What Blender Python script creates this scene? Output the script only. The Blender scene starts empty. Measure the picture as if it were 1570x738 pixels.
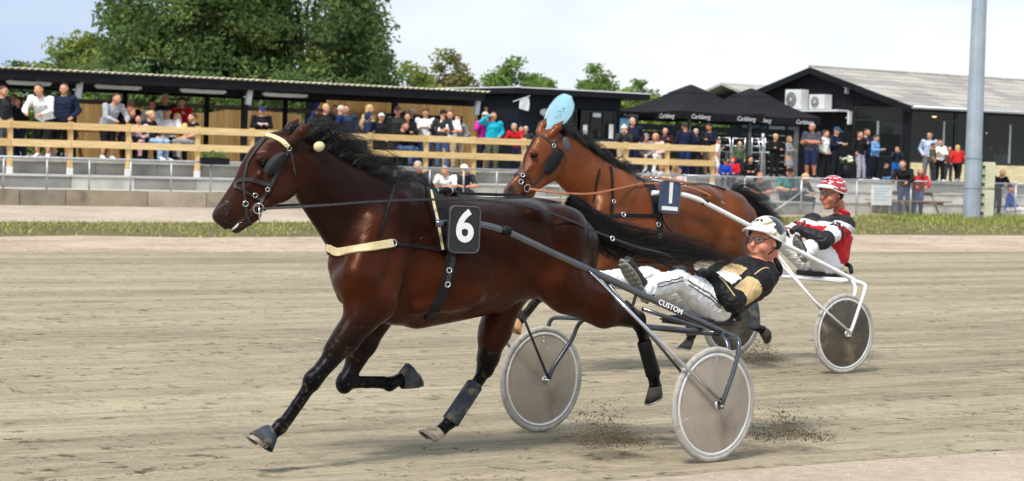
import bpy, bmesh, math, random
import numpy as np
from mathutils import Vector, Matrix, Euler
from mathutils.bvhtree import BVHTree
random.seed(7); RNG = np.random.default_rng(7)
SC = bpy.context.scene
COL = SC.collection

# ------------------------------------------------------------------ camera
FPX, CX, CY, W_IMG = 3200.0, 785.0, 369.0, 1570.0
PITCH, ROLL = math.atan(127 / 3200), math.radians(1.72)
EYE = np.array([0.0, 0.0, 1.85])
cam = bpy.data.cameras.new('camera')
cam_o = bpy.data.objects.new('camera', cam); COL.objects.link(cam_o)
cam.sensor_width = 36.0
cam.lens = 36.0 * FPX / W_IMG
cam.clip_end = 3000.0
cam.dof.use_dof = True
cam.dof.focus_distance = 13.2
cam.dof.aperture_fstop = 5.0
cam_o.matrix_world = (Matrix.Translation(Vector(EYE)) @ Matrix.Rotation(math.pi / 2 - PITCH, 4, 'X')
                      @ Matrix.Rotation(ROLL, 4, 'Z'))
SC.camera = cam_o

# ------------------------------------------------------------------ sky, sun, exposure
SUN_EL, SUN_AZ = 52.0, 205.0      # hazy sun, high and behind the camera, a little to the left
world = bpy.data.worlds.new('World'); SC.world = world; world.use_nodes = True
wn, wl = world.node_tree.nodes, world.node_tree.links
wn.clear()
w_out = wn.new('ShaderNodeOutputWorld'); w_bg = wn.new('ShaderNodeBackground')
w_sky = wn.new('ShaderNodeTexSky'); w_sky.sky_type = 'NISHITA'; w_sky.sun_disc = False
w_sky.sun_elevation = math.radians(SUN_EL); w_sky.sun_rotation = math.radians(SUN_AZ)
w_sky.dust_density = 2.0
w_tc = wn.new('ShaderNodeTexCoord'); w_map = wn.new('ShaderNodeMapping')
w_map.inputs['Scale'].default_value = (1.0, 1.0, 2.6); w_map.inputs['Location'].default_value = (-0.09, -1.5, 1.32)
w_noise = wn.new('ShaderNodeTexNoise'); w_noise.inputs['Scale'].default_value = 2.4
w_noise.inputs['Detail'].default_value = 5.0; w_noise.inputs['Roughness'].default_value = 0.5
w_ramp = wn.new('ShaderNodeValToRGB')
w_ramp.color_ramp.elements[0].position = 0.38; w_ramp.color_ramp.elements[0].color = (4.6, 5.8, 7.9, 1)
w_ramp.color_ramp.elements[1].position = 0.60; w_ramp.color_ramp.elements[1].color = (8.6, 8.9, 9.0, 1)
w_mix = wn.new('ShaderNodeMix'); w_mix.data_type = 'RGBA'
w_mix.inputs['Factor'].default_value = 0.86                 # broken bright cloud over the clear sky
wl.new(w_tc.outputs['Generated'], w_map.inputs['Vector']); wl.new(w_map.outputs[0], w_noise.inputs['Vector'])
wl.new(w_noise.outputs['Fac'], w_ramp.inputs['Fac']); wl.new(w_ramp.outputs['Color'], w_mix.inputs['B'])
wl.new(w_sky.outputs[0], w_mix.inputs['A']); wl.new(w_mix.outputs['Result'], w_bg.inputs['Color'])
w_bg.inputs['Strength'].default_value = 0.095
wl.new(w_bg.outputs[0], w_out.inputs['Surface'])
sun = bpy.data.lights.new('sun', 'SUN'); sun.energy = 2.9; sun.angle = math.radians(11); sun.color = (1.0, 0.95, 0.87)
sun_o = bpy.data.objects.new('sun', sun); COL.objects.link(sun_o)
_az = math.radians(SUN_AZ); _el = math.radians(SUN_EL)
sun_dir = Vector((math.sin(_az) * math.cos(_el), math.cos(_az) * math.cos(_el), math.sin(_el)))
sun_o.rotation_euler = sun_dir.to_track_quat('Z', 'Y').to_euler()
sun_o.location = (0, -20, 40)
SC.view_settings.view_transform = 'Standard'; SC.view_settings.look = 'None'
SC.view_settings.exposure = 0.42; SC.view_settings.gamma = 1.0
SC.view_settings.use_curve_mapping = False
SC.render.film_transparent = False

# ------------------------------------------------------------------ frames: the track runs along T, N points away from us across it
TA = math.radians(34.0)
TV = np.array([math.cos(TA), math.sin(TA), 0.0]); NV = np.array([-math.sin(TA), math.cos(TA), 0.0])
def ray(x, y):
    u = (x - CX) / FPX; v = -(y - CY) / FPX
    c, s = math.cos(ROLL), math.sin(ROLL)
    u, v = c * u - s * v, s * u + c * v
    return np.array([u, math.cos(PITCH) + v * math.sin(PITCH), -math.sin(PITCH) + v * math.cos(PITCH)])
def at(x, y, b):                       # point of the sight line on the upright plane at b metres across the track
    d = ray(x, y); return EYE + d * (b / (d @ NV))
def az(x, y, b):                       # the same as (metres along the track, height)
    p = at(x, y, b); return float(p @ TV), float(p[2])
def gz(x, y, z):                       # (along, across) where the sight line meets height z
    d = ray(x, y); p = EYE + d * ((z - EYE[2]) / d[2]); return float(p @ TV), float(p @ NV)
def wp(a, b, z=0.0): return Vector(TV * a + NV * b) + Vector((0, 0, z))

# ------------------------------------------------------------------ materials
MATS = {}
def srgb(r, g, b):
    f = lambda c: (c / 255 / 12.92) if c <= 10.3 else ((c / 255 + 0.055) / 1.055) ** 2.4
    return (f(r), f(g), f(b))
def mat(name, col, rough=0.6, metal=0.0, var=0.12, scale=6.0, bump=0.0, bscale=40.0, coat=0.0, sheen=0.0, stretch=None, spec=0.5, dirt=None, alpha=1.0, trans=0.0):
    if name in MATS: return MATS[name]
    m = bpy.data.materials.new(name); m.use_nodes = True
    n, l = m.node_tree.nodes, m.node_tree.links
    p = n['Principled BSDF']
    p.inputs['Roughness'].default_value = rough; p.inputs['Metallic'].default_value = metal
    p.inputs['Specular IOR Level'].default_value = spec
    p.inputs['Coat Weight'].default_value = coat; p.inputs['Coat Roughness'].default_value = 0.12
    p.inputs['Sheen Weight'].default_value = sheen
    p.inputs['Alpha'].default_value = alpha; p.inputs['Transmission Weight'].default_value = trans
    tc = n.new('ShaderNodeTexCoord'); mp = n.new('ShaderNodeMapping')
    l.new(tc.outputs['Object'], mp.inputs['Vector'])
    if stretch: mp.inputs['Scale'].default_value = stretch
    nz = n.new('ShaderNodeTexNoise'); nz.inputs['Scale'].default_value = scale; nz.inputs['Detail'].default_value = 5
    l.new(mp.outputs[0], nz.inputs['Vector'])
    mx = n.new('ShaderNodeMix'); mx.data_type = 'RGBA'
    lo = tuple(c * (1 - var) for c in col) + (1,); hi = tuple(min(1, c * (1 + var)) for c in col) + (1,)
    mx.inputs['A'].default_value = lo; mx.inputs['B'].default_value = hi
    rg = n.new('ShaderNodeMapRange'); rg.inputs['From Min'].default_value = 0.3; rg.inputs['From Max'].default_value = 0.7
    l.new(nz.outputs['Fac'], rg.inputs['Value']); l.new(rg.outputs[0], mx.inputs['Factor'])
    out = mx.outputs['Result']
    if dirt:
        dn = n.new('ShaderNodeTexNoise'); dn.inputs['Scale'].default_value = dirt[1]; dn.inputs['Detail'].default_value = 6
        l.new(mp.outputs[0], dn.inputs['Vector'])
        dr = n.new('ShaderNodeMapRange'); dr.inputs['From Min'].default_value = dirt[2]; dr.inputs['From Max'].default_value = dirt[2] + 0.18
        l.new(dn.outputs['Fac'], dr.inputs['Value'])
        dm = n.new('ShaderNodeMix'); dm.data_type = 'RGBA'; dm.inputs['B'].default_value = dirt[0] + (1,)
        l.new(dr.outputs[0], dm.inputs['Factor']); l.new(out, dm.inputs['A']); out = dm.outputs['Result']
    l.new(out, p.inputs['Base Color'])
    if bump:
        bn = n.new('ShaderNodeTexNoise'); bn.inputs['Scale'].default_value = bscale; bn.inputs['Detail'].default_value = 4
        l.new(mp.outputs[0], bn.inputs['Vector'])
        bp = n.new('ShaderNodeBump'); bp.inputs['Strength'].default_value = bump; bp.inputs['Distance'].default_value = 0.02
        l.new(bn.outputs['Fac'], bp.inputs['Height']); l.new(bp.outputs[0], p.inputs['Normal'])
    MATS[name] = m
    return m
_cloth = {}
def cloth(rgb):
    if rgb not in _cloth:
        _cloth[rgb] = mat('cloth_%d_%d_%d' % rgb, srgb(*rgb), rough=0.85, var=0.16, scale=14, bump=0.25, bscale=9, spec=0.25)
    return _cloth[rgb]
def skin_mat(k=0):
    return mat('skin_%d' % k, [srgb(206, 150, 120), srgb(188, 122, 92), srgb(120, 82, 60)][k], rough=0.5, var=0.12, scale=30)

# ------------------------------------------------------------------ mesh builder
class MB:
    def __init__(s): s.v = []; s.f = []; s.m = []; s.sm = []
    def add(s, v, f, mi=0, smooth=False):
        k = len(s.v); s.v += [tuple(p) for p in v]; s.f += [tuple(i + k for i in q) for q in f]
        s.m += [mi] * len(f); s.sm += [smooth] * len(f)
    def box(s, lo, hi, mi=0, M=None):
        x0, y0, z0 = lo; x1, y1, z1 = hi
        v = [Vector(p) for p in ((x0, y0, z0), (x1, y0, z0), (x1, y1, z0), (x0, y1, z0), (x0, y0, z1), (x1, y0, z1), (x1, y1, z1), (x0, y1, z1))]
        if M: v = [M @ p for p in v]
        s.add(v, [(3, 2, 1, 0), (4, 5, 6, 7), (0, 1, 5, 4), (1, 2, 6, 5), (2, 3, 7, 6), (3, 0, 4, 7)], mi)
        return s
    def bbox(s, lo, hi, bev=0.01, mi=0):           # box with chamfered long edges
        bm = bmesh.new(); bmesh.ops.create_cube(bm, size=1)
        c = [(a + b) / 2 for a, b in zip(lo, hi)]; d = [abs(b - a) for a, b in zip(lo, hi)]
        for v in bm.verts: v.co = Vector((v.co.x * d[0] + c[0], v.co.y * d[1] + c[1], v.co.z * d[2] + c[2]))
        bmesh.ops.bevel(bm, geom=bm.edges[:], offset=bev, segments=2, affect='EDGES')
        s.add([v.co.copy() for v in bm.verts], [[v.index for v in f.verts] for f in bm.faces] if bm.verts.index_update() is None else [], mi)
        bm.free(); return s
    def prism(s, poly, axis, lo, hi, mi=0):          # polygon in the plane across `axis`
        n = len(poly)
        def mk(p, h):
            q = [0, 0, 0]; o = [i for i in range(3) if i != axis]; q[o[0]], q[o[1]], q[axis] = p[0], p[1], h; return tuple(q)
        v = [mk(p, lo) for p in poly] + [mk(p, hi) for p in poly]
        s.add(v, [tuple(range(n))[::-1], tuple(range(n, 2 * n))] + [(i, (i + 1) % n, n + (i + 1) % n, n + i) for i in range(n)], mi)
        return s
    def tube(s, pts, r, n=8, mi=0, cap=True, smooth=True, up=None, flat=1.0):
        P = [Vector(p) for p in pts]; R = r if isinstance(r, (list, tuple)) else [r] * len(P)
        tang = [(P[min(i + 1, len(P) - 1)] - P[max(i - 1, 0)]).normalized() for i in range(len(P))]
        u = Vector(up) if up else (Vector((0, 0, 1)) if abs(tang[0].z) < 0.9 else Vector((1, 0, 0)))
        v = []
        for i, p in enumerate(P):
            t = tang[i]; a = (u - t * u.dot(t)); a = a.normalized() if a.length > 1e-6 else t.orthogonal().normalized()
            b = t.cross(a); u = a if up is None else u
            for j in range(n):
                w = 2 * math.pi * j / n
                v.append(p + (a * math.cos(w) * flat + b * math.sin(w)) * R[i])
        f = []
        for i in range(len(P) - 1):
            for j in range(n): f.append((i * n + j, i * n + (j + 1) % n, (i + 1) * n + (j + 1) % n, (i + 1) * n + j))
        s.add(v, f, mi, smooth)
        if cap:
            k = len(s.v) - len(v); e = (len(P) - 1) * n
            s.f += [tuple(k + j for j in range(n))[::-1], tuple(k + e + j for j in range(n))]; s.m += [mi, mi]; s.sm += [False, False]
        return s
    def strap(s, pts, nor, w, t=0.004, mi=0, closed=False):   # flat band lying on a surface
        P = [Vector(p) for p in pts]; n = len(P); v = []
        for i in range(n):
            if closed: tg = P[(i + 1) % n] - P[(i - 1) % n]
            else: tg = P[min(i + 1, n - 1)] - P[max(i - 1, 0)]
            tg.normalize(); nn = Vector(nor[i]); nn = (nn - tg * nn.dot(tg)).normalized(); sd = tg.cross(nn)
            for a, b in ((-.5, 0), (.5, 0), (.42, 1), (-.42, 1)): v.append(P[i] + sd * (a * w) + nn * (b * t))
        f = []
        for i in range(n if closed else n - 1):
            k = (i + 1) % n
            for j in range(4): f.append((i * 4 + j, i * 4 + (j + 1) % 4, k * 4 + (j + 1) % 4, k * 4 + j))
        if not closed: f += [(3, 2, 1, 0), tuple((n - 1) * 4 + j for j in range(4))]
        s.add(v, f, mi); return s
    def lathe(s, prof, n=24, mi=0, M=None, smooth=True, closed=False):       # (r, z) profile about local z
        v = []
        for r, z in prof:
            for j in range(n):
                w = 2 * math.pi * j / n; p = Vector((r * math.cos(w), r * math.sin(w), z)); v.append(M @ p if M else p)
        f = []; m = len(prof)
        for i in range(m if closed else m - 1):
            k = (i + 1) % m
            for j in range(n): f.append((i * n + j, i * n + (j + 1) % n, k * n + (j + 1) % n, k * n + j))
        s.add(v, f, mi, smooth)
        return s
    def ell(s, c, r, n=12, m=8, mi=0, M=None):
        v = []; f = []
        for i in range(m + 1):
            th = math.pi * i / m
            for j in range(n):
                ph = 2 * math.pi * j / n
                p = Vector((r[0] * math.sin(th) * math.cos(ph), r[1] * math.sin(th) * math.sin(ph), r[2] * math.cos(th)))
                if M: p = M @ p
                v.append(p + Vector(c))
        for i in range(m):
            for j in range(n): f.append((i * n + j, (i + 1) * n + j, (i + 1) * n + (j + 1) % n, i * n + (j + 1) % n))
        s.add(v, f, mi, True); return s
    def mesh(s, name, mats):
        me = bpy.data.meshes.new(name); me.from_pydata(s.v, [], s.f)
        for m in (mats if isinstance(mats, (list, tuple)) else [mats]): me.materials.append(m)
        me.polygons.foreach_set('material_index', s.m); me.polygons.foreach_set('use_smooth', s.sm); me.update()
        return me
    def build(s, name, mats, parent=None): return link(name, s.mesh(name, mats), parent)
def link(name, me, parent=None):
    o = bpy.data.objects.new(name, me); COL.objects.link(o)
    if parent: o.parent = parent
    return o
def tag(o, label=None, cat=None, group=None, kind=None):
    for k, v in (('label', label), ('category', cat), ('group', group), ('kind', kind)):
        if v: o[k] = v
    return o
def place(o, a, b, z=0.0, rz=0.0):       # stand a thing in the track frame: local x along the track, local y away
    o.location = wp(a, b, z); o.rotation_euler = (0, 0, TA + rz); return o
def thing(name, label, cat, a=0, b=0, z=0, rz=0, group=None):
    o = bpy.data.objects.new(name, None); COL.objects.link(o); o.empty_display_size = 0.2
    place(o, a, b, z, rz); return tag(o, label, cat, group)

# ------------------------------------------------------------------ blended solid modelling (for bodies): smooth union of tapered limbs, then a surface net
class Solid:
    def __init__(s, h): s.h = h; s.p = []
    def _add(s, fn, lo, hi, tagv, k, neg): s.p.append((fn, np.array(lo, float), np.array(hi, float), tagv, k, neg))
    def cap(s, a, b, r1, r2, tagv=0, k=0.03, neg=False):
        a = np.array(a, np.float32); b = np.array(b, np.float32); ab = b - a; L = float(ab @ ab) + 1e-12
        def fn(x, y, z):
            px, py, pz = x - a[0], y - a[1], z - a[2]
            t = np.clip((px * ab[0] + py * ab[1] + pz * ab[2]) / L, 0, 1)
            return np.sqrt((px - t * ab[0]) ** 2 + (py - t * ab[1]) ** 2 + (pz - t * ab[2]) ** 2) - (r1 + (r2 - r1) * t)
        m = max(r1, r2); s._add(fn, np.minimum(a, b) - m, np.maximum(a, b) + m, tagv, k, neg); return s
    def chain(s, pts, rs, tagv=0, k=0.03):
        for i in range(len(pts) - 1): s.cap(pts[i], pts[i + 1], rs[i], rs[i + 1], tagv[i] if isinstance(tagv, list) else tagv, k)
        return s
    def ell(s, c, r, tagv=0, k=0.03, R=None, neg=False):
        c = np.array(c, np.float32); r = np.array(r, np.float32); Rm = np.array(R, np.float32) if R is not None else np.eye(3, dtype=np.float32)
        def fn(x, y, z):
            px, py, pz = x - c[0], y - c[1], z - c[2]
            q = [Rm[i, 0] * px + Rm[i, 1] * py + Rm[i, 2] * pz for i in range(3)]
            k0 = np.sqrt(sum((q[i] / r[i]) ** 2 for i in range(3))); k1 = np.sqrt(sum((q[i] / r[i] ** 2) ** 2 for i in range(3))) + 1e-6
            return k0 * (k0 - 1) / k1
        m = r.max(); s._add(fn, c - m, c + m, tagv, k, neg); return s
    def loft(s, P0, P1, up, st, tagv=0, k=0.03):     # st: (t metres, up offset, up radius, side radius)
        P0 = np.array(P0, np.float32); ax = np.array(P1, np.float32) - P0; L = np.linalg.norm(ax); ax /= L
        up = np.array(up, np.float32); up = up - ax * (up @ ax); up /= np.linalg.norm(up); sd = np.cross(ax, up)
        st = np.array(sorted(st), np.float64); tt = np.linspace(st[0, 0], st[-1, 0], 160)
        def smooth(c):
            y = np.interp(tt, st[:, 0], st[:, c]); kk = np.hanning(15); kk /= kk.sum()
            return np.convolve(np.pad(y, 7, 'edge'), kk, 'valid')
        of, ra, rb = smooth(1), np.maximum(smooth(2), 0.004), np.maximum(smooth(3), 0.004)
        t0, t1 = tt[0], tt[-1]
        def fn(x, y, z):
            px, py, pz = x - P0[0], y - P0[1], z - P0[2]
            t = px * ax[0] + py * ax[1] + pz * ax[2]; u = px * up[0] + py * up[1] + pz * up[2]; w = px * sd[0] + py * sd[1] + pz * sd[2]
            tc = np.clip(t, t0, t1); a = np.interp(tc, tt, ra); b = np.interp(tc, tt, rb); v = u - np.interp(tc, tt, of)
            k0 = np.sqrt((v / a) ** 2 + (w / b) ** 2); k1 = np.sqrt((v / a ** 2) ** 2 + (w / b ** 2) ** 2) + 1e-6
            d2 = np.where(k0 < 1e-4, -np.minimum(a, b), k0 * (k0 - 1) / k1)
            return np.where(t == tc, d2, np.sqrt(np.maximum(d2, 0) ** 2 + (t - tc) ** 2)).astype(np.float32)
        cc = P0[None] + ax[None] * tt[:, None] + up[None] * of[:, None]; m = np.maximum(ra, rb)[:, None]
        s._add(fn, (cc - m).min(0), (cc + m).max(0), tagv, k, False); return s
    def surface(s, smooth_it=2):
        h = s.h; pos = [p for p in s.p if not p[5]]
        lo = np.min([p[1] for p in pos], 0) - 3 * h; hi = np.max([p[2] for p in pos], 0) + 3 * h
        n = np.ceil((hi - lo) / h).astype(int) + 1
        F = np.full(n, 0.5, np.float32); ax = [(lo[i] + h * np.arange(n[i])).astype(np.float32) for i in range(3)]
        for fn, l, u, tg, k, neg in s.p:
            m = k + 2.5 * h
            i0 = np.maximum(np.floor((l - m - lo) / h).astype(int), 0); i1 = np.minimum(np.ceil((u + m - lo) / h).astype(int) + 1, n)
            if (i1 <= i0).any(): continue
            sl = tuple(slice(i0[i], i1[i]) for i in range(3))
            d = fn(ax[0][sl[0]][:, None, None], ax[1][sl[1]][None, :, None], ax[2][sl[2]][None, None, :]).astype(np.float32)
            f = F[sl]
            if neg: d = -d; hh = np.maximum(k - np.abs(f - d), 0) / k; F[sl] = np.maximum(f, d) + hh * hh * k * 0.25
            else: hh = np.maximum(k - np.abs(f - d), 0) / k; F[sl] = np.minimum(f, d) - hh * hh * k * 0.25
        S = F < 0
        c = [S[i:n[0] - 1 + i, j:n[1] - 1 + j, q:n[2] - 1 + q] for i in (0, 1) for j in (0, 1) for q in (0, 1)]
        cnt = sum(x.astype(np.uint8) for x in c); act = (cnt > 0) & (cnt < 8)
        idx = np.full(act.shape, -1, np.int64); I = np.argwhere(act); idx[act] = np.arange(len(I))
        acc = np.zeros((len(I), 3)); num = np.zeros(len(I))
        co = [(i, j, q) for i in (0, 1) for j in (0, 1) for q in (0, 1)]
        for A in range(8):
            for B in range(A + 1, 8):
                if sum(abs(x - y) for x, y in zip(co[A], co[B])) != 1: continue
                fa = F[I[:, 0] + co[A][0], I[:, 1] + co[A][1], I[:, 2] + co[A][2]]; fb = F[I[:, 0] + co[B][0], I[:, 1] + co[B][1], I[:, 2] + co[B][2]]
                x = (fa < 0) != (fb < 0); t = np.where(x, fa / np.where(x, fa - fb, 1), 0)
                acc += np.where(x[:, None], np.array(co[A])[None] + t[:, None] * (np.array(co[B]) - np.array(co[A]))[None], 0); num += x
        V = lo + h * (I + acc / num[:, None])
        Q = []
        for d in range(3):
            e1, e2 = [(1, 2), (2, 0), (0, 1)][d]
            sa = [slice(1, -1)] * 3; sa[d] = slice(0, -1); sb = list(sa); sb[d] = slice(1, None)
            a_, b_ = S[tuple(sa)], S[tuple(sb)]
            X = np.argwhere(a_ != b_); base = X.copy()
            for o in range(3):
                if o != d: base[:, o] += 1
            fl = a_[tuple(X.T)]
            def cell(o1, o2):
                y = base.copy(); y[:, e1] -= o1; y[:, e2] -= o2; return idx[tuple(y.T)]
            q = np.stack([cell(1, 1), cell(0, 1), cell(0, 0), cell(1, 0)], 1)
            q[~fl] = q[~fl][:, ::-1]; Q.append(q)
        Q = np.concatenate(Q); Q = Q[(Q >= 0).all(1)]
        E = np.concatenate([Q[:, [0, 1]], Q[:, [1, 2]], Q[:, [2, 3]], Q[:, [3, 0]]])
        for _ in range(smooth_it):
            sm = np.zeros_like(V); ct = np.zeros(len(V))
            for a_, b_ in ((0, 1), (1, 0)):
                for ch in range(3): sm[:, ch] += np.bincount(E[:, a_], V[E[:, b_], ch], len(V))
                ct += np.bincount(E[:, a_], minlength=len(V))
            V = V * 0.45 + sm / np.maximum(ct, 1)[:, None] * 0.55
        s.V, s.Q = V, Q
        return V, Q
    def weights(s, sigma):
        V = s.V.astype(np.float32); P = [p for p in s.p if p[3] is not None]
        D = [np.abs(p[0](V[:, 0], V[:, 1], V[:, 2])) for p in P]; m = np.min(D, 0)
        for p, x in zip(P, D): yield p[3], np.exp(-np.clip(x - m, 0, 1) / sigma)
    def color_mesh(s, name, material, sigma=0.03, fix=None):     # tags are colours, blended over the surface
        acc = np.zeros((len(s.V), 3)); tot = np.zeros(len(s.V))
        for c, w in s.weights(sigma): acc += w[:, None] * np.array(c)[None]; tot += w
        C = acc / tot[:, None]
        if fix: C = fix(s.V, C)
        me = bpy.data.meshes.new(name); me.from_pydata(s.V.tolist(), [], s.Q.tolist())
        ca = me.color_attributes.new('coat', 'FLOAT_COLOR', 'POINT')
        ca.data.foreach_set('color', np.concatenate([C, np.ones((len(C), 1))], 1).astype(np.float32).ravel())
        me.polygons.foreach_set('use_smooth', [True] * len(me.polygons)); me.materials.append(material); me.update()
        return me
    def mat_mesh(s, name, mats, sigma=0.01, fix=None):           # tags are material slots
        k = len(mats); W = np.zeros((len(s.V), k))
        for t, w in s.weights(sigma): W[:, t] = np.maximum(W[:, t], w)
        lab = W.argmax(1)
        if fix: lab = fix(s.V, lab)
        fl = np.array([np.bincount(lab[q], minlength=k).argmax() for q in s.Q])
        me = bpy.data.meshes.new(name); me.from_pydata(s.V.tolist(), [], s.Q.tolist())
        for m in mats: me.materials.append(m)
        me.polygons.foreach_set('material_index', fl.tolist()); me.polygons.foreach_set('use_smooth', [True] * len(fl)); me.update()
        return me

M_WHITEP = mat('white_print', (.82, .82, .82), rough=.6, var=.06)
def text_mesh(body, size, m, name, parent, M, extrude=.002, shear=0.0, bold=0.0):
    cu = bpy.data.curves.new(name, 'FONT'); cu.body = body; cu.size = size; cu.align_x = 'CENTER'; cu.align_y = 'CENTER'; cu.extrude = extrude; cu.shear = shear; cu.offset = bold
    cu.resolution_u = 4
    tmp = bpy.data.objects.new(name, cu); COL.objects.link(tmp); dg = bpy.context.evaluated_depsgraph_get()
    me = bpy.data.meshes.new_from_object(tmp.evaluated_get(dg)); bpy.data.objects.remove(tmp); bpy.data.curves.remove(cu)
    me.materials.clear(); me.materials.append(m); me.transform(M); me.update()
    return link(name, me, parent)

def densify(pts, step=0.02):
    out = []
    for i in range(len(pts) - 1):
        a, b = Vector(pts[i]), Vector(pts[i + 1]); n = max(1, int((b - a).length / step))
        out += [a.lerp(b, j / n) for j in range(n)]
    return out + [Vector(pts[-1])]
def smooth_line(P, k=2):
    P = [Vector(p) for p in P]
    for _ in range(k): P = [P[0]] + [(P[i - 1] + P[i] * 2 + P[i + 1]) / 4 for i in range(1, len(P) - 1)] + [P[-1]]
    return P
def spline(ctrl, n):
    C = [np.array(c, float) for c in ctrl]; out = []
    for i in range(n):
        t = i / (n - 1) * (len(C) - 1); k = min(int(t), len(C) - 2); u = t - k
        p0, p1, p2, p3 = C[max(k - 1, 0)], C[k], C[k + 1], C[min(k + 2, len(C) - 1)]
        out.append(0.5 * ((2 * p1) + (-p0 + p2) * u + (2 * p0 - 5 * p1 + 4 * p2 - p3) * u * u + (-p0 + 3 * p1 - 3 * p2 + p3) * u ** 3))
    return out
# ------------------------------------------------------------------ ground: track, sand edge, verge, apron, terrace
def ground_mat(name, c_lo, c_hi, streak=(0.25, 1.6), fine=(1.2, 14.0), spots=(0.5, (.10, .085, .06)), bump=.5, grain=60.0):
    m = bpy.data.materials.new(name); m.use_nodes = True; n, l = m.node_tree.nodes, m.node_tree.links; p = n['Principled BSDF']
    p.inputs['Roughness'].default_value = .95; p.inputs['Specular IOR Level'].default_value = .15
    tc = n.new('ShaderNodeTexCoord')
    def noise(sc, scale, det, rough=.55):
        mp = n.new('ShaderNodeMapping'); mp.inputs['Scale'].default_value = (sc[0], sc[1], 1); l.new(tc.outputs['Object'], mp.inputs['Vector'])
        z = n.new('ShaderNodeTexNoise'); z.inputs['Scale'].default_value = scale; z.inputs['Detail'].default_value = det; z.inputs['Roughness'].default_value = rough; l.new(mp.outputs[0], z.inputs['Vector']); return z.outputs['Fac']
    def rng(s, a, b, c=0., d=1.):
        r = n.new('ShaderNodeMapRange'); r.inputs['From Min'].default_value = a; r.inputs['From Max'].default_value = b; r.inputs['To Min'].default_value = c; r.inputs['To Max'].default_value = d; l.new(s, r.inputs['Value']); return r.outputs[0]
    def math_(op, a, b):
        q = n.new('ShaderNodeMath'); q.operation = op
        for i, v in enumerate((a, b)):
            if isinstance(v, float): q.inputs[i].default_value = v
            else: l.new(v, q.inputs[i])
        return q.outputs[0]
    band, fin = noise(streak, 1.0, 4), noise(fine, 1.0, 5, .65); gr = noise((1, 1), grain, 6, .7); cl = noise((5.0, 4.5), 1.0, 5, .72); cl2 = noise((.5, 1.3), 1.0, 4, .6); wide = noise((streak[0] * .5, streak[1] * .28), 1.0, 3)
    f = math_('ADD', math_('MULTIPLY', rng(band, .36, .64), .30), math_('ADD', math_('MULTIPLY', rng(fin, .36, .64), .30), math_('ADD', math_('MULTIPLY', rng(gr, .34, .66), .22), math_('MULTIPLY', rng(wide, .38, .62), .18))))
    mx = n.new('ShaderNodeMix'); mx.data_type = 'RGBA'; mx.inputs['A'].default_value = c_lo + (1,); mx.inputs['B'].default_value = c_hi + (1,); l.new(f, mx.inputs['Factor'])
    d = n.new('ShaderNodeMix'); d.data_type = 'RGBA'; d.inputs['B'].default_value = spots[1] + (1,)
    l.new(math_('MULTIPLY', rng(cl, .55, .63), math_('MULTIPLY', rng(cl2, .36, .60), spots[0])), d.inputs['Factor']); l.new(mx.outputs['Result'], d.inputs['A']); l.new(d.outputs['Result'], p.inputs['Base Color'])
    h = math_('ADD', math_('MULTIPLY', fin, 1.0), math_('ADD', math_('MULTIPLY', gr, .35), math_('MULTIPLY', cl, .8)))
    b = n.new('ShaderNodeBump'); b.inputs['Strength'].default_value = bump; b.inputs['Distance'].default_value = .05; l.new(h, b.inputs['Height']); l.new(b.outputs[0], p.inputs['Normal'])
    return m
def sheet(name, rows, m, kind='structure'):            # rows of (a, b, z) points, lofted
    mb = MB(); n = len(rows[0]); V = [p for r in rows for p in r]
    mb.add(V, [(i * n + j, i * n + j + 1, (i + 1) * n + j + 1, (i + 1) * n + j) for i in range(len(rows) - 1) for j in range(n - 1)], 0, True)
    o = mb.build(name, m); o.rotation_euler = (0, 0, TA); o['kind'] = kind; return o
ZB = [(-500, 0), (33.8, 0.0), (36.8, .09), (40, .25), (45, .45), (60, .45)]
def zt(b): return float(np.interp(b, [p[0] for p in ZB], [p[1] for p in ZB]))
def gt(x, y):                                            # sight line against the sloping verge
    d = ray(x, y); lo, hi = 5.0, 130.0
    for _ in range(50):
        m_ = (lo + hi) / 2; p = EYE + d * m_
        if p[2] > zt(float(p @ NV)): lo = m_
        else: hi = m_
    p = EYE + d * lo; return float(p @ TV), float(p @ NV)
M_TRACK = ground_mat('raked_track_sand', (.140, .115, .076), (.55, .468, .325), streak=(.08, 1.0), fine=(1.1, 7.5), spots=(.95, (.080, .064, .038)), bump=1.0, grain=18.0)
M_SAND = ground_mat('pink_edge_sand', (.27, .205, .145), (.66, .54, .42), streak=(.5, 1.6), fine=(2, 7), spots=(.8, (.17, .135, .08)), bump=.8, grain=12)
M_GRAVEL = ground_mat('pink_gravel', (.33, .262, .195), (.62, .525, .415), streak=(1, 1), fine=(8, 10), spots=(.3, (.28, .22, .19)), bump=.8, grain=30)
M_SOIL = ground_mat('verge_soil', (.10, .085, .04), (.19, .17, .08), streak=(.8, 1.5), fine=(5, 9), bump=.5)
M_FIELD = ground_mat('far_field', (.07, .09, .03), (.13, .15, .06), streak=(.02, .05), fine=(.3, .5))
sheet('ground', [[(-900, -400, -.06), (1500, -400, -.06)], [(-900, 1500, -.06), (1500, 1500, -.06)]], M_FIELD)
tr = [[(a, b, 0) for a in (-120, 0, 30, 60, 260)] for b in (9.62, 20, 33.8)]
tr += [[(a, b, zt(b)) for a in (-120, 0, 30, 60, 260)] for b in (34.5, 36.0)]
sheet('race_track', tr, M_TRACK)
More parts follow.
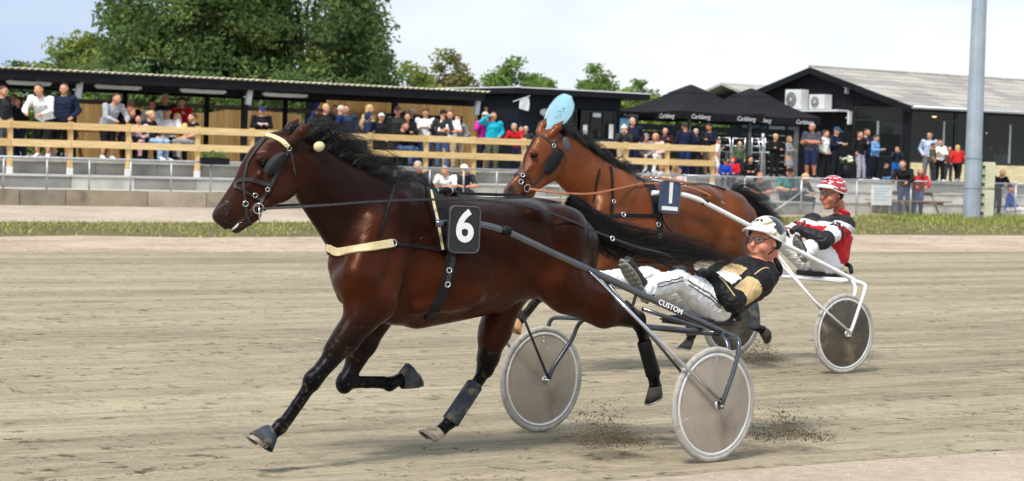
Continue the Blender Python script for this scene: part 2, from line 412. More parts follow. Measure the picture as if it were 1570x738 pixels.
# near gravel margin, pinker and stonier
sheet('gravel_margin', [[(a, 4.0, .006) for a in range(-20, 60, 2)], [(a, 9.35 + .12 * math.sin(a * 1.7) + .1 * math.sin(a * 4.1), .006) for a in range(-20, 60, 2)], [(a, 9.66, -.002) for a in range(-20, 60, 2)]], M_GRAVEL)
vlow = [gt(x, y) for x, y in ((-250, 367), (0, 366), (130, 364), (300, 367), (480, 366), (700, 364), (900, 363), (1100, 362), (1300, 361), (1450, 362), (1600, 362), (1900, 366))]
vtop = [gt(x, y) for x, y in ((-250, 341), (0, 342), (130, 342), (300, 343), (480, 342), (700, 340), (900, 336))] + [(48, 45.6), (54, 45.8), (60, 45.8), (64, 45.8), (76, 45.8)]
sheet('sand_edge', [[(a, 33.9, .004) for a, b in vlow], [(a, (33.9 + b) / 2, zt((33.9 + b) / 2) + .02) for a, b in vlow], [(a, b + .5, zt(b + .5) + .012) for a, b in vlow]], M_SAND)
sheet('verge_soil', [[(a, b, zt(b) + .016) for a, b in vlow], [((a + c) / 2, (b + d) / 2, zt((b + d) / 2) + .03) for (a, b), (c, d) in zip(vlow, vtop)], [(c, d, zt(d) + .020) for c, d in vtop]], M_SOIL)
sheet('gravel_apron', [[(a, 38.5, zt(38.5) - .03) for a in range(-30, 90, 6)], [(a, 40, zt(40) + .002) for a in range(-30, 90, 6)], [(a, 45, .452) for a in range(-30, 90, 6)], [(a, 49, .52) for a in range(-30, 90, 6)]], M_GRAVEL)

# grass on the verge: single blades, nobody could count them
def grass(name, n, fn, h0, h1, mats, seed):
    rg = np.random.default_rng(seed); V, F, Mi = [], [], []
    for i in range(n):
        a, b = fn(rg); h = rg.uniform(h0, h1); w = rg.uniform(.006, .014); t = rg.uniform(0, 6.28); lean = rg.normal(0, .5) * h; dx, dy = math.cos(t), math.sin(t); z = zt(b) + .015; k = len(V)
        V += [(a - dy * w, b + dx * w, z), (a + dy * w, b - dx * w, z), (a + dx * lean * .5 + dy * w * .6, b + dy * lean * .5 - dx * w * .6, z + h * .6), (a + dx * lean * .5 - dy * w * .6, b + dy * lean * .5 + dx * w * .6, z + h * .6), (a + dx * lean, b + dy * lean, z + h)]
        F += [(k, k + 1, k + 2, k + 3), (k + 3, k + 2, k + 4)]; mi = rg.choice(len(mats), p=mats_p); Mi += [mi, mi]
    mb = MB(); mb.v, mb.f, mb.m, mb.sm = V, F, Mi, [False] * len(F); o = mb.build(name, mats); o.rotation_euler = (0, 0, TA); return o
GM = [mat('green_blade', (.20, .25, .045), rough=.6, var=.3, scale=3), mat('yellow_green_blade', (.38, .36, .09), rough=.7, var=.3, scale=3), mat('dry_blade', (.42, .34, .16), rough=.8, var=.25, scale=3), mat('yellow_flower', (.70, .55, .04), rough=.6)]
mats_p = [.50, .30, .19, .01]
def verge_pt(rg, lo=0.0, hi=1.0, amin=10, amax=66):
    a = rg.uniform(amin, amax); bl = np.interp(a, [p[0] for p in vlow], [p[1] for p in vlow]); bt = np.interp(a, [p[0] for p in vtop], [p[1] for p in vtop])
    t = rg.uniform(lo, hi); e = .20 + .16 * math.sin(a * 1.3) + .12 * math.sin(a * 3.7 + 1) + .08 * math.sin(a * 9.1)
    if t < e and rg.random() < .85: t = e + (1 - e) * rg.random()
    return a, bl + (bt - bl) * min(max(0, t), 1.05)
tag(grass('verge_grass', 34000, lambda r: verge_pt(r, .02, 1.0, 10, 68), .018, .085, GM, 3), 'green and yellowing grass along the edge of the track', 'grass', kind='stuff')
mats_p = [.78, .18, .03, .01]
tag(grass('fence_grass', 12000, lambda r: verge_pt(r, .45, 1.02, 42, 68), .06, .17, GM, 4), 'fresh green grass below the mesh fence on the right', 'grass', kind='stuff')
# clods and hoof-kicked crumbs lying on the track
def clods(name, pts, m):
    rg = np.random.default_rng(11); V, F = [], []
    base = [(1, 0, 0), (-1, 0, 0), (0, 1, 0), (0, -1, 0), (0, 0, 1), (0, 0, -1)]; fc = [(0, 2, 4), (2, 1, 4), (1, 3, 4), (3, 0, 4), (2, 0, 5), (1, 2, 5), (3, 1, 5), (0, 3, 5)]
    for a, b, z, s in pts:
        k = len(V); V += [(a + x * s * rg.uniform(.6, 1.5), b + y * s * rg.uniform(.6, 1.4), z + w * s * rg.uniform(.4, .9)) for x, y, w in base]; F += [tuple(i + k for i in f) for f in fc]
    mb = MB(); mb.add(V, F, 0, False); o = mb.build(name, m); o.rotation_euler = (0, 0, TA); return o
rg = np.random.default_rng(5); cp = []
for i in range(9000):
    b = 9.3 + 22 * rg.random() ** 1.5; a = b * rg.uniform(.28, 1.30); b += .25 * math.sin(b * 9); s = rg.exponential(.0032) + .0016; cp.append((a, b, s * .1, min(s, .014)))
hm = []
for i in range(420):                                  # scuffed hoof marks: crescents of darker, damper sand
    b = 9.9 + 22 * rg.random() ** 1.35; a = b * rg.uniform(.28, 1.30); r0 = rg.uniform(.05, .075); t0 = rg.normal(3.14, .6)
    for j in range(int(rg.integers(9, 20))):
        t = t0 + rg.uniform(-1.5, 1.5); r = r0 * rg.uniform(.8, 1.25); hm.append((a + r * 1.3 * math.cos(t), b + r * math.sin(t), .001, rg.uniform(.004, .012)))
tag(clods('hoof_marks', hm, mat('damp_sand', (.20, .165, .105), rough=.95, var=.3, scale=3)), 'scuffed hoof marks of darker sand across the track', 'hoof marks', kind='stuff')
tag(clods('track_crumbs', cp, mat('track_crumb', (.30, .25, .17), rough=.95, var=.35, scale=1.5)), 'loose crumbs of sand lying on the raked track', 'sand crumbs', kind='stuff')
cp = []
for i in range(2500): 
    b = 4 + 5.6 * rg.random(); a = rg.uniform(2, 14); s = rg.uniform(.004, .012); cp.append((a, b, .006, s))
tag(clods('gravel_stones', cp, mat('pink_stone', (.45, .36, .30), rough=.9, var=.4, scale=2.0)), 'small pinkish stones on the near gravel margin', 'gravel', kind='stuff')

# ------------------------------------------------------------------ concrete: kerb wall of cast blocks, steps and terrace
M_CON = [mat('concrete_%d' % i, c, rough=.9, var=.2, scale=2.2, bump=.3, bscale=30, dirt=((.13, .115, .09), 1.6, .56)) for i, c in enumerate([(.34, .29, .215), (.25, .215, .16), (.40, .34, .26), (.30, .25, .18)])]
M_TREAD = mat('pale_concrete', (.55, .535, .50), rough=.9, var=.15, scale=1.4, bump=.2, bscale=30, dirt=((.33, .31, .28), .9, .55))
M_RISER = [mat('grey_riser_%d' % i, c, rough=.9, var=.2, scale=1.6, bump=.2, bscale=25) for i, c in enumerate([(.27, .26, .235), (.38, .37, .335), (.52, .50, .455)])]
wall = thing('kerb_wall', 'low stained concrete block wall beside the gravel apron', 'wall', 0, 45.12, 0)
rr = random.Random(3); a = 4.0
while a < 33:
    L = rr.choice([.9, 1.1, 1.5, 2.0]); d = rr.uniform(-.012, .012)
    MB().bbox((a + .006, -.12 + d, .30), (a + L - .006, .12 + d, .81 + rr.uniform(-.008, .008)), .012).build('block', rr.choice(M_CON), wall); a += L
stp = bpy.data.objects.new('terrace_steps', None); COL.objects.link(stp); stp.rotation_euler = (0, 0, TA); stp['kind'] = 'structure'
M_RPALE = [mat('pale_riser_%d' % i, c, rough=.9, var=.15, scale=1.6, bump=.2, bscale=25, dirt=((.36, .34, .30), 1.2, .58)) for i, c in enumerate([(.60, .575, .51), (.54, .52, .46), (.66, .63, .56)])]
def step_run(a0, a1, b0, b1, z0, z1, rm=M_RISER):
    a = a0
    while a < a1 - .05:
        L = min(rr.choice([1.2, 1.6, 2.0, 2.4]), a1 - a)
        MB().bbox((a + .004, b0, z0), (a + L - .004, b0 + .16, z1 - .055), .006).build('riser', rr.choice(rm), stp)
        MB().bbox((a + .003, b0 - .03, z1 - .055), (a + L - .003, b1 + .02, z1 + rr.uniform(-.003, .003)), .008).build('tread', M_TREAD, stp); a += L
step_run(4, 41, 45.26, 46.42, .45, .82); step_run(4, 41, 46.44, 46.92, .80, 1.14); step_run(4, 41, 46.94, 47.30, 1.10, 1.475)
step_run(41, 72, 46.75, 47.14, .45, .82, M_RPALE); step_run(41, 72, 47.16, 47.54, .80, 1.14, M_RPALE); step_run(41, 72, 47.56, 47.90, 1.10, 1.475)
M_DECK = mat('terrace_slab', (.30, .29, .265), rough=.85, var=.2, scale=.8, bump=.15, bscale=20)
dk = MB().box((-10, 47.28, .4), (41, 90, 1.468)).box((41, 47.88, .4), (110, 90, 1.468)).build('terrace', M_DECK); dk.rotation_euler = (0, 0, TA); dk['kind'] = 'structure'
DECK = 1.472

# ------------------------------------------------------------------ timber fence, pipe railing, mesh fence
M_TIMBER = [mat('pine_%d' % i, c, rough=.7, var=.16, scale=2.0, stretch=(1, 6, 10), bump=.15, bscale=20) for i, c in enumerate([(.72, .50, .22), (.66, .45, .19), (.77, .56, .27)])]
M_TIMBV = [mat('pine_upright_%d' % i, c, rough=.7, var=.16, scale=2.0, stretch=(8, 8, 1)) for i, c in enumerate([(.70, .48, .21), (.63, .42, .17)])]
M_GALV = mat('galvanised_steel', (.50, .52, .54), rough=.45, metal=.6, var=.15, scale=8)
M_WHITE = mat('white_paint', (.74, .74, .73), rough=.5, var=.06)
fence = thing('timber_fence', 'light pine post and rail fence along the terrace edge', 'fence', 0, 46.62, 0)
px_posts = [15.6, 108, 197, 303, 386, 478, 567, 653, 726, 803, 882, 959, 1023, 1093]
pa_ = [az(x, 205 + x * .036, 46.62)[0] for x in px_posts]; pa_ = [pa_[0] - (pa_[1] - pa_[0]) * k for k in range(5, 0, -1)] + pa_
for i, a in enumerate(pa_):
    MB().bbox((a - .055, -.05, 1.16), (a + .055, .05, 2.385), .008).build('post', rr.choice(M_TIMBV), fence)
    MB().bbox((a - .062, -.057, 1.13), (a + .062, .057, 1.30), .006).build('post_shoe', M_WHITE, fence)
for i in range(len(pa_) - 1):
    for z0, z1 in ((2.19, 2.355), (1.775, 1.94)):
        MB().bbox((pa_[i] + .004, -.10, z0 + rr.uniform(-.008, .008)), (pa_[i + 1] - .004, -.052, z1 + rr.uniform(-.008, .008)), .006).build('rail', rr.choice(M_TIMBER), fence)
ea = pa_[-1]
for z0, z1 in ((2.19, 2.35), (1.775, 1.935)): MB().bbox((ea - .022, .06, z0), (ea + .022, 2.4, z1), .006).build('rail', rr.choice(M_TIMBER), fence)
MB().bbox((ea - .05, 2.42, 1.46), (ea + .05, 2.52, 2.385), .008).build('post', M_TIMBV[0], fence)
rail = thing('pipe_railing', 'galvanised pipe railing standing on the low concrete wall', 'railing', 0, 45.12, 0)
a0_ = az(72, 265, 45.12)[0]; sp_ = az(137, 265, 45.12)[0] - a0_
k = -8; railp = []
while a0_ + k * sp_ < 33.2: railp.append(a0_ + k * sp_); k += 1
for a in railp: MB().tube([(a, 0, .80), (a, 0, 1.53)], .020, 8).build('post', M_GALV, rail)
MB().tube([(railp[0], 0, 1.535), (33.4, 0, 1.525)], .026, 8).build('top_rail', M_GALV, rail)
mesh_f = thing('mesh_fence', 'grey chain link fence beside the grass on the right', 'fence', 0, 45.12, 0)
pm_ = [33.4] + [az(x, 310, 45.12)[0] for x in (960, 1050, 1141, 1228, 1313, 1396, 1478, 1557, 1640)]; pm_ = sorted(set(pm_)); pm_ = [p for p in pm_ if p >= 33.4]
for a in pm_: MB().tube([(a, 0, .40), (a, 0, 1.50)], .030, 8).build('post', M_GALV, mesh_f)
M_WIRE = mat('wire', (.42, .44, .46), rough=.5, metal=.4)
for i in range(len(pm_) - 1):
    MB().tube([(pm_[i] + .03, 0, 1.505), (pm_[i + 1] - .03, 0, 1.505)], .024, 8).build('top_rail', M_GALV, mesh_f)
    mb = MB(); w = pm_[i + 1] - pm_[i]; H_ = .98; n_ = int((w + H_) / .075)
    for j in range(n_):
        x = pm_[i] - H_ + j * .075
        for sg in (1, -1):
            p0 = [max(x, pm_[i]), .50 + max(0, pm_[i] - x)]; p1 = [min(x + H_, pm_[i + 1]), .50 + min(H_, pm_[i + 1] - x)]
            if sg < 0: p0[1] = 1.98 - p0[1]; p1[1] = 1.98 - p1[1]
            if p1[0] - p0[0] > .01: mb.tube([(p0[0], .004 * sg, p0[1]), (p1[0], .004 * sg, p1[1])], .0028, 3, cap=False, smooth=False)
    mb.build('wire_mesh', M_WIRE, mesh_f)['kind'] = 'stuff'
for x0, y0, x1, y1 in ((1185, 327, 1240, 289),):
    p, q_ = az(x0, y0, 45.0), az(x1, y1, 45.0); MB().tube([(p[0], -.08, p[1]), (q_[0], -.03, q_[1])], .02, 8).build('stay', M_GALV, mesh_f)
# white notice board on the mesh fence
a_, z_ = az(1352, 300, 45.0)
sg = thing('notice_board', 'white notice board fixed to the mesh fence', 'sign', a_, 45.0, z_)
MB().bbox((-.40, -.02, -.29), (.40, .015, .29), .008).build('panel', M_WHITE, sg)
M_PRINT = mat('pale_blue_print', (.42, .58, .66), rough=.6)
for r_ in range(5): MB().box((-.34 + .03 * (r_ % 2), -.0235, .20 - r_ * .085), (.34 - .11 * ((r_ * 7) % 3), -.0205, .225 - r_ * .085)).build('print_line', M_PRINT, sg)
for s in (-1, 1): MB().tube([(.37 * s, .035, -.95), (.37 * s, .035, .30)], .02, 8).build('post', M_GALV, sg)

# ------------------------------------------------------------------ lighting mast and cabinets
a_, b_ = 46.6, 44.4
mast = thing('lighting_mast', 'tall pale blue-grey steel mast in the grass on the right', 'mast', a_, b_, zt(b_))
M_MAST = mat('mast_steel', (.36, .43, .50), rough=.5, metal=.25, var=.15, scale=1.5, dirt=((.5, .52, .52), 2.2, .58))
w0, w1 = .26, .185
mb = MB(); n_ = 12; V = []
for z, w in ((0, w0), (.9, w0 * .98), (12, w1)):
    for j in range(n_): V.append((w * math.cos(2 * math.pi * (j + .5) / n_), w * math.sin(2 * math.pi * (j + .5) / n_), z))
mb.add(V, [(i * n_ + j, i * n_ + (j + 1) % n_, (i + 1) * n_ + (j + 1) % n_, (i + 1) * n_ + j) for i in range(2) for j in range(n_)]); mb.build('shaft', M_MAST, mast)
for z in (.95, 1.85): MB().lathe([(w0 + .012, z - .03), (w0 + .012, z + .03)], 12).build('collar', M_MAST, mast)
M_CAB = mat('cream_cabinet', (.74, .73, .52), rough=.5, var=.1, scale=3, dirt=((.35, .32, .2), 3.0, .6))
for j, (z0, z1) in enumerate(((.02, .88), (.90, 1.72))):
    cb = thing('meter_cabinet', ('lower' if j == 0 else 'upper') + ' cream meter cabinet fixed beside the steel mast', 'cabinet', a_ + .62, b_ + .1, zt(b_) + z0, group='cream cabinets by the mast')
    MB().bbox((-.26, -.15, 0), (.30, .15, z1 - z0), .015).build('housing', M_CAB, cb); MB().bbox((-.06, -.165, .05), (.27, -.148, z1 - z0 - .05), .006).build('door', M_CAB, cb)
    for zz in (.15, (z1 - z0) * .5, z1 - z0 - .15): MB().box((-.27, -.20, zz - .04), (-.19, -.151, zz + .04)).build('hinge', M_LEATHER if 'black_leather' in MATS and False else mat('dark_fitting', (.06, .06, .055), rough=.5), cb)
# ------------------------------------------------------------------ buildings
M_BLACKW = mat('black_stained_boards', (.010, .011, .014), spec=.15, rough=.65, var=.35, scale=3, stretch=(6, 6, 1), bump=.2, bscale=12)
M_NAVYW = mat('blue_black_boards', (.011, .015, .023), spec=.15, rough=.6, var=.3, scale=3, stretch=(6, 6, 1), bump=.2, bscale=12)
M_FASC = mat('black_fascia', (.011, .012, .015), spec=.15, rough=.5, var=.25, scale=2)
M_ETER = [mat('weathered_roof_%d' % i, c, rough=.9, var=.28, scale=2.5, bump=.4, bscale=14, dirt=((.20, .19, .15), 3.0, .55)) for i, c in enumerate([(.38, .355, .32), (.31, .29, .265), (.44, .41, .37)])]
M_EDGE = mat('pale_sheet_edge', (.66, .63, .46), rough=.7, var=.15, scale=4)
M_GLASSD = mat('dark_window_glass', (.02, .025, .026), rough=.03, var=.2, alpha=.38)
M_OCHRE = [mat('ochre_board_%d' % i, c, rough=.75, var=.2, scale=2, stretch=(8, 8, 1), bump=.15, bscale=14) for i, c in enumerate([(.36, .215, .068), (.31, .18, .055), (.41, .25, .085)])]
M_BEAM = mat('grey_brown_beam', (.20, .155, .115), rough=.8, var=.2, scale=2, stretch=(1, 6, 6))
M_WHITEL = mat('white_fitting', (.72, .73, .74), rough=.4, var=.05)
# open pavilion on the left
pv = thing('pavilion', 'long open black pavilion with flat corrugated roof behind the crowd', 'pavilion', 0, 0, 0)
RA0, RA1, RB = 9.0, 31.9, 48.85
for a0_, a1_ in ((RA0, 14.6), (14.6, 20.3), (20.3, 26.1), (26.1, RA1)):
    MB().bbox((a0_ + .003, RB, 3.395), (a1_ - .003, RB + .05, 3.625), .006).build('fascia_board', M_FASC, pv)
cs = MB(); V = []; n_ = 25
for yy, zz in ((RB - .07, 3.655), (52.3, 3.50)):
    for lay in (0, 1):
        for j in range(n_): V.append((j / (n_ - 1) * 1.02, yy, zz + .018 * math.cos(j * 2 * math.pi / 4) + lay * .022))
F = [(j, j + 1, n_ + j + 1, n_ + j) for j in range(n_ - 1)] + [(2 * n_ + j, 3 * n_ + j, 3 * n_ + j + 1, 2 * n_ + j + 1) for j in range(n_ - 1)] + [(n_ + j, n_ + j + 1, 3 * n_ + j + 1, 3 * n_ + j) for j in range(n_ - 1)] + [(j + 1, j, 2 * n_ + j, 2 * n_ + j + 1) for j in range(n_ - 1)]
cs.add(V, F); me_cs = cs.mesh('roof_sheet', M_EDGE); a = RA0
while a < RA1 - .5: o = link('roof_sheet', me_cs, pv); o.location = (a, 0, 0); a += 1.0
for a in [RA0 + .6 + 1.15 * i for i in range(20)]: MB().box((a - .03, RB + .05, 3.36), (a + .03, 52.2, 3.47)).build('rafter', M_FASC, pv)
MB().box((RA0, 49.44, 3.25), (RA1, 49.56, 3.358)).build('front_beam', M_FASC, pv)
MB().box((RA0, 52.0, 2.93), (28.6, 52.1, 3.05)).build('back_beam', M_BEAM, pv); MB().box((RA0, 52.0, 3.24), (28.6, 52.1, 3.36)).build('back_beam', M_FASC, pv)
PPOST = [14.4, az(113, 150, 49.3)[0], az(375, 160, 49.3)[0], az(605, 165, 49.3)[0], az(738, 165, 49.3)[0]]
for a in PPOST: MB().bbox((a - .07, 49.23, DECK - .01), (a + .07, 49.37, 3.25), .008).build('post', M_FASC, pv)
for a in [PPOST[1] - 2.3 + 2.4 * i for i in range(6)]:
    if a < 28.5: MB().bbox((a - .06, 51.89, DECK - .01), (a + .06, 51.99, 3.36), .008).build('post', M_FASC, pv)
for i, (x0, x1, y0) in enumerate(((10, 78, 125), (145, 216, 131), (276, 346, 137), (403, 471, 143))):
    aa, zz = az(x0, y0, 49.2); ab_, _ = az(x1, y0, 49.2)
    lt = thing('tube_light', 'white tube light under the pavilion roof, ' + ['first', 'second', 'third', 'fourth'][i] + ' from the left', 'lamp', (aa + ab_) / 2, 49.2, 3.295, group='tube lights under the pavilion roof')
    w = (ab_ - aa) / 2; MB().bbox((-w, -.05, .0), (w, .05, .07), .008).build('housing', M_WHITEL, lt); MB().tube([(-w + .05, 0, -.012), (w - .05, 0, -.012)], .018, 8).build('tube', M_WHITEL, lt); 
    MB().box((-w + .1, -.02, .07), (-w + .14, .02, .09)).build('bracket', M_WHITEL, lt)
def flood(a, b, z, lab, h=.44, tilt=.12):
    t = thing('floodlight', lab, 'lamp', a, b, z, group='white floodlights on posts')
    Mx = Matrix.Rotation(tilt, 4, 'Y')
    m_ = MB(); m_.box((-.075, -.06, -h / 2), (.075, .02, h / 2), M=Mx); m_.build('housing', M_WHITEL, t); MB().box((-.065, -.066, -h / 2 + .02), (.065, -.0605, h / 2 - .02), M=Mx).build('lens', mat('frosted_lens', (.66, .68, .72), rough=.3), t)
    MB().box((-.13, -.01, -.02), (-.07, .05, .02)).build('bracket', M_WHITEL, t)
for x, y, n_ in ((118, 138, 'first post of the pavilion'), (379, 149, 'second post of the pavilion'), (729, 165, 'last post of the pavilion')):
    aa, zz = az(x, y, 49.15); flood(aa + .04, 49.15, zz, 'white floodlight on the ' + n_, .40)
# wavy topped board screen at the back, and the boarded room beside it
a, k = 21.9, 0
while a < 28.9:
    z = 2.93 + .09 * math.sin((a - 21.9) * 1.35 + .6) + .03 * math.sin(a * 3.1); MB().box((a, 54.0, DECK - .01), (a + .142, 54.024, z)).build('board', rr.choice(M_OCHRE), pv); a += .146
a = 28.7
wins = [(30.75, 31.55), (31.75, 32.55), (32.75, 33.4)]
while a < 34.3:
    inwin = [w for w in wins if a + .142 > w[0] and a < w[1]]
    if inwin:
        MB().box((a, 52.5, 3.03), (a + .142, 52.53, 3.34)).build('board', rr.choice(M_OCHRE), pv); MB().box((a, 52.5, DECK - .01), (a + .142, 52.53, 2.25)).build('board', rr.choice(M_OCHRE), pv)
    else: MB().box((a, 52.5, DECK - .01), (a + .142, 52.53, 3.34)).build('board', rr.choice(M_OCHRE), pv)
    a += .146
M_FRAMEB = mat('black_window_frame', (.014, .014, .015), rough=.4)
def window(parent, a0_, a1_, z0, z1, b, mull=(), trans=None, glass=M_GLASSD, fm=M_FRAMEB, t=.05, vert=None, mm=None):
    f = bpy.data.objects.new('window', None); COL.objects.link(f); f.parent = parent
    def bar(x0, x1, zz0, zz1, nm='frame', y0=-.03, y1=.04, m_=fm):
        if vert is None: MB().box((x0, b + y0, zz0), (x1, b + y1, zz1)).build(nm, m_, f)
        else: MB().box((vert + y0, x0, zz0), (vert + y1, x1, zz1)).build(nm, m_, f)
    bar(a0_, a1_, z0, z0 + t); bar(a0_, a1_, z1 - t, z1); bar(a0_, a0_ + t, z0 + t, z1 - t); bar(a1_ - t, a1_, z0 + t, z1 - t)
    for m_ in mull: bar(m_ - t * .5, m_ + t * .5, z0 + t, (trans if trans else z1 - t), 'mullion', -.035, .035, mm or fm)
    if trans: bar(a0_ + t, a1_ - t, trans, trans + t, 'transom', -.025, .03)
    bar(a0_ + t * .5, a1_ - t * .5, z0 + t * .5, z1 - t * .5, 'pane', .005, .015, glass)
    return f
for w in wins: window(pv, w[0], w[1], 2.25, 3.03, 52.515, mull=((w[0] + w[1]) / 2,))
MB().box((28.7, 53.4, DECK), (34.3, 53.45, 3.3)).build('room_back_wall', M_FASC, pv)
# kiosk
ks = thing('kiosk', 'flat roofed blue-black kiosk with serving windows behind the feather flag', 'kiosk', 0, 0, 0)
a = 34.45
while a < 38.15:
    z0, z1 = DECK - .01, 3.72
    if 35.6 < a + .1 and a < 38.0:
        MB().box((a, 51.0, 3.36), (a + .195, 51.03, z1)).build('board', M_NAVYW, ks); MB().box((a, 51.0, z0), (a + .195, 51.03, 2.42)).build('board', M_NAVYW, ks)
    else: MB().box((a, 51.0, z0), (a + .195, 51.03, z1)).build('board', M_NAVYW, ks)
    a += .2
b = 51.04
while b < 56: MB().box((34.45, b, DECK - .01), (34.48, b + .195, 3.72)).build('board', M_NAVYW, ks); b += .2
MB().box((34.5, 55.9, DECK), (38.2, 56, 3.72)).build('back_wall', M_NAVYW, ks); MB().box((38.12, 51.04, DECK), (38.15, 55.9, 3.72)).build('side_wall', M_NAVYW, ks)
MB().bbox((34.15, 50.65, 3.725), (39.1, 56.3, 3.90), .01).build('roof', M_FASC, ks); MB().box((34.13, 50.63, 3.90), (39.12, 56.32, 3.935)).build('roof_edge', M_WHITEL, ks)
window(ks, 36.75, 38.05, 2.45, 3.34, 51.0, mull=(37.15, 37.6)); window(ks, 35.6, 36.6, 2.42, 3.34, 51.0, mull=(36.1,))
MB().bbox((35.5, 50.72, 2.38), (38.1, 51.0, 2.42), .01).build('counter', M_WHITEL, ks)
for a0_, a1_, z0, z1 in ((36.85, 37.0, 2.52, 2.9), (37.82, 37.98, 2.52, 2.95), (37.2, 37.5, 3.15, 3.27)): MB().box((a0_, 50.985, z0), (a1_, 50.995, z1)).build('poster', M_WHITEL, ks)
MB().box((38.22, 50.96, 2.55), (38.55, 50.99, 3.15)).build('poster', mat('blue_poster', (.12, .35, .55), rough=.5, var=.3, scale=5), ks); MB().box((38.15, 51.0, DECK), (38.6, 51.03, 3.2)).build('side_board', M_NAVYW, ks)
mb = MB(); mb.lathe([(0, .0), (.17, .0), (.18, .02), (0, .03)], 24, M=Matrix.Translation((35.38, 50.94, 3.22)) @ Matrix.Rotation(math.pi / 2, 4, 'X') @ Matrix.Scale(.62, 4, (0, 1, 0))); mb.build('oval_sign', M_WHITEL, ks)
# white pennant on the kiosk corner
fl = thing('pennant', 'small white pennant hanging from a stick on the kiosk corner', 'flag', 34.3, 50.6, 3.1)
MB().tube([(-.28, 0, .38), (.32, 0, .58)], .012, 6).build('stick', M_WHITEL, fl)
mb = MB(); V = []
for i in range(5):
    for j in range(5): V.append((-.06 + .34 * i / 4 + .02 * math.sin(j), .02 * math.sin(i * 2 + j), .45 + .11 * i / 4 - (.26 + .17 * i / 4) * j / 4))
mb.add(V, [(i * 5 + j, i * 5 + j + 1, (i + 1) * 5 + j + 1, (i + 1) * 5 + j) for i in range(4) for j in range(4)], 0, True); mb.build('cloth', M_WHITEL, fl)
# feather flag
ff = thing('feather_flag', 'pale blue teardrop feather flag leaning above the red bay horse', 'flag', *[az(838, 198, 47.75)[0], 47.75, DECK])
z0 = az(838, 198, 47.75)[1] - DECK; dx = az(874, 150, 47.75)[0] - az(838, 198, 47.75)[0]; dz = az(874, 150, 47.75)[1] - DECK - z0
axv = Vector((dx, 0, dz)); Lf = axv.length; axv.normalize(); pv_ = Vector((axv.z, 0, -axv.x)); b0f = Vector((0, 0, z0)) - axv * .25
mb = MB(); V = []; m_, n_ = 14, 8
for i in range(m_ + 1):
    t = i / m_; w = .37 * (math.sin(math.pi * .5 * min(1, (t + .04) / .66)) ** 1.15 if t < .66 else math.sqrt(max(0, 1 - ((t - .66) / .34) ** 2)))
    for j in range(n_ + 1): s = (j / n_ - .5) * 2; V.append(b0f + axv * ((Lf + .3) * t) + pv_ * (s * w) + Vector((0, -.03 * math.cos(s * 1.4) + .02 * math.sin(t * 5), 0)))
mb.add(V, [(i * (n_ + 1) + j, i * (n_ + 1) + j + 1, (i + 1) * (n_ + 1) + j + 1, (i + 1) * (n_ + 1) + j) for i in range(m_) for j in range(n_)], 0, True)
mb.build('cloth', mat('pale_blue_flag', (.40, .72, .88), rough=.6, var=.12, scale=1.3), ff)
M_DOT = mat('dark_print', (.03, .04, .05), rough=.6)
for i, (u, v) in enumerate(((.52, .1), (.56, .4), (.60, -.1), (.66, .3), (.47, .0), (.70, .1))):
    p = b0f + axv * ((Lf + .3) * u) + pv_ * (v * .2); MB().ell(p + Vector((0, -.045, 0)), (.022 + .01 * (i % 3), .004, .012), 8, 6).build('print_mark', M_DOT, ff)
MB().tube(spline([(-.10, .02, -.0), (-.12, .02, z0 * .5), b0f + pv_ * -.06, b0f + axv * (Lf * .6) - pv_ * .30, b0f + axv * (Lf * .95) - pv_ * .27, b0f + axv * (Lf + .3)], 20), .012, 6).build('pole', M_WHITEL, ff)
MB().lathe([(0, 0), (.22, 0), (.22, .05), (.05, .07), (0, .07)], 20, M=Matrix.Translation((-.1, .02, 0))).build('base', M_FASC, ff)
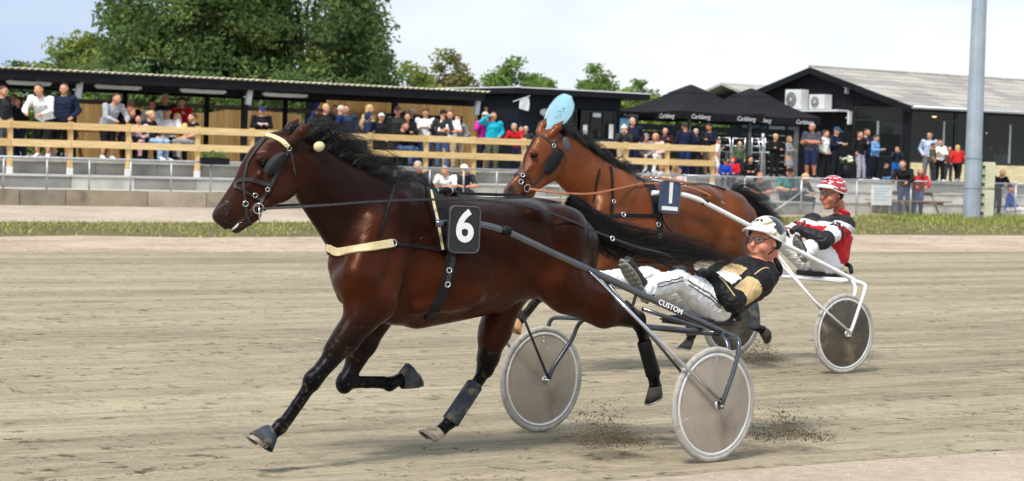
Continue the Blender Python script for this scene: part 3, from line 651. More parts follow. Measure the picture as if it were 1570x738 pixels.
# parasols
M_CANVAS = mat('black_canvas', (.014, .014, .016), spec=.12, rough=.75, var=.2, scale=3, bump=.15, bscale=20)
def parasol(a, b, hs, ze, za, lab):
    t = thing('parasol', lab, 'parasol', a, b, DECK, group='black square parasols'); ze -= DECK; za -= DECK
    mb = MB(); V = []; F = []; n_ = 8
    ring_ = [(-1, -1), (1, -1), (1, 1), (-1, 1)]
    for s in range(4):
        (x0, y0), (x1, y1) = ring_[s], ring_[(s + 1) % 4]; k = len(V)
        for i in range(n_ + 1):
            u = i / n_; r = hs * (1 - u) + .42 * u; z = ze + (za - .22 - ze) * (u + .10 * math.sin(math.pi * u) * -1)
            for j in range(n_ + 1):
                v = j / n_; x = x0 + (x1 - x0) * v; y = y0 + (y1 - y0) * v; sag = .07 * math.sin(math.pi * v) * (1 - u) ; V.append((x * r, y * r, z - sag * .8))
        F += [(k + i * (n_ + 1) + j, k + i * (n_ + 1) + j + 1, k + (i + 1) * (n_ + 1) + j + 1, k + (i + 1) * (n_ + 1) + j) for i in range(n_) for j in range(n_)]
    mb.add(V, F, 0, True); mb.build('canopy', M_CANVAS, t)
    mb = MB(); 
    for s in range(4):
        (x0, y0), (x1, y1) = ring_[s], ring_[(s + 1) % 4]; k = .50
        mb.add([(x0 * k, y0 * k, za - .26), (x1 * k, y1 * k, za - .26), (x1 * .03, y1 * .03, za), (x0 * .03, y0 * .03, za)], [(0, 1, 2, 3)])
        mb.add([(x0 * k, y0 * k, za - .32), (x1 * k, y1 * k, za - .32), (x1 * k, y1 * k, za - .26), (x0 * k, y0 * k, za - .26)], [(0, 1, 2, 3)])
    mb.build('vent_cap', M_CANVAS, t)
    for s in range(4):
        (x0, y0), (x1, y1) = ring_[s], ring_[(s + 1) % 4]; mb = MB(); V = []
        for j in range(13):
            v = j / 12; x = (x0 + (x1 - x0) * v) * hs; y = (y0 + (y1 - y0) * v) * hs; sag = .056 * math.sin(math.pi * v); o_ = 1.004 + .004 * math.sin(j * 2.1)
            V += [(x * 1.002, y * 1.002, ze - sag), (x * o_, y * o_, ze - sag - .24 - .01 * math.sin(j * 1.7))]
        mb.add(V, [(2 * j, 2 * j + 1, 2 * j + 3, 2 * j + 2) for j in range(12)], 0, True); va = mb.build('valance', M_CANVAS, t)
        if s == 0: Mt = Matrix.Translation((0, -hs * 1.012 - .004, ze - .18)) @ Matrix.Rotation(math.pi / 2, 4, 'X')
        elif s == 3: Mt = Matrix.Translation((-hs * 1.012 - .004, 0, ze - .18)) @ Matrix.Rotation(-math.pi / 2, 4, 'Z') @ Matrix.Rotation(math.pi / 2, 4, 'X')
        else: continue
        for off in (-.9, .9):
            text_mesh('Carlsberg', .19, M_WHITEP, 'lettering', va, Mt @ Matrix.Translation((off * hs * .62, 0, 0)), .001, shear=.3, bold=.0)
    MB().tube([(0, 0, 0), (0, 0, za - .1)], .045, 12).build('pole', M_GALV, t)
    for x, y in ring_:
        MB().tube([(0, 0, ze - .55), (x * hs * .62, y * hs * .62, ze + .22)], .018, 6).build('strut', M_FASC, t)
    MB().box((-.4, -.4, 0), (.4, .4, .09)).build('base', M_FASC, t)
parasol(41.15, 51.25, 1.62, 3.44, 4.30, 'large black parasol on the left of the two beside the kiosk')
parasol(44.85, 52.7, 1.62, 3.46, 4.36, 'large black parasol nearest the gabled clubhouse')
# gabled clubhouse
ch = thing('clubhouse', 'black boarded clubhouse with weathered gable roof and wide windows', 'building', 0, 0, 0)
GA, FB, EZ, RB_, RZ, BB, GE = 51.5, 52.15, 4.12, 56.9, 5.42, 61.7, 80.0
def roofz(b): return EZ + (RZ - EZ) * (1 - abs(b - RB_) / (RB_ - FB))
b = 54.9
while b < BB:
    b1_ = min(b + .385, BB); z0 = DECK - .01 if b > 55.0 else DECK
    mb = MB(); mb.prism([(b + .004, z0), (b1_ - .004, z0), (b1_ - .004, roofz(b1_) - .05), (b + .004, roofz(b) - .05)], 0, GA, GA + .03); mb.build('board', M_BLACKW, ch); b += .39
b = 52.15
while b < 54.88:
    b1_ = min(b + .385, 54.9); mb = MB(); mb.prism([(b + .004, 4.05), (b1_ - .004, 4.05), (b1_ - .004, roofz(b1_) - .05), (b + .004, roofz(b) - .05)], 0, GA, GA + .03); mb.build('board', M_BLACKW, ch); b += .39
MB().box((GA - .02, 52.12, DECK), (GA + .06, 54.9, 2.22)).build('base_panel', M_BLACKW, ch)
window(ch, 52.4, 54.85, 2.24, 4.03, 0, mull=(53.62,), trans=3.52, vert=GA, t=.07, mm=M_GALV)
MB().box((GA - .05, 52.1, DECK), (GA + .1, 52.38, 4.05)).build('corner_post', M_FASC, ch)
# front with windows over a pale yellow wall
M_YEL = [mat('pale_yellow_brick_%d' % i, c, rough=.8, var=.12, scale=6) for i, c in enumerate([(.80, .68, .40), (.76, .64, .37), (.83, .72, .45)])]
a = GA + .12
for row in range(5):
    aa = GA + .12 - (.3 if row % 2 else 0)
    while aa < 60:
        MB().box((max(aa, GA + .12) + .004, FB, 1.475 + row * .125), (aa + .60, FB + .10, 1.475 + row * .125 + .119)).build('brick', rr.choice(M_YEL), ch); aa += .605
MB().box((60.2, FB, 1.47), (GE, FB + .1, 2.1)).build('plinth', M_YEL[0], ch); MB().box((GA + .1, FB + .03, 1.47), (60.2, FB + .11, 2.1)).build('mortar_bed', mat('mortar', (.45, .40, .30), rough=.9), ch)
wa = [51.62, 53.85, 55.25, 57.75, 60.2, 62.7, 65.2, 67.7]
for i in range(len(wa) - 1):
    window(ch, wa[i], wa[i + 1] - .02, 2.10, 4.0, FB + .03, mull=((wa[i] * .28 + wa[i + 1] * .72),) if i == 0 else ((wa[i] + wa[i + 1]) / 2 + .05,), trans=3.56, t=.075, mm=M_GALV)
MB().box((GA + .02, FB - .03, 4.003), (GE, FB + .06, 4.12)).build('lintel', M_FASC, ch)
MB().box((68, FB, 2.1), (GE, FB + .05, 4.0)).build('wall', M_BLACKW, ch)
MB().box((GA + .2, BB - .1, DECK), (GE, BB, 4.1)).build('back_wall', M_BLACKW, ch); MB().box((GA + .04, FB + .12, 4.06), (GE, BB - .1, 4.10)).build('ceiling', M_FASC, ch)
MB().box((GA + .2, 57.6, DECK), (GE, 57.65, 4.05)).build('inner_wall', mat('dim_inner_wall', (.20, .17, .14), rough=.8), ch)
sl = math.atan2(RZ - EZ, RB_ - FB); nrow = 9; Ls = math.hypot(RZ - EZ, RB_ - FB) + .45; rl = Ls / nrow
sm = [MB().box((0, 0, 0), (.93, rl + .05, .014)).mesh('roof_sheet', m_) for m_ in M_ETER]
for r_ in range(nrow):
    aa = GA - .35
    while aa < GE:
        o = link('roof_sheet', rr.choice(sm), ch); d = r_ * rl - .45
        o.location = (aa + rr.uniform(-.01, .01), FB + d * math.cos(sl), EZ + .03 + d * math.sin(sl) + rr.uniform(0, .008)); o.rotation_euler = (sl - .016 + rr.uniform(-.003, .003), 0, 0); aa += .945
mb = MB(); mb.add([(GA - .35, RB_, RZ + .03), (GE, RB_, RZ + .03), (GE, BB + .4, EZ - .08), (GA - .35, BB + .4, EZ - .08)], [(0, 1, 2, 3)]); mb.build('rear_slope', M_ETER[1], ch)
mb = MB(); mb.add([(GA - .34, FB - .4, EZ - .10), (GE, FB - .4, EZ - .10), (GE, RB_, RZ - .005), (GA - .34, RB_, RZ - .005)], [(0, 1, 2, 3)]); mb.build('roof_underlay', M_FASC, ch)
MB().tube([(GA - .36, RB_, RZ + .045), (GE, RB_, RZ + .045)], .06, 8).build('ridge_cap', M_ETER[1], ch)
for sgn in (-1, 1):
    mb = MB(); b_e = RB_ + sgn * (RB_ - FB + .42); z_e = roofz(b_e); mb.prism([(RB_, RZ - .20), (b_e, z_e - .20), (b_e, z_e + .02), (RB_, RZ + .02)], 0, GA - .37, GA - .33); mb.build('barge_board', M_FASC, ch)
MB().tube([(GA - .3, FB - .47, EZ - .13), (GE, FB - .47, EZ - .13)], .06, 8).build('gutter', M_GALV, ch); MB().box((GA - .3, FB - .41, EZ - .22), (GE, FB - .38, EZ - .06)).build('eave_board', M_FASC, ch)
MB().box((GA - .55, 55.1, 3.84), (GA - .02, 60.5, 3.90)).build('canopy_shelf', M_WHITEL, ch)
MB().bbox((GA - .025, 58.5, DECK), (GA + .02, 59.4, 3.42), .01).build('door', mat('grey_door', (.26, .28, .28), rough=.5), ch); MB().box((GA - .02, 57.75, DECK), (GA + .01, 58.35, 3.45)).build('grey_panel', mat('grey_panel', (.13, .135, .14), rough=.6), ch)
MB().box((GA - .03, 59.5, DECK), (GA + .01, 60.9, 3.4)).build('slatted_panel', mat('blue_grey_panel', (.035, .05, .07), rough=.6), ch)
for i, (b0_, b1_, z0, z1, lab) in enumerate(((57.2, 58.05, 3.92, 4.64, 'larger white air conditioning unit on the clubhouse gable'), (55.95, 56.75, 3.92, 4.45, 'smaller white air conditioning unit with dark round fan'))):
    t = thing('air_conditioner', lab, 'air conditioner', GA - .05, b0_, z0, group='air conditioning units on the gable'); w = b1_ - b0_; h = z1 - z0
    MB().bbox((-.42, 0, 0), (-.02, w, h), .015).build('housing', M_WHITEL, t)
    MB().lathe([(0, 0), (min(w, h) * .36, 0), (min(w, h) * .38, .02), (0, .02)], 24, M=Matrix.Translation((-.425, w * .58, h * .5)) @ Matrix.Rotation(-math.pi / 2, 4, 'Y')).build('fan_opening', mat('dark_fan', (.05, .05, .055), rough=.6), t)
    for k_ in range(9): MB().box((-.447, w * .58 - min(w, h) * .37, h * (.14 + .085 * k_)), (-.443, w * .58 + min(w, h) * .37, h * (.14 + .085 * k_) + .012)).build('grille_bar', M_WHITEL, t)
    MB().ell((-.45, w * .58, h * .5), (.008, .05, .05), 10, 6).build('fan_hub', M_WHITEL, t)
flood(GA - .12, 55.15, 4.72, 'white floodlight high on the clubhouse gable', .46, .1); flood(GA - .1, 55.0, 3.62, 'white floodlight under the clubhouse canopy', .46, 0)
def pendant(a, b, z, lab):
    t = thing('pendant_lamp', lab, 'lamp', a, b, z, group='lit pendant lamps inside the clubhouse')
    em = bpy.data.materials.get('lamp_glow')
    if not em:
        em = bpy.data.materials.new('lamp_glow'); em.use_nodes = True; em.node_tree.nodes['Principled BSDF'].inputs['Emission Color'].default_value = (1, .62, .25, 1); em.node_tree.nodes['Principled BSDF'].inputs['Emission Strength'].default_value = 4
    MB().ell((0, 0, 0), (.09, .09, .05), 12, 8).build('bulb', em, t); MB().lathe([(.11, .0), (.05, .1), (0, .11)], 14).build('shade', M_FASC, t); MB().tube([(0, 0, .1), (0, 0, 4.05 - z)], .006, 5).build('cord', M_FASC, t)
pendant(55.0 + 2.0, 53.8, 3.28, 'lit lamp hanging behind the window right of the mast'); pendant(54.2, 53.6, 3.78, 'glowing stand-in for a window reflection left of the mast'); pendant(56.2, 53.4, 3.80, 'glowing stand-in for a window reflection just right of the mast')  # the last two are added glows standing in for reflections on the glass
# low outbuilding whose roof shows left of the gable
ob = thing('outbuilding', 'grey roofed wing showing left of the clubhouse gable', 'building', 56.5, 63.2, DECK)
MB().box((-2.2, 0, 0), (2.5, 4, 2.9)).build('wall', M_BLACKW, ob)
mb = MB(); mb.prism([(-.4, 2.85), (2.0, 3.55), (4.4, 2.85), (4.4, 2.95), (2.0, 3.65), (-.4, 2.95)], 0, -2.6, 2.8); mb.build('roof', M_ETER[0], ob)

# ------------------------------------------------------------------ picnic tables, planter, pots, bar furniture
M_PICN = mat('brown_stained_wood', (.20, .085, .04), rough=.7, var=.25, scale=3, stretch=(1, 6, 6)); M_PICL = mat('grey_brown_wood', (.34, .24, .16), rough=.8, var=.25, scale=3, stretch=(1, 6, 6))
def picnic(a, b, z, lab, m_, w=1.6, rz=0.0):
    t = thing('picnic_table', lab, 'table', a, b, z, rz, group='picnic tables')
    for i in range(5): MB().bbox((-w / 2, -.36 + i * .145, .70), (w / 2, -.225 + i * .145, .738), .006).build('top_plank', m_, t)
    for s in (-1, 1):
        for i in range(2): MB().bbox((-w / 2, s * .70 - .14 + i * .145, .42), (w / 2, s * .70 - .005 + i * .145, .455), .006).build('seat_plank', m_, t)
    for x in (-w * .34, w * .34):
        MB().box((x - .02, -.80, .34), (x + .02, .80, .42)).build('bearer', m_, t); MB().box((x - .02, -.34, .62), (x + .02, .34, .70)).build('bearer', m_, t)
        for s in (-1, 1): MB().tube([(x + .045, s * .62, 0), (x + .045, s * .22, .70)], .045, 4, smooth=False).build('leg', m_, t)
for x, b, lab in ((140, 49.6, 'brown picnic table beside the first pavilion post'), (256, 48.75, 'brown picnic table with a family sitting round it'), (650, 48.9, 'brown picnic table in front of the boarded room'), (985, 49.0, 'brown picnic table below the left parasol')):
    picnic(az(x, 225, b)[0], b, DECK, lab, M_PICN)
picnic(az(1392, 318, 45.95)[0], 45.95, .46, 'worn grey picnic table on the apron behind the mesh fence', M_PICL, 2.0)
a_, z_ = az(329, 246, 44.98)
pb_ = thing('planter_box', 'dark planter box of green plants hung on the pipe railing', 'planter', a_, 44.98, z_)
MB().bbox((-.36, -.10, -.10), (.36, .09, .06), .02).build('trough', M_FASC, pb_)
def leafball(name, parent, n, c, r, m, size, seed=1):
    rg = np.random.default_rng(seed); V, F = [], []
    for i in range(n):
        d = rg.normal(size=3); d /= np.linalg.norm(d); p = np.array(c) + d * np.array(r) * rg.uniform(.5, 1.0); u = rg.normal(size=3); u /= np.linalg.norm(u); v = np.cross(u, rg.normal(size=3)); v /= np.linalg.norm(v); s = size * rg.uniform(.6, 1.3); k = len(V)
        V += [tuple(p - u * s), tuple(p + v * s * .45), tuple(p + u * s), tuple(p - v * s * .45)]; F.append((k, k + 1, k + 2, k + 3))
    mb = MB(); mb.add(V, F); return mb.build(name, m, parent)
M_LEAFG = mat('planter_leaf', (.10, .20, .03), rough=.5, var=.4, scale=20)
leafball('plants', pb_, 420, (0, 0, .12), (.36, .10, .11), M_LEAFG, .03)['kind'] = 'stuff'
a_, z_ = az(1297, 262, 48.3)
fp = thing('flower_pot', 'tall dark pot of white flowers beside the reading man', 'flower pot', a_, 48.3, DECK)
mb = MB(); mb.lathe([(0, 0), (.17, 0), (.21, .5), (.19, .5), (.17, .46), (0, .46)], 20); mb.build('pot', M_FASC, fp); leafball('leaves', fp, 120, (0, 0, .55), (.24, .22, .13), M_LEAFG, .05, 2)['kind'] = 'stuff'
M_PETAL = mat('white_petal', (.78, .80, .62), rough=.5, var=.08)
rgf = np.random.default_rng(8)
for i in range(14):
    d = rgf.normal(size=3); d[2] = abs(d[2]); d /= np.linalg.norm(d); MB().ell(np.array([0, 0, .58]) + d * np.array([.24, .22, .16]), (.05, .05, .04), 8, 6).build('bloom', M_PETAL, fp)
def bar_chair(a, b, lab, rz):
    t = thing('metal_chair', lab, 'chair', a, b, DECK, rz, group='bare aluminium chairs by the parasols')
    for s in (-1, 1):
        MB().tube([(.22, .22 * s, 0), (.16, .2 * s, .75), (-.22, .2 * s, .78)], .014, 6).build('leg', M_ALU, t); MB().tube([(-.26, .22 * s, 0), (-.20, .2 * s, .75), (-.28, .2 * s, 1.2)], .014, 6).build('leg', M_ALU, t)
    for z, x in ((.25, -.25), (.5, -.22), (.95, -.23), (1.18, -.27)): MB().tube([(x, -.2, z), (x, .2, z)], .012, 6).build('rung', M_ALU, t)
    for z in (.25, .5): MB().tube([(.20, -.21, z), (.20, .21, z)], .012, 6).build('rung', M_ALU, t)
    MB().bbox((-.22, -.2, .75), (.17, .2, .77), .006).build('seat', M_ALU, t)
M_ALU = mat('bare_aluminium', (.72, .73, .75), rough=.3, metal=.85, var=.08)
for x, b, rz, lab in ((1117, 49.4, .3, 'aluminium bar chair behind the small girl in white'), (1128, 49.9, 1.2, 'aluminium bar chair behind the blond boy'), (1162, 48.9, .9, 'aluminium bar chair left of the round bar table'), (1178, 48.7, -.4, 'aluminium bar chair beside the woman with folded arms')):
    bar_chair(az(x, 240, b)[0], b, lab, rz)
t = thing('bar_table', 'round aluminium bar table beside the woman with folded arms', 'table', az(1168, 240, 49.3)[0], 49.3, DECK)
MB().lathe([(0, 1.08), (.36, 1.08), (.36, 1.11), (0, 1.11)], 24).build('top', M_ALU, t); MB().tube([(0, 0, .02), (0, 0, 1.08)], .035, 10).build('column', M_ALU, t); MB().lathe([(0, 0), (.28, 0), (.26, .03), (0, .04)], 20).build('foot', M_ALU, t)
MB().tube([(0.02, 0, 1.11), (.02, 0, 1.36)], .05, 10).build('ashtray_stand', M_GALV, t)

# ------------------------------------------------------------------ trees
def leaf_mat(name, c, tr=.42):
    m = bpy.data.materials.new(name); m.use_nodes = True; n, l = m.node_tree.nodes, m.node_tree.links; n.remove(n['Principled BSDF']); out = n['Material Output']
    d = n.new('ShaderNodeBsdfDiffuse'); t = n.new('ShaderNodeBsdfTranslucent'); mx = n.new('ShaderNodeMixShader'); mx.inputs[0].default_value = tr
    tc = n.new('ShaderNodeTexCoord'); nz = n.new('ShaderNodeTexNoise'); nz.inputs['Scale'].default_value = 1.1; nz.inputs['Detail'].default_value = 4; l.new(tc.outputs['Object'], nz.inputs['Vector'])
    rp = n.new('ShaderNodeMix'); rp.data_type = 'RGBA'; rp.inputs['A'].default_value = tuple(x * .55 for x in c) + (1,); rp.inputs['B'].default_value = tuple(x * 1.5 for x in c) + (1,); r = n.new('ShaderNodeMapRange'); r.inputs['From Min'].default_value = .35; r.inputs['From Max'].default_value = .65
    l.new(nz.outputs['Fac'], r.inputs['Value']); l.new(r.outputs[0], rp.inputs['Factor']); l.new(rp.outputs['Result'], d.inputs['Color']); l.new(rp.outputs['Result'], t.inputs['Color'])
    l.new(d.outputs[0], mx.inputs[1]); l.new(t.outputs[0], mx.inputs[2]); l.new(mx.outputs[0], out.inputs['Surface']); return m
M_BARK = mat('bark', (.09, .07, .05), rough=.9, var=.3, scale=6, stretch=(3, 3, .6), bump=.5, bscale=20)
LM = dict(dark=leaf_mat('dark_green_leaf', (.115, .175, .062)), mid=leaf_mat('mid_green_leaf', (.185, .25, .08)), yel=leaf_mat('yellow_green_leaf', (.22, .27, .065)), brn=leaf_mat('browning_leaf', (.27, .24, .11)), fresh=leaf_mat('fresh_green_leaf', (.18, .29, .075)))
def tree(name, lab, a, b, z, H, rx, ry, base, nleaf, lm, seed, size=.13, group='trees behind the buildings', nclump=60, cat='tree'):
    rg = np.random.default_rng(seed); t = thing(name, lab, cat, a, b, z, group=group)
    th = base + (H - base) * .45; mb = MB(); mb.tube(spline([(0, 0, -.1), (.1 * rg.normal(), .1 * rg.normal(), th * .5), (.2 * rg.normal(), .2 * rg.normal(), th), (.2 * rg.normal(), 0, H * .8)], 12), [max(.03, .028 * H * (1 - .08 * i)) for i in range(12)], 9); mb.build('trunk', M_BARK, t)
    C = []
    for i in range(nclump):
        d = rg.normal(size=3); d /= np.linalg.norm(d); rr_ = rg.uniform(.45, 1.0) ** .6
        zc = (H + base) / 2; hz = (H - base) / 2; c = np.array([d[0] * rx * rr_, d[1] * ry * rr_, zc + d[2] * hz * rr_])
        fl = 1 - .35 * max(0, d[2]); c[0] *= fl * (1 + .16 * math.sin(c[2] * 1.7 + seed)); C.append(c)
        if i % 5 == 0: MB().tube(spline([(0, 0, base * .9 + .3 * (c[2] - base)), c * np.array([.5, .5, 1]) * np.array([1, 1, .9]), c], 7), [max(.012, .008 * H * (1 - .13 * k)) for k in range(7)], 6).build('limb', M_BARK, t)
    V, F, Mi = [], [], []; per = nleaf // nclump
    for i, c in enumerate(C):
        cr = rg.uniform(.10, .22) * min(rx, H - base) + .18; tone = rg.choice(len(lm), p=[.7, .3] if len(lm) == 2 else [1.0])
        P = np.clip(rg.normal(size=(per, 3)), -1.55, 1.55) * np.array([cr, cr, cr * .62]) * .66 + c
        U = rg.normal(size=(per, 3)); U /= np.linalg.norm(U, axis=1)[:, None]; Wv = np.cross(U, rg.normal(size=(per, 3))); Wv /= np.linalg.norm(Wv, axis=1)[:, None]; S = size * rg.uniform(.55, 1.25, per)
        for p, u, w, s in zip(P, U, Wv, S):
            k = len(V); V += [tuple(p - u * s), tuple(p + w * s * .5), tuple(p + u * s), tuple(p - w * s * .5)]; F.append((k, k + 1, k + 2, k + 3)); Mi.append(int(tone))
    mb = MB(); mb.v, mb.f, mb.m, mb.sm = V, F, Mi, [False] * len(F); mb.build('crown', [LM[x] for x in lm], t)
    return t
GZ = 0.4
tree('broadleaf_tree', 'tall dense dark green tree towering behind the pavilion', 35.9, 76, GZ, 10.5, 3.9, 3.6, 2.0, 60000, ('dark', 'mid'), 1, .115, nclump=190)
tree('broadleaf_tree', 'wide dark tree right of the tallest tree behind the pavilion', 40.3, 75, GZ, 9.9, 3.2, 3.0, 2.0, 50000, ('dark', 'mid'), 2, .115, nclump=170)
tree('broadleaf_tree', 'yellow green tree at the left end of the tree row', 34.2, 83, GZ, 6.4, 2.2, 2.2, 1.6, 9000, ('yel', 'mid'), 3, .13, nclump=45)
tree('broadleaf_tree', 'smaller dark tree at the right end of the tall trees', 44.9, 78, GZ, 5.9, 1.7, 1.7, 1.4, 8000, ('dark', 'mid'), 4, .12, nclump=42)
tree('broadleaf_tree', 'low yellow green tree left of the browning tree', 54.6, 90, GZ, 5.9, 2.6, 2.0, 1.2, 9000, ('yel', 'mid'), 5, .13, nclump=45)
tree('broadleaf_tree', 'browning tree between two greener ones above the pavilion roof', 57.4, 92, GZ, 6.9, 1.7, 1.6, 1.6, 7000, ('brn', 'yel'), 6, .12, nclump=36)
tree('broadleaf_tree', 'fresh green tree above the joint of pavilion and kiosk', 60.6, 90, GZ, 6.5, 2.0, 1.8, 1.6, 8000, ('fresh', 'mid'), 7, .12, nclump=40)
tree('broadleaf_tree', 'fresh green tree above the kiosk roof', 73.0, 100, GZ, 6.9, 2.3, 2.0, 1.8, 8000, ('fresh', 'mid'), 8, .13, nclump=40)
tree('broadleaf_tree', 'small green tree left of the one above the kiosk roof', 69.9, 101, GZ, 6.2, 1.2, 1.2, 2.0, 4000, ('mid', 'yel'), 9, .12, nclump=26)
tree('broadleaf_tree', 'green tree just left of the parasol peak', 77.2, 101, GZ, 6.7, 1.6, 1.6, 1.8, 6000, ('fresh', 'mid'), 10, .13, nclump=32)
HL = ['second from the left', 'third from the left', 'fourth from the left', 'fifth from the left', 'sixth from the left', 'last on the right', 'first on the left']
for i, a in enumerate((21.8, 23.6, 25.4, 27.2, 29.0, 30.8, 20.0)):
    tree('hedge_bush', 'dark hedge bush behind the board screen, ' + HL[i], a + 2.0, 58.5, 1.2, 2.9 + .2 * math.sin(a * 2), 1.5, 1.0, .3, 4500, ('dark', 'mid'), 20 + i, .11, 'hedge bushes behind the pavilion', 34, 'bush')
for i, (a, b, h, lab) in enumerate(((47.0, 62, 2.6, 'green bush seen under the left parasol'), (49.3, 62.5, 2.7, 'green bush between the two parasol poles'), (44.6, 62, 2.5, 'green bush seen through the kiosk corner'), (51.4, 63, 2.6, 'green bush under the right parasol'), (53.4, 64, 2.6, 'green bush behind the bar chairs'))):
    tree('garden_bush', lab, a, b, DECK, h, 1.5, 1.0, .1, 5000, ('fresh', 'yel'), 40 + i, .10, 'bushes beyond the parasols', 26, 'bush')
hb = thing('board_fence', 'dark board fence beyond the parasols', 'fence', 46.5, 58.0, DECK)
for i in range(7): MB().box((-6, 0, .05 + i * .24), (6, .03, .26 + i * .24)).build('board', M_BLACKW, hb)
for i in range(5): MB().box((-6 + i * 3, .04, 0), (-5.9 + i * 3, .12, 1.5)).build('post', M_BLACKW, hb)
# ------------------------------------------------------------------ people: one continuous body grown round a posed skeleton
SKIN, TOP, LEG, SHOE, HAIRT = 0, 1, 2, 3, 4
def vec(*p): return np.array(p, float)
def human(J, h=0.018, sleeves='long', legs='long', build=1.0, skirt=False, fist=False, glove=False, head_dir=(1, 0, 0), fingers=False, belly=0.0, hair=True, hs=1.0):
    S = Solid(h); pel, nk, hd = J['pelvis'], J['neck'], J['head']
    fw = J.get('fwd', vec(1, 0, 0)); ax = nk - pel; L = np.linalg.norm(ax); bw = build
    sw = np.linalg.norm(J['shL'] - J['shR']) / 2
    S.loft(pel, nk, fw, [(-.11, 0, .055, .09), (-.06, 0, .095 * bw, .145 * bw), (.04, .0, .112 * bw, .165 * bw), (L * .38, .01 + belly, (.105 + belly) * bw, .148 * bw), (L * .68, .015, .118 * bw, sw * .90), (L * .86, .0, .090, sw * .80), (L * .97, -.005, .058, .075)], TOP, 0.03)
    lo = pel - ax / L * .06
    S.ell(lo, (.10 * bw, .15 * bw, .09), LEG, 0.02)
    hv = hd - nk; fd = np.array(head_dir, float); fd /= np.linalg.norm(fd); sd = np.cross(vec(0, 0, 1), fd)
    sd = sd / np.linalg.norm(sd); hu = np.cross(fd, sd)
    S.cap(nk - ax / L * .03, nk + hv * .5 - fd * .028, .058, .052, SKIN, 0.015)
    R = np.stack([fd, sd, hu])
    fd_, sd_, hu_ = fd * hs, sd * hs, hu * hs; E_ = lambda c, r, t, k: S.ell(c, tuple(x * hs for x in r), t, k, R)
    E_(hd + hu_ * .025 - fd_ * .008, (.104, .082, .106), SKIN, 0.02)                  # skull
    E_(hd - hu_ * .055 + fd_ * .030, (.066, .062, .072), SKIN, 0.02)                  # jaw
    E_(hd - hu_ * .108 + fd_ * .066, (.024, .030, .020), SKIN, 0.015)                 # chin
    S.cap(hd + fd_ * .094 + hu_ * .012, hd + fd_ * .116 - hu_ * .026, .010 * hs, .015 * hs, SKIN, 0.012)      # nose
    E_(hd + fd_ * .084 + hu_ * .030, (.018, .055, .012), SKIN, 0.012)                 # brow
    E_(hd + fd_ * .084 - hu_ * .064, (.020, .026, .012), SKIN, 0.012)                 # lips
    for e in (1, -1):
        E_(hd + sd_ * .083 * e - hu_ * .005, (.022, .012, .032), SKIN, 0.008)
        E_(hd + fd_ * .070 - hu_ * .035 + sd_ * .045 * e, (.030, .026, .030), SKIN, 0.02)   # cheek
        E_(hd + fd_ * .094 + sd_ * .032 * e + hu_ * .010, (.013, .016, .010), HAIRT, 0.006)   # eye
    for s in 'LR':
        sh, el, wr = J['sh' + s], J['el' + s], J['wr' + s]; sg = 1 if s == 'L' else -1
        S.ell(sh, (.066 * bw,) * 3, TOP, 0.04)
        S.chain([sh, el], [.060 * bw, .048 * bw], TOP if sleeves != 'none' else SKIN, 0.03)
        fa = TOP if sleeves == 'long' else SKIN
        S.chain([el, el * .6 + wr * .4, wr], [.048 * bw, .045 * bw, .030 if fa == SKIN else .038], fa, 0.02)
        dn = (wr - el) / np.linalg.norm(wr - el); hdir = J.get('hd' + s, dn); hdir = hdir / np.linalg.norm(hdir)
        ht = SHOE if glove else SKIN; pm = wr + hdir * .055
        sp = np.cross(hdir, J.get('pn' + s, vec(0, sg, 0))); sp /= np.linalg.norm(sp) + 1e-9
        if fingers:
            pn = np.cross(sp, hdir)
            S.cap(wr, pm, .030, .034, ht, 0.015); S.cap(wr + sp * .014, pm + sp * .026, .022, .022, ht, 0.012); S.cap(wr - sp * .014, pm - sp * .026, .022, .022, ht, 0.012)
            for k_, off in enumerate((-.033, -.011, .011, .032)):
                ln = (.036, .042, .040, .030)[k_]; a = pm + sp * off + hdir * .018; b = a + hdir * ln * .6 - pn * .022 * sg; c = b - pn * .030 * sg - hdir * .020
                S.chain([a, b, c], [.0115, .0105, .0095], ht, 0.004)
            a = wr + hdir * .03 + sp * .036; S.chain([a, a + hdir * .03 + sp * .012 - pn * .02 * sg, a + hdir * .045 - pn * .045 * sg], [.014, .0125, .010], ht, 0.006)
        else:
            S.cap(wr, pm, .030, .036, ht, 0.012); S.cap(pm, pm + hdir * .055, .032, .018, ht, 0.012); S.cap(wr + hdir * .03, wr + hdir * .06 + sp * .045, .016, .011, ht, 0.01)
        hp, kn, an = J['hip' + s], J['kn' + s], J['an' + s]; to = J['to' + s]
        S.chain([hp, kn], [.094 * bw, .068], LEG if legs != 'bare' else SKIN, 0.03)
        if legs == 'shorts': S.chain([kn * .8 + hp * .2, kn * 1.02 - hp * .02], [.078, .076], LEG, 0.01)
        cl = LEG if legs == 'long' else SKIN
        d = an - kn; S.chain([kn, kn + d * .3, an], [.066, .068 if cl == LEG else .056, .056 if cl == LEG else .036], cl, 0.02)
        f = to - an; S.cap(an - vec(0, 0, .02) * (1 if abs(f[2]) < .12 else 0) - f * .18, to, .043, .036, SHOE, 0.02)
        S.cap(an + d / np.linalg.norm(d) * -.01, an, .044, .046, SHOE, 0.02)
    if skirt:
        S.loft(pel + vec(0, 0, .02), pel - vec(0, 0, .5), vec(1, 0, 0), [(0, 0, .11, .15), (.2, 0, .15, .2), (.42, 0, .17, .21), (.44, 0, .15, .19)], LEG, 0.02)
    S.surface(1 if h > .012 else 2)
    return S
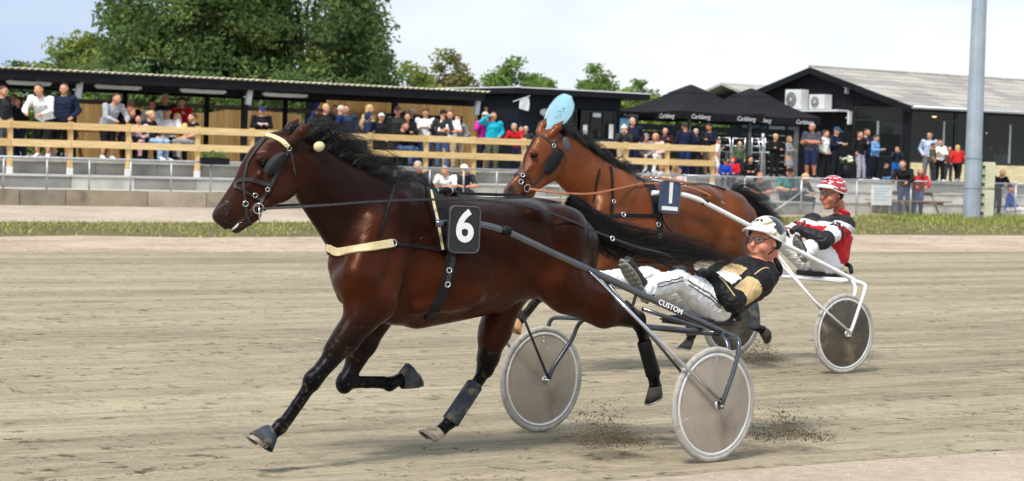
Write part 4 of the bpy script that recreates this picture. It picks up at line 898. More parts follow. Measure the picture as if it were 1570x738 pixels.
def cloth_folds(S, J, amp):                           # creases pulled across the cloth, none on face or hands
    W = S.V; nz = lambda k: np.sin(W @ np.array(k) + 1.7 * np.sin(W @ np.array(k[1:] + k[:1]) * .7))
    me0 = bpy.data.meshes.new('tmp'); me0.from_pydata(W.tolist(), [], S.Q.tolist()); nr = np.zeros(len(W) * 3); me0.vertices.foreach_get('normal', nr); nr = nr.reshape(-1, 3); bpy.data.meshes.remove(me0)
    f_ = 1.0 if S.h < .012 else .55
    fold = (np.abs(nz([62. * f_, 18. * f_, 55. * f_])) - .6) * .6 + (np.abs(nz([30. * f_, -44. * f_, 34. * f_])) - .6) * .5; hd_ = np.linalg.norm(W - J['head'], axis=1); hnd = np.minimum(np.linalg.norm(W - J['wrL'], axis=1), np.linalg.norm(W - J['wrR'], axis=1))
    S.V = W + nr * (fold * amp * np.clip((hd_ - .2) / .05, 0, 1) * np.clip((hnd - .03) / .05, 0, 1))[:, None]
def mirror_joints(J):
    for k in list(J):
        if k.endswith('L') and k[:-1] + 'R' not in J: J[k[:-1] + 'R'] = J[k] * vec(1, -1, 1)
    return J
def stand_pose(**kw):
    J = dict(pelvis=vec(0, 0, .95), neck=vec(0, 0, 1.48), head=vec(.02, 0, 1.635), shL=vec(0, .19, 1.42), elL=vec(-.03, .25, 1.14), wrL=vec(.06, .25, .90),
             hipL=vec(0, .09, .90), knL=vec(.03, .10, .49), anL=vec(-.01, .11, .10), toL=vec(.15, .14, .035))
    J.update(kw); return mirror_joints(J)
# ------------------------------------------------------------------ spectators
def pose_joints(p):
    if p == 'stand': return stand_pose(), (1, 0, 0)
    if p == 'pockets': return stand_pose(elL=vec(-.06, .30, 1.16), wrL=vec(.08, .20, .99), knR=vec(.06, -.11, .49), anR=vec(.05, -.14, .10), toR=vec(.20, -.19, .035)), (1, 0, -.05)
    if p == 'crossed': return stand_pose(elL=vec(.06, .26, 1.16), wrL=vec(.20, -.06, 1.20), elR=vec(.06, -.26, 1.15), wrR=vec(.21, .08, 1.15)), (1, 0, 0)
    if p == 'hip': return stand_pose(pelvis=vec(0, .03, .95), elR=vec(-.12, -.34, 1.18), wrR=vec(.05, -.18, 1.03), elL=vec(.02, .26, 1.13), wrL=vec(.16, .20, .93), head=vec(.03, .02, 1.635)), (1, .25, -.05)
    if p == 'drink': return stand_pose(elL=vec(.06, .27, 1.15), wrL=vec(.24, .12, 1.30), hdL=vec(.4, -.3, .8), elR=vec(-.05, -.26, 1.14), wrR=vec(.03, -.24, .91), knL=vec(.08, .11, .49), anL=vec(.08, .13, .10), toL=vec(.23, .17, .035)), (1, -.2, 0)
    if p == 'lean': return stand_pose(pelvis=vec(-.12, 0, .93), neck=vec(.14, 0, 1.42), head=vec(.22, 0, 1.56), fwd=vec(.9, 0, -.45), shL=vec(.10, .19, 1.36), elL=vec(.24, .27, 1.10), wrL=vec(.42, .16, 1.02), hipL=vec(-.12, .09, .88), knL=vec(-.06, .10, .48), anL=vec(-.10, .11, .10), toL=vec(.06, .13, .035)), (1, 0, -.05)
    if p == 'shade': return stand_pose(elR=vec(.10, -.36, 1.44), wrR=vec(.15, -.14, 1.64), hdR=vec(.1, 1, .1), elL=vec(-.02, .27, 1.16), wrL=vec(.16, .16, 1.05)), (1, 0, .02)
    if p == 'read': return stand_pose(elL=vec(.02, .25, 1.15), wrL=vec(.27, .10, 1.20), elR=vec(.02, -.25, 1.15), wrR=vec(.27, -.10, 1.20)), (1, 0, -.45)
    if p == 'photo': return stand_pose(elL=vec(.18, .22, 1.24), wrL=vec(.22, .07, 1.50), hdL=vec(.2, -.1, 1), elR=vec(.18, -.22, 1.24), wrR=vec(.22, -.07, 1.50), hdR=vec(.2, .1, 1)), (1, 0, 0)
    if p == 'walk': return stand_pose(knL=vec(.20, .10, .50), anL=vec(.22, .10, .12), toL=vec(.38, .11, .08), knR=vec(-.06, -.10, .48), anR=vec(-.26, -.10, .15), toR=vec(-.13, -.12, .04), elL=vec(-.14, .24, 1.16), wrL=vec(-.08, .24, .93), elR=vec(.04, -.25, 1.14), wrR=vec(.24, -.20, 1.02)), (1, 0, 0)
    if p == 'sit': return mirror_joints(dict(pelvis=vec(0, 0, .52), neck=vec(.03, 0, 1.05), head=vec(.06, 0, 1.20), shL=vec(.02, .19, .99), elL=vec(.06, .26, .72), wrL=vec(.28, .12, .64), hipL=vec(.02, .10, .52), knL=vec(.44, .14, .53), anL=vec(.42, .13, .10), toL=vec(.58, .15, .035))), (1, 0, 0)
    if p == 'sit_lean': return mirror_joints(dict(pelvis=vec(0, 0, .52), neck=vec(.22, 0, .98), head=vec(.31, 0, 1.11), fwd=vec(.9, 0, -.4), shL=vec(.18, .19, .93), elL=vec(.34, .27, .70), wrL=vec(.52, .10, .68), hipL=vec(.02, .10, .52), knL=vec(.44, .16, .53), anL=vec(.40, .14, .10), toL=vec(.56, .16, .035))), (1, 0, -.1)
    if p == 'sit_table': return mirror_joints(dict(pelvis=vec(0, 0, .52), neck=vec(.10, 0, 1.04), head=vec(.15, 0, 1.19), fwd=vec(.97, 0, -.2), shL=vec(.08, .19, .98), elL=vec(.22, .27, .80), wrL=vec(.42, .10, .79), hipL=vec(.02, .10, .52), knL=vec(.44, .13, .53), anL=vec(.40, .13, .10), toL=vec(.56, .15, .035))), (1, 0, -.1)
_pose = {}
GEN = [skin_mat(0), cloth((60, 60, 66)), cloth((40, 42, 50)), cloth((50, 50, 52)), mat('dark_hair', (.02, .014, .01), rough=.6)]
def pose_mesh(p, sleeves, legs, skirt, build):
    key = (p, sleeves, legs, skirt, build)
    if key not in _pose:
        J, hdv = pose_joints(p); S = human(J, .017, sleeves, legs, build, skirt, head_dir=hdv, belly=.03 if build > 1.2 else 0)
        cloth_folds(S, J, .020); me = S.mat_mesh('person_body', GEN, .006); fd = Vector(hdv).normalized(); sd = Vector((0, 0, 1)).cross(fd).normalized(); M = Matrix((fd, sd, fd.cross(sd))).transposed().to_4x4(); M.translation = Vector(J['head'])
        _pose[key] = (me, M, float(S.V[:, 2].max()))
    return _pose[key]
def shell(fn_lim, r, jit=0.0, drop=0.0, n=26, m=12, seed=1, c=(-.012, 0, .028)):
    rg = np.random.default_rng(seed); mb = MB(); V = []
    for i in range(m + 1):
        for j in range(n):
            ph = 2 * math.pi * j / n; lim = fn_lim(ph); th = lim * min(1.0, i / m); k = 1 + jit * rg.normal()
            V.append((c[0] + r[0] * k * math.sin(th) * math.cos(ph), c[1] + r[1] * k * math.sin(th) * math.sin(ph), c[2] + r[2] * k * math.cos(th) - (drop * max(0, i / m - .6) / .4 if math.cos(ph) < .25 else 0)))
    mb.add(V, [(i * n + j, (i + 1) * n + j, (i + 1) * n + (j + 1) % n, i * n + (j + 1) % n) for i in range(m) for j in range(n)], 0, True); return mb
def front(ph, a, b): f = (1 + math.cos(ph)) / 2; return math.radians(b + (a - b) * f ** 1.5)
HM = {}
HM['short'] = [shell(lambda ph: front(ph, 48, 112), (.112, .088, .106), .02, seed=2)]
HM['long'] = [shell(lambda ph: front(ph, 46, 125), (.116, .098, .108), .02, drop=.16, seed=3)]
HM['bun'] = [shell(lambda ph: front(ph, 46, 115), (.112, .090, .106), .02, seed=4).ell((-.11, 0, .06), (.045, .045, .045))]
HM['thin'] = [shell(lambda ph: math.radians(58 + 55 * (1 - math.cos(ph)) / 2) if True else 0, (.103, .082, .103), .01, seed=5)]
cap_ = shell(lambda ph: front(ph, 72, 98), (.118, .094, .112), 0, seed=6); cap_.box((.075, -.07, .058), (.20, .07, .068)); HM['cap'] = [cap_]
HM['beanie'] = [shell(lambda ph: front(ph, 70, 105), (.122, .100, .125), .015, seed=7)]
HM['hood'] = [shell(lambda ph: front(ph, 42, 150), (.138, .118, .132), .01, drop=.05, seed=8)]
bob = shell(lambda ph: front(ph, 70, 110), (.128, .108, .125), .05, seed=9); bob.ell((-.02, 0, .165), (.045, .045, .045)); HM['bobble'] = [bob]
GENH = mat('hair_default', (.05, .03, .02), rough=.65)
HMESH = {k: v[0].mesh('hair', GENH) for k, v in HM.items()}
SHADES = MB().box((.078, -.062, -.002), (.098, -.008, .030)).box((.078, .008, -.002), (.098, .062, .030)).box((.080, -.01, .018), (.094, .01, .026)).mesh('sunglasses', mat('sunglass', (.008, .008, .009), rough=.1))
PAPER = MB().box((.10, -.13, -.30), (.30, .13, -.296)).mesh('race_programme', M_WHITE)
def hairmat(rgb): return mat('hair_%d_%d_%d' % rgb, srgb(*rgb), rough=.6, var=.3, scale=40)
BLK, NVY, WHT, GRY, RED, BGE, JEA, LBL, DKG = (24, 24, 27), (28, 36, 62), (232, 232, 232), (140, 142, 148), (190, 30, 40), (176, 158, 128), (70, 92, 130), (120, 160, 205), (48, 50, 54)
BRN, BLD, GHR, DRK, RHR = (66, 44, 30), (205, 172, 118), (190, 186, 180), (32, 25, 22), (140, 80, 46)
NP = [0]
def person(x, y, b, pose, f, top, leg, hair, hcol, lab, sleeves='long', legs='long', skirt=False, build=1.16, seat=None, floor=None, shoe=BLK, sk=0, shades=False, paper=False, group='spectators on the terrace'):
    if pose == 'stand': pose = ('stand', 'hip', 'drink', 'pockets')[(NP[0] * 7 + 3) % 4]
    me, MH, ht = pose_mesh(pose, sleeves, legs, skirt, build); a, zt_ = az(x, y, b)
    hat = {'cap': .02, 'beanie': .03, 'hood': .035, 'bobble': .06}.get(hair, .012)
    if seat is not None: sc = (zt_ - seat) / (ht + hat - .45); sc = min(max(sc, .50), 1.12); z = seat - .45 * sc
    else:
        fl = DECK if floor is None else floor; sc = (zt_ - fl) / (ht + hat); sc = min(max(sc, .5), 1.14); z = fl
    o = link('person', me); o.location = wp(a, b, z); ang = TA - math.pi / 2 + math.radians(f); wob = random.Random(NP[0]); o.rotation_euler = (wob.uniform(-.035, .035), wob.uniform(-.03, .05), ang); o.scale = (sc * 1.12, sc * 1.16, sc)
    hx = Vector((MH.translation.x, MH.translation.y, 0)); hx.rotate(Euler((0, 0, ang))); o.location -= hx * sc * .85      # the head, not the feet, sits on the sight line
    for i, m_ in enumerate([skin_mat(sk), cloth(top), cloth(leg), cloth(shoe), GEN[4]]): o.material_slots[i].link = 'OBJECT'; o.material_slots[i].material = m_
    tag(o, lab, 'person', group)
    if hair != 'bald':
        h = link('hair' if hair in ('short', 'long', 'bun', 'thin') else {'bobble': 'bobble_hat'}.get(hair, hair), HMESH[hair], o); h.matrix_local = MH
        h.material_slots[0].link = 'OBJECT'; h.material_slots[0].material = hairmat(hcol) if hair in ('short', 'long', 'bun', 'thin') else cloth(hcol)
        if hair == 'cap': h2 = link('hair', HMESH['thin'], o); h2.matrix_local = MH; h2.material_slots[0].link = 'OBJECT'; h2.material_slots[0].material = hairmat(BRN)
    if shades: link('sunglasses', SHADES, o).matrix_local = MH
    if paper: link('race_programme', PAPER, o).matrix_local = MH @ Matrix.Translation((.02, 0, .0))
    NP[0] += 1; return o
F0 = 47.62; TS = DECK + .455      # front row on the terrace; seat of a picnic table
C = -34
# left block
person(4, 131, 48.2, 'stand', 30, DKG, (95, 95, 98), 'short', BRN, 'man in dark vest and grey trousers at the left edge of the terrace', floor=DECK)
person(19, 143, 50.4, 'stand', -20, (70, 100, 150), NVY, 'cap', (150, 120, 80), 'person in blue with a tan hat behind the rail at far left')
person(33, 149, 50.0, 'stand', -70, BLK, NVY, 'long', DRK, 'dark haired person in black left of the white hooded man')
person(60, 128, F0, 'lean', C - 10, WHT, BLK, 'short', BRN, 'man in white hooded top and black shorts leaning on the rail', legs='shorts', shoe=WHT)
person(96, 127, 47.9, 'stand', C, NVY, BLK, 'short', BRN, 'man in navy jumper and black shorts by the first pavilion post', legs='shorts', shoe=GRY)
person(176, 142, 47.8, 'lean', 10, (165, 168, 176), BLK, 'short', BRN, 'man in light grey hooded jacket bending over the rail', legs='shorts', shoe=WHT)
person(203, 153, 50.6, 'stand', C, BLK, BLK, 'short', GHR, 'grey haired person in black standing behind the family table')
person(199, 164, 48.05, 'sit_table', 40, BLK, BLK, 'long', RHR, 'red haired young person in black at the left of the family table', seat=TS)
person(212, 176, 48.0, 'sit', C, (225, 185, 190), (200, 150, 160), 'short', BRN, 'small child in pale pink at the family table', seat=TS)
person(233.5, 154, 50.2, 'stand', C, WHT, NVY, 'long', RHR, 'woman with sunglasses and white top behind the family table', shades=True)
person(254, 143, 50.5, 'stand', -20, BLK, BLK, 'cap', (215, 215, 215), 'man in striped black jacket with a white cap behind the table')
person(230, 169, 48.05, 'sit', 35, (30, 32, 36), (150, 180, 210), 'bun', BLD, 'blonde woman in dark jacket and light jeans at the family table', seat=TS, shoe=WHT)
person(257, 161, 49.45, 'sit_table', C, WHT, BLK, 'cap', BLK, 'man in white shirt and black cap behind the family table', seat=TS, sleeves='short')
person(278, 148, 50.3, 'stand', -40, RED, DKG, 'cap', (45, 45, 50), 'person in red jacket and dark cap behind the family table')
person(272, 173, 49.4, 'sit_table', -60, (225, 200, 120), BGE, 'long', BLD, 'fair haired person in pale yellow at the family table', seat=TS)
person(295, 173, 48.05, 'sit', -95, BLK, (150, 150, 150), 'short', BRN, 'man in black shirt and grey trousers at the right of the family table', seat=TS, sleeves='short')
person(401, 162, F0, 'read', -15, BLK, DKG, 'cap', (36, 52, 92), 'man in black with navy cap reading a programme at the rail', paper=True)
person(455, 188, 49.5, 'sit', -20, BLK, NVY, 'short', DRK, 'dark haired person sitting low behind the dark horse ears', seat=TS)
# middle block, above the mane of the dark horse
person(482, 155, 49.2, 'stand', 60, (32, 46, 78), NVY, 'hood', (32, 46, 78), 'person in navy with the hood up, turned away')
person(491, 166, 48.6, 'stand', C, DKG, BLK, 'cap', DRK, 'person in dark cap beside the navy hooded person')
person(501, 159, 48.4, 'stand', 0, BLK, NVY, 'short', BLD, 'fair haired boy in black jumper above the ear plug')
person(511.5, 160.5, 49.4, 'stand', C, (60, 60, 75), NVY, 'short', BRN, 'ruddy man standing behind the fair haired boy')
person(525, 161, 48.3, 'stand', 60, (30, 44, 90), NVY, 'thin', GHR, 'balding man in royal blue jacket seen from the side')
person(534, 160, 48.9, 'stand', C, (44, 58, 82), NVY, 'short', BRN, 'man in dark blue jacket with a pale shirt front')
person(565, 160, 48.9, 'stand', 30, (196, 168, 132), BGE, 'long', BLD, 'blonde woman in beige above the mane')
person(563, 171, 48.2, 'stand', 70, (36, 48, 84), NVY, 'hood', (36, 48, 84), 'child in navy hood in front of the blonde woman')
person(586, 173, 48.0, 'stand', C, BLK, BLK, 'cap', WHT, 'man in black with a white fronted cap')
person(611, 163, 48.6, 'stand', C, (44, 48, 44), DKG, 'cap', (50, 46, 44), 'man in dark green jacket and dark cap')
person(623, 173, 48.4, 'crossed', C, BLK, NVY, 'long', DRK, 'dark haired woman in black beside the man in green')
person(630, 165, 49.3, 'shade', C, DKG, NVY, 'cap', WHT, 'person in white cap shading the eyes')
person(653, 166, 48.5, 'read', C, WHT, JEA, 'short', BRN, 'man in white sweatshirt holding papers', paper=True)
person(619, 186, 48.2, 'sit_table', 30, BLK, JEA, 'short', DRK, 'man in black sitting at the middle picnic table in blue jeans', seat=TS)
person(632, 185, 49.6, 'sit_table', C, (40, 38, 42), BLK, 'long', BRN, 'woman in black sitting beside the man in jeans', seat=TS)
person(650, 193, 49.5, 'sit_table', -60, (200, 210, 225), JEA, 'short', BRN, 'child at the right end of the middle picnic table', seat=TS)
person(679, 167, 48.0, 'pockets', 120, (42, 46, 50), JEA, 'cap', (34, 34, 36), 'man in charcoal jacket and cap with his back turned')
person(690.5, 169, 47.9, 'crossed', C, (238, 238, 238), BGE, 'short', BRN, 'man in white shirt and beige trousers with dark beard', sleeves='short')
person(703, 176, 48.1, 'pockets', -60, (128, 130, 134), (188, 172, 146), 'short', BRN, 'man in grey jacket and beige trousers beside the white shirt')
person(642, 247, 46.05, 'sit_lean', C, (60, 62, 68), DKG, 'short', GHR, 'white haired man sitting on the steps below the rail', seat=.83, group='spectators on the steps')
person(684, 254, 46.05, 'sit_lean', C - 15, WHT, NVY, 'thin', GHR, 'man in white shirt sitting on the steps above the harness', sleeves='short', seat=.83, group='spectators on the steps')
person(710, 251, 46.05, 'sit_lean', C + 10, (48, 50, 56), DKG, 'cap', (232, 228, 220), 'man in charcoal shirt and white cap sitting on the steps', sleeves='short', seat=.83, group='spectators on the steps')
person(744, 171, 48.1, 'photo', C, (205, 50, 165), NVY, 'cap', (210, 200, 190), 'woman in magenta jacket beside the turquoise jacket')
person(756, 171, 47.75, 'shade', C + 15, (20, 165, 190), (86, 88, 72), 'short', BRN, 'woman in turquoise jacket shading her eyes')
person(789, 189, 47.8, 'lean', C - 20, RED, NVY, 'short', GHR, 'white haired man in red jacket in front of the bay horse')
person(797, 193, 48.8, 'stand', C, (150, 40, 44), NVY, 'short', BRN, 'person half hidden behind the man in red')
person(806, 193, 48.2, 'stand', C, DKG, BLK, 'thin', GHR, 'bald man in sunglasses above the bay horse nose', shades=True)
# block below the left parasol
person(956, 191, F0, 'photo', C, DKG, BGE, 'bobble', (232, 222, 196), 'person in cream bobble hat taking a photograph')
person(972, 180, 48.1, 'pockets', C + 10, (26, 30, 46), NVY, 'thin', GHR, 'bald broad man in navy beside the cream bobble hat', build=1.3)
person(990, 204, 48.3, 'sit', C, GRY, DKG, 'beanie', (130, 132, 138), 'person in grey beanie sitting below the left parasol', seat=TS)
person(1005, 204, 48.2, 'sit', -60, (228, 190, 182), (236, 232, 226), 'long', BLD, 'blonde woman in pale pink and white trousers', seat=TS, shoe=WHT)
person(1018, 196, 49.8, 'stand', C, (50, 34, 36), DKG, 'thin', GHR, 'man in dark coat with a white scarf')
person(1050, 188, 48.4, 'stand', 160, (24, 32, 62), (40, 60, 110), 'short', DRK, 'tall man in navy jacket turned away by the parasol pole', sk=1)
person(1066, 197, 48.5, 'stand', C - 20, BLK, DKG, 'short', GHR, 'white haired man in black jacket and white shirt')
person(1088.5, 189, 48.4, 'read', -70, (22, 28, 50), (150, 130, 100), 'short', DRK, 'man in navy and beige trousers holding a cup', sk=1)
person(1099, 212, 47.75, 'stand', 60, (240, 225, 225), (240, 228, 228), 'short', BRN, 'girl in white dress at the end of the timber fence', sleeves='short', legs='shorts', shoe=(225, 190, 195))
person(1016, 250, 46.75, 'sit', C, WHT, (200, 190, 180), 'short', BLD, 'fair child in white sitting on the steps above number 1', seat=1.14, group='children on the steps')
person(1033, 251, 46.9, 'sit', 30, (214, 190, 160), BGE, 'long', BLD, 'fair child in beige behind the children on the steps', seat=1.14, group='children on the steps')
person(1043, 258, 46.65, 'sit', C, (226, 200, 190), GRY, 'short', BLD, 'smallest child on the steps above number 1', seat=1.14, group='children on the steps')
person(1111.5, 244, 47.1, 'sit', C, (24, 68, 170), NVY, 'cap', (30, 40, 60), 'child in bright blue jacket on the terrace edge', seat=DECK, group='children on the steps')
person(1124, 241, 47.1, 'sit', C - 20, (205, 28, 44), NVY, 'hood', (205, 28, 44), 'child in red with the hood up on the terrace edge', seat=DECK, group='children on the steps')
person(1133, 217, 48.0, 'stand', C + 10, (84, 96, 72), (40, 50, 66), 'short', (226, 200, 150), 'fair haired boy in olive jacket behind the red hooded child')
person(1150, 238, 47.15, 'sit_lean', C, BLK, BLK, 'hood', (20, 20, 22), 'person in black hooded coat sitting on the terrace edge', seat=DECK, group='spectators on the steps')
person(1189, 205, 48.1, 'crossed', C + 20, BLK, BLK, 'short', (214, 190, 140), 'blonde woman in black with folded arms')
person(1212, 209, 48.0, 'crossed', 30, (140, 142, 148), (150, 144, 150), 'long', (150, 110, 80), 'woman in grey cardigan and dress with long hair', skirt=True, legs='bare', shoe=BLK)
person(1245, 189, 48.2, 'crossed', C - 30, (72, 74, 84), (36, 44, 74), 'short', GHR, 'broad man in grey polo shirt and navy shorts', sleeves='short', legs='shorts', build=1.3, sk=1)
person(1165, 263, 46.2, 'sit_lean', C, (62, 62, 64), DKG, 'thin', (160, 110, 90), 'ruddy man in grey shirt sitting behind the mesh fence', sleeves='short', seat=.83, build=1.3, sk=1, group='spectators on the steps')
person(1210.5, 257, 46.35, 'sit_lean', C, (40, 120, 112), DKG, 'cap', (24, 24, 26), 'person in black cap and teal top sitting behind the mesh fence', seat=.9, sleeves='short', group='spectators on the steps')
person(1231, 265, 46.1, 'sit_lean', C + 40, (70, 70, 76), DKG, 'long', BLD, 'fair haired person sitting low beside the black cap', seat=.83, group='spectators on the steps')
person(1263.5, 199, 48.2, 'pockets', 20, (240, 240, 238), BLK, 'bun', BRN, 'woman in white hooded jacket and black trousers')
person(1281, 194, 48.3, 'read', 20, (26, 32, 52), (28, 30, 40), 'cap', (40, 80, 110), 'man in navy jacket and blue cap reading a paper', paper=True)
person(1320.5, 201, 48.2, 'stand', 10, BLK, (160, 158, 170), 'bun', BRN, 'woman in black top and pale striped trousers')
person(1331, 197, 49.0, 'stand', -10, (30, 40, 70), NVY, 'short', BRN, 'man in navy behind the woman in striped trousers')
person(1342, 206, 48.5, 'read', 25, (112, 158, 205), BLK, 'short', DRK, 'woman in light blue denim jacket and black trousers', shoe=WHT)
person(1374, 225, 48.8, 'photo', C, (34, 40, 56), (30, 100, 180), 'short', (150, 110, 70), 'boy in dark top and blue shorts by the clubhouse corner', legs='shorts')
person(1358, 250, 48.1, 'sit', 45, BLK, (90, 130, 170), 'short', BRN, 'person in black and blue jeans sitting low by the glass', seat=DECK + .05)
person(1387, 245, 45.35, 'lean', C - 20, (30, 30, 34), (44, 60, 96), 'short', BRN, 'man in dark jacket and jeans at the apron picnic table', floor=.46, group='people on the apron')
person(1411, 257, 45.3, 'lean', C, (196, 44, 52), (70, 92, 140), 'long', BLD, 'blonde woman in red coat at the apron picnic table', floor=.46, group='people on the apron')
person(1426, 202, 48.9, 'pockets', -60, (176, 192, 214), (110, 110, 116), 'short', BRN, 'man in pale blue hooded top wearing sunglasses', shades=True)
person(1431, 219, 48.3, 'stand', 60, (74, 78, 58), (50, 50, 54), 'short', BRN, 'man in olive shirt turned towards the mast', sleeves='short', sk=1)
person(1443, 214, 48.5, 'crossed', -20, (238, 234, 230), BLK, 'short', BRN, 'woman in white jacket beside the olive shirt', shoe=WHT)
person(1470, 222, 48.4, 'walk', 120, (206, 44, 44), BLK, 'long', (200, 160, 100), 'girl in red jacket walking towards the mast', shoe=WHT)
person(1455, 224, 50.2, 'stand', C, (90, 60, 60), DKG, 'short', BRN, 'person in the shade behind the girl in red')
person(1536, 259, 46.0, 'lean', C + 20, BLK, (30, 30, 34), 'short', (206, 170, 120), 'fair haired boy in black right of the mast', floor=.46, group='people on the apron')
person(1550, 284, 46.1, 'sit', 40, (30, 90, 180), (220, 220, 225), 'short', BRN, 'small child in blue right of the mast', floor=None, seat=.62, group='people on the apron')
person(1533, 223, 54.4, 'sit', -10, (225, 225, 220), DKG, 'short', GHR, 'white haired man in white shirt sitting inside the clubhouse window', seat=TS, group='guests inside the clubhouse')
person(1515, 222, 54.0, 'sit', 20, (60, 110, 90), DKG, 'short', BRN, 'person in green sitting inside the clubhouse window', seat=TS, group='guests inside the clubhouse')
person(1551, 232, 54.8, 'sit', -60, (180, 150, 130), DKG, 'long', BRN, 'person in beige sitting behind the white haired guest', seat=TS, group='guests inside the clubhouse')
# ------------------------------------------------------------------ horses
def coat_material(name, rough=0.33):
    m = bpy.data.materials.new(name); m.use_nodes = True
    n, l = m.node_tree.nodes, m.node_tree.links; p = n['Principled BSDF']
    at_ = n.new('ShaderNodeAttribute'); at_.attribute_name = 'coat'
    tc = n.new('ShaderNodeTexCoord'); nz = n.new('ShaderNodeTexNoise'); nz.inputs['Scale'].default_value = 5.0; nz.inputs['Detail'].default_value = 6
    l.new(tc.outputs['Object'], nz.inputs['Vector'])
    rg = n.new('ShaderNodeMapRange'); rg.inputs['From Min'].default_value = 0.3; rg.inputs['From Max'].default_value = 0.7
    rg.inputs['To Min'].default_value = 0.72; rg.inputs['To Max'].default_value = 1.25
    l.new(nz.outputs['Fac'], rg.inputs['Value'])
    vm = n.new('ShaderNodeVectorMath'); vm.operation = 'SCALE'
    l.new(at_.outputs['Color'], vm.inputs[0]); l.new(rg.outputs[0], vm.inputs['Scale']); l.new(vm.outputs[0], p.inputs['Base Color'])
    mp = n.new('ShaderNodeMapping'); mp.inputs['Scale'].default_value = (30, 90, 90); l.new(tc.outputs['Object'], mp.inputs['Vector'])
    hn = n.new('ShaderNodeTexNoise'); hn.inputs['Scale'].default_value = 4.0; hn.inputs['Detail'].default_value = 2; l.new(mp.outputs[0], hn.inputs['Vector'])
    ms = n.new('ShaderNodeTexNoise'); ms.inputs['Scale'].default_value = 9.0; ms.inputs['Detail'].default_value = 3; l.new(tc.outputs['Object'], ms.inputs['Vector'])
    b1 = n.new('ShaderNodeBump'); b1.inputs['Strength'].default_value = 0.34; b1.inputs['Distance'].default_value = 0.03; l.new(ms.outputs['Fac'], b1.inputs['Height'])
    b2 = n.new('ShaderNodeBump'); b2.inputs['Strength'].default_value = 0.12; b2.inputs['Distance'].default_value = 0.004; l.new(hn.outputs['Fac'], b2.inputs['Height']); l.new(b1.outputs[0], b2.inputs['Normal'])
    l.new(b2.outputs[0], p.inputs['Normal'])
    # sand spattered over the lower legs and belly
    sx = n.new('ShaderNodeSeparateXYZ'); l.new(tc.outputs['Object'], sx.inputs[0]); zr = n.new('ShaderNodeMapRange'); zr.inputs['From Min'].default_value = 1.0; zr.inputs['From Max'].default_value = .35; l.new(sx.outputs['Z'], zr.inputs['Value'])
    dn = n.new('ShaderNodeTexNoise'); dn.inputs['Scale'].default_value = 34.0; dn.inputs['Detail'].default_value = 5; l.new(tc.outputs['Object'], dn.inputs['Vector']); dr = n.new('ShaderNodeMapRange'); dr.inputs['From Min'].default_value = .58; dr.inputs['From Max'].default_value = .72; l.new(dn.outputs['Fac'], dr.inputs['Value'])
    ml = n.new('ShaderNodeMath'); ml.operation = 'MULTIPLY'; l.new(zr.outputs[0], ml.inputs[0]); l.new(dr.outputs[0], ml.inputs[1]); m2 = n.new('ShaderNodeMath'); m2.operation = 'MULTIPLY'; m2.inputs[1].default_value = .5; l.new(ml.outputs[0], m2.inputs[0])
    dm = n.new('ShaderNodeMix'); dm.data_type = 'RGBA'; dm.inputs['B'].default_value = (.16, .125, .08, 1); l.new(m2.outputs[0], dm.inputs['Factor']); l.new(vm.outputs[0], dm.inputs['A']); l.new(dm.outputs['Result'], p.inputs['Base Color'])
    rv = n.new('ShaderNodeMapRange'); rv.inputs['From Min'].default_value = .3; rv.inputs['From Max'].default_value = .7; rv.inputs['To Min'].default_value = rough * .75; rv.inputs['To Max'].default_value = rough * 1.5; l.new(ms.outputs['Fac'], rv.inputs['Value']); l.new(rv.outputs[0], p.inputs['Roughness'])
    p.inputs['Roughness'].default_value = rough; p.inputs['Specular IOR Level'].default_value = 0.45
    tn = n.new('ShaderNodeVectorMath'); tn.operation = 'MULTIPLY_ADD'; tn.inputs[1].default_value = (9, 16, 24); tn.inputs[2].default_value = (.10, .10, .10); l.new(at_.outputs['Color'], tn.inputs[0]); mnn = n.new('ShaderNodeVectorMath'); mnn.operation = 'MINIMUM'; mnn.inputs[1].default_value = (.8, .55, .45); l.new(tn.outputs[0], mnn.inputs[0]); l.new(mnn.outputs[0], p.inputs['Specular Tint'])
    return m
M_BLACKHAIR = mat('black_hair', (0.007, 0.0055, 0.005), rough=0.42, var=0.5, scale=30)
M_EYE = mat('horse_eye', (0.004, 0.003, 0.003), rough=0.06, var=0.1)
M_LEATHER = mat('black_leather', (.008, .008, .009), rough=.48, var=.25, scale=40, bump=.15, bscale=120, spec=.2)
M_GREYSTRAP = mat('grey_worn_strap', (.026, .027, .029), rough=.48, var=.4, scale=60, spec=.3)
M_TAN = mat('tan_leather', (0.35, 0.13, 0.05), rough=0.5, var=0.2, scale=40)
M_CREAM = mat('cream_band', (0.62, 0.52, 0.30), rough=0.55, var=0.12, scale=30, dirt=((0.3, 0.22, 0.12), 25.0, 0.62))
M_STEEL = mat('steel_fitting', (0.72, 0.72, 0.74), rough=0.16, metal=1.0, var=0.1)
M_NEO = mat('grey_boot', (.050, .060, .075), rough=.75, var=.4, scale=18, bump=.3, bscale=60, spec=.2, dirt=((.22, .18, .12), 14.0, .52))
M_HOOF = mat('pale_hoof', (0.42, 0.34, 0.25), rough=0.6, var=0.25, scale=25, stretch=(1, 1, 5), dirt=((0.16, 0.12, 0.08), 12.0, 0.55))
M_HOOFD = mat('dark_hoof', (0.05, 0.045, 0.04), rough=0.6, var=0.35, scale=25)
M_SHOE = mat('worn_horseshoe', (0.35, 0.34, 0.33), rough=0.45, metal=0.8, var=0.3)

class Horse:
    pass
def frame(b0, a0):
    def q(x, y, s=0.0):
        p = at(x, y, b0 - s); return np.array([a0 - float(p @ TV), s, float(p[2])])
    return q
def horse_matrix(b0, a0): return Matrix.Translation(wp(a0, b0)) @ Matrix.Rotation(TA + math.pi, 4, 'Z')

B6, A6 = 10.75, 6.9
q6 = frame(B6, A6)
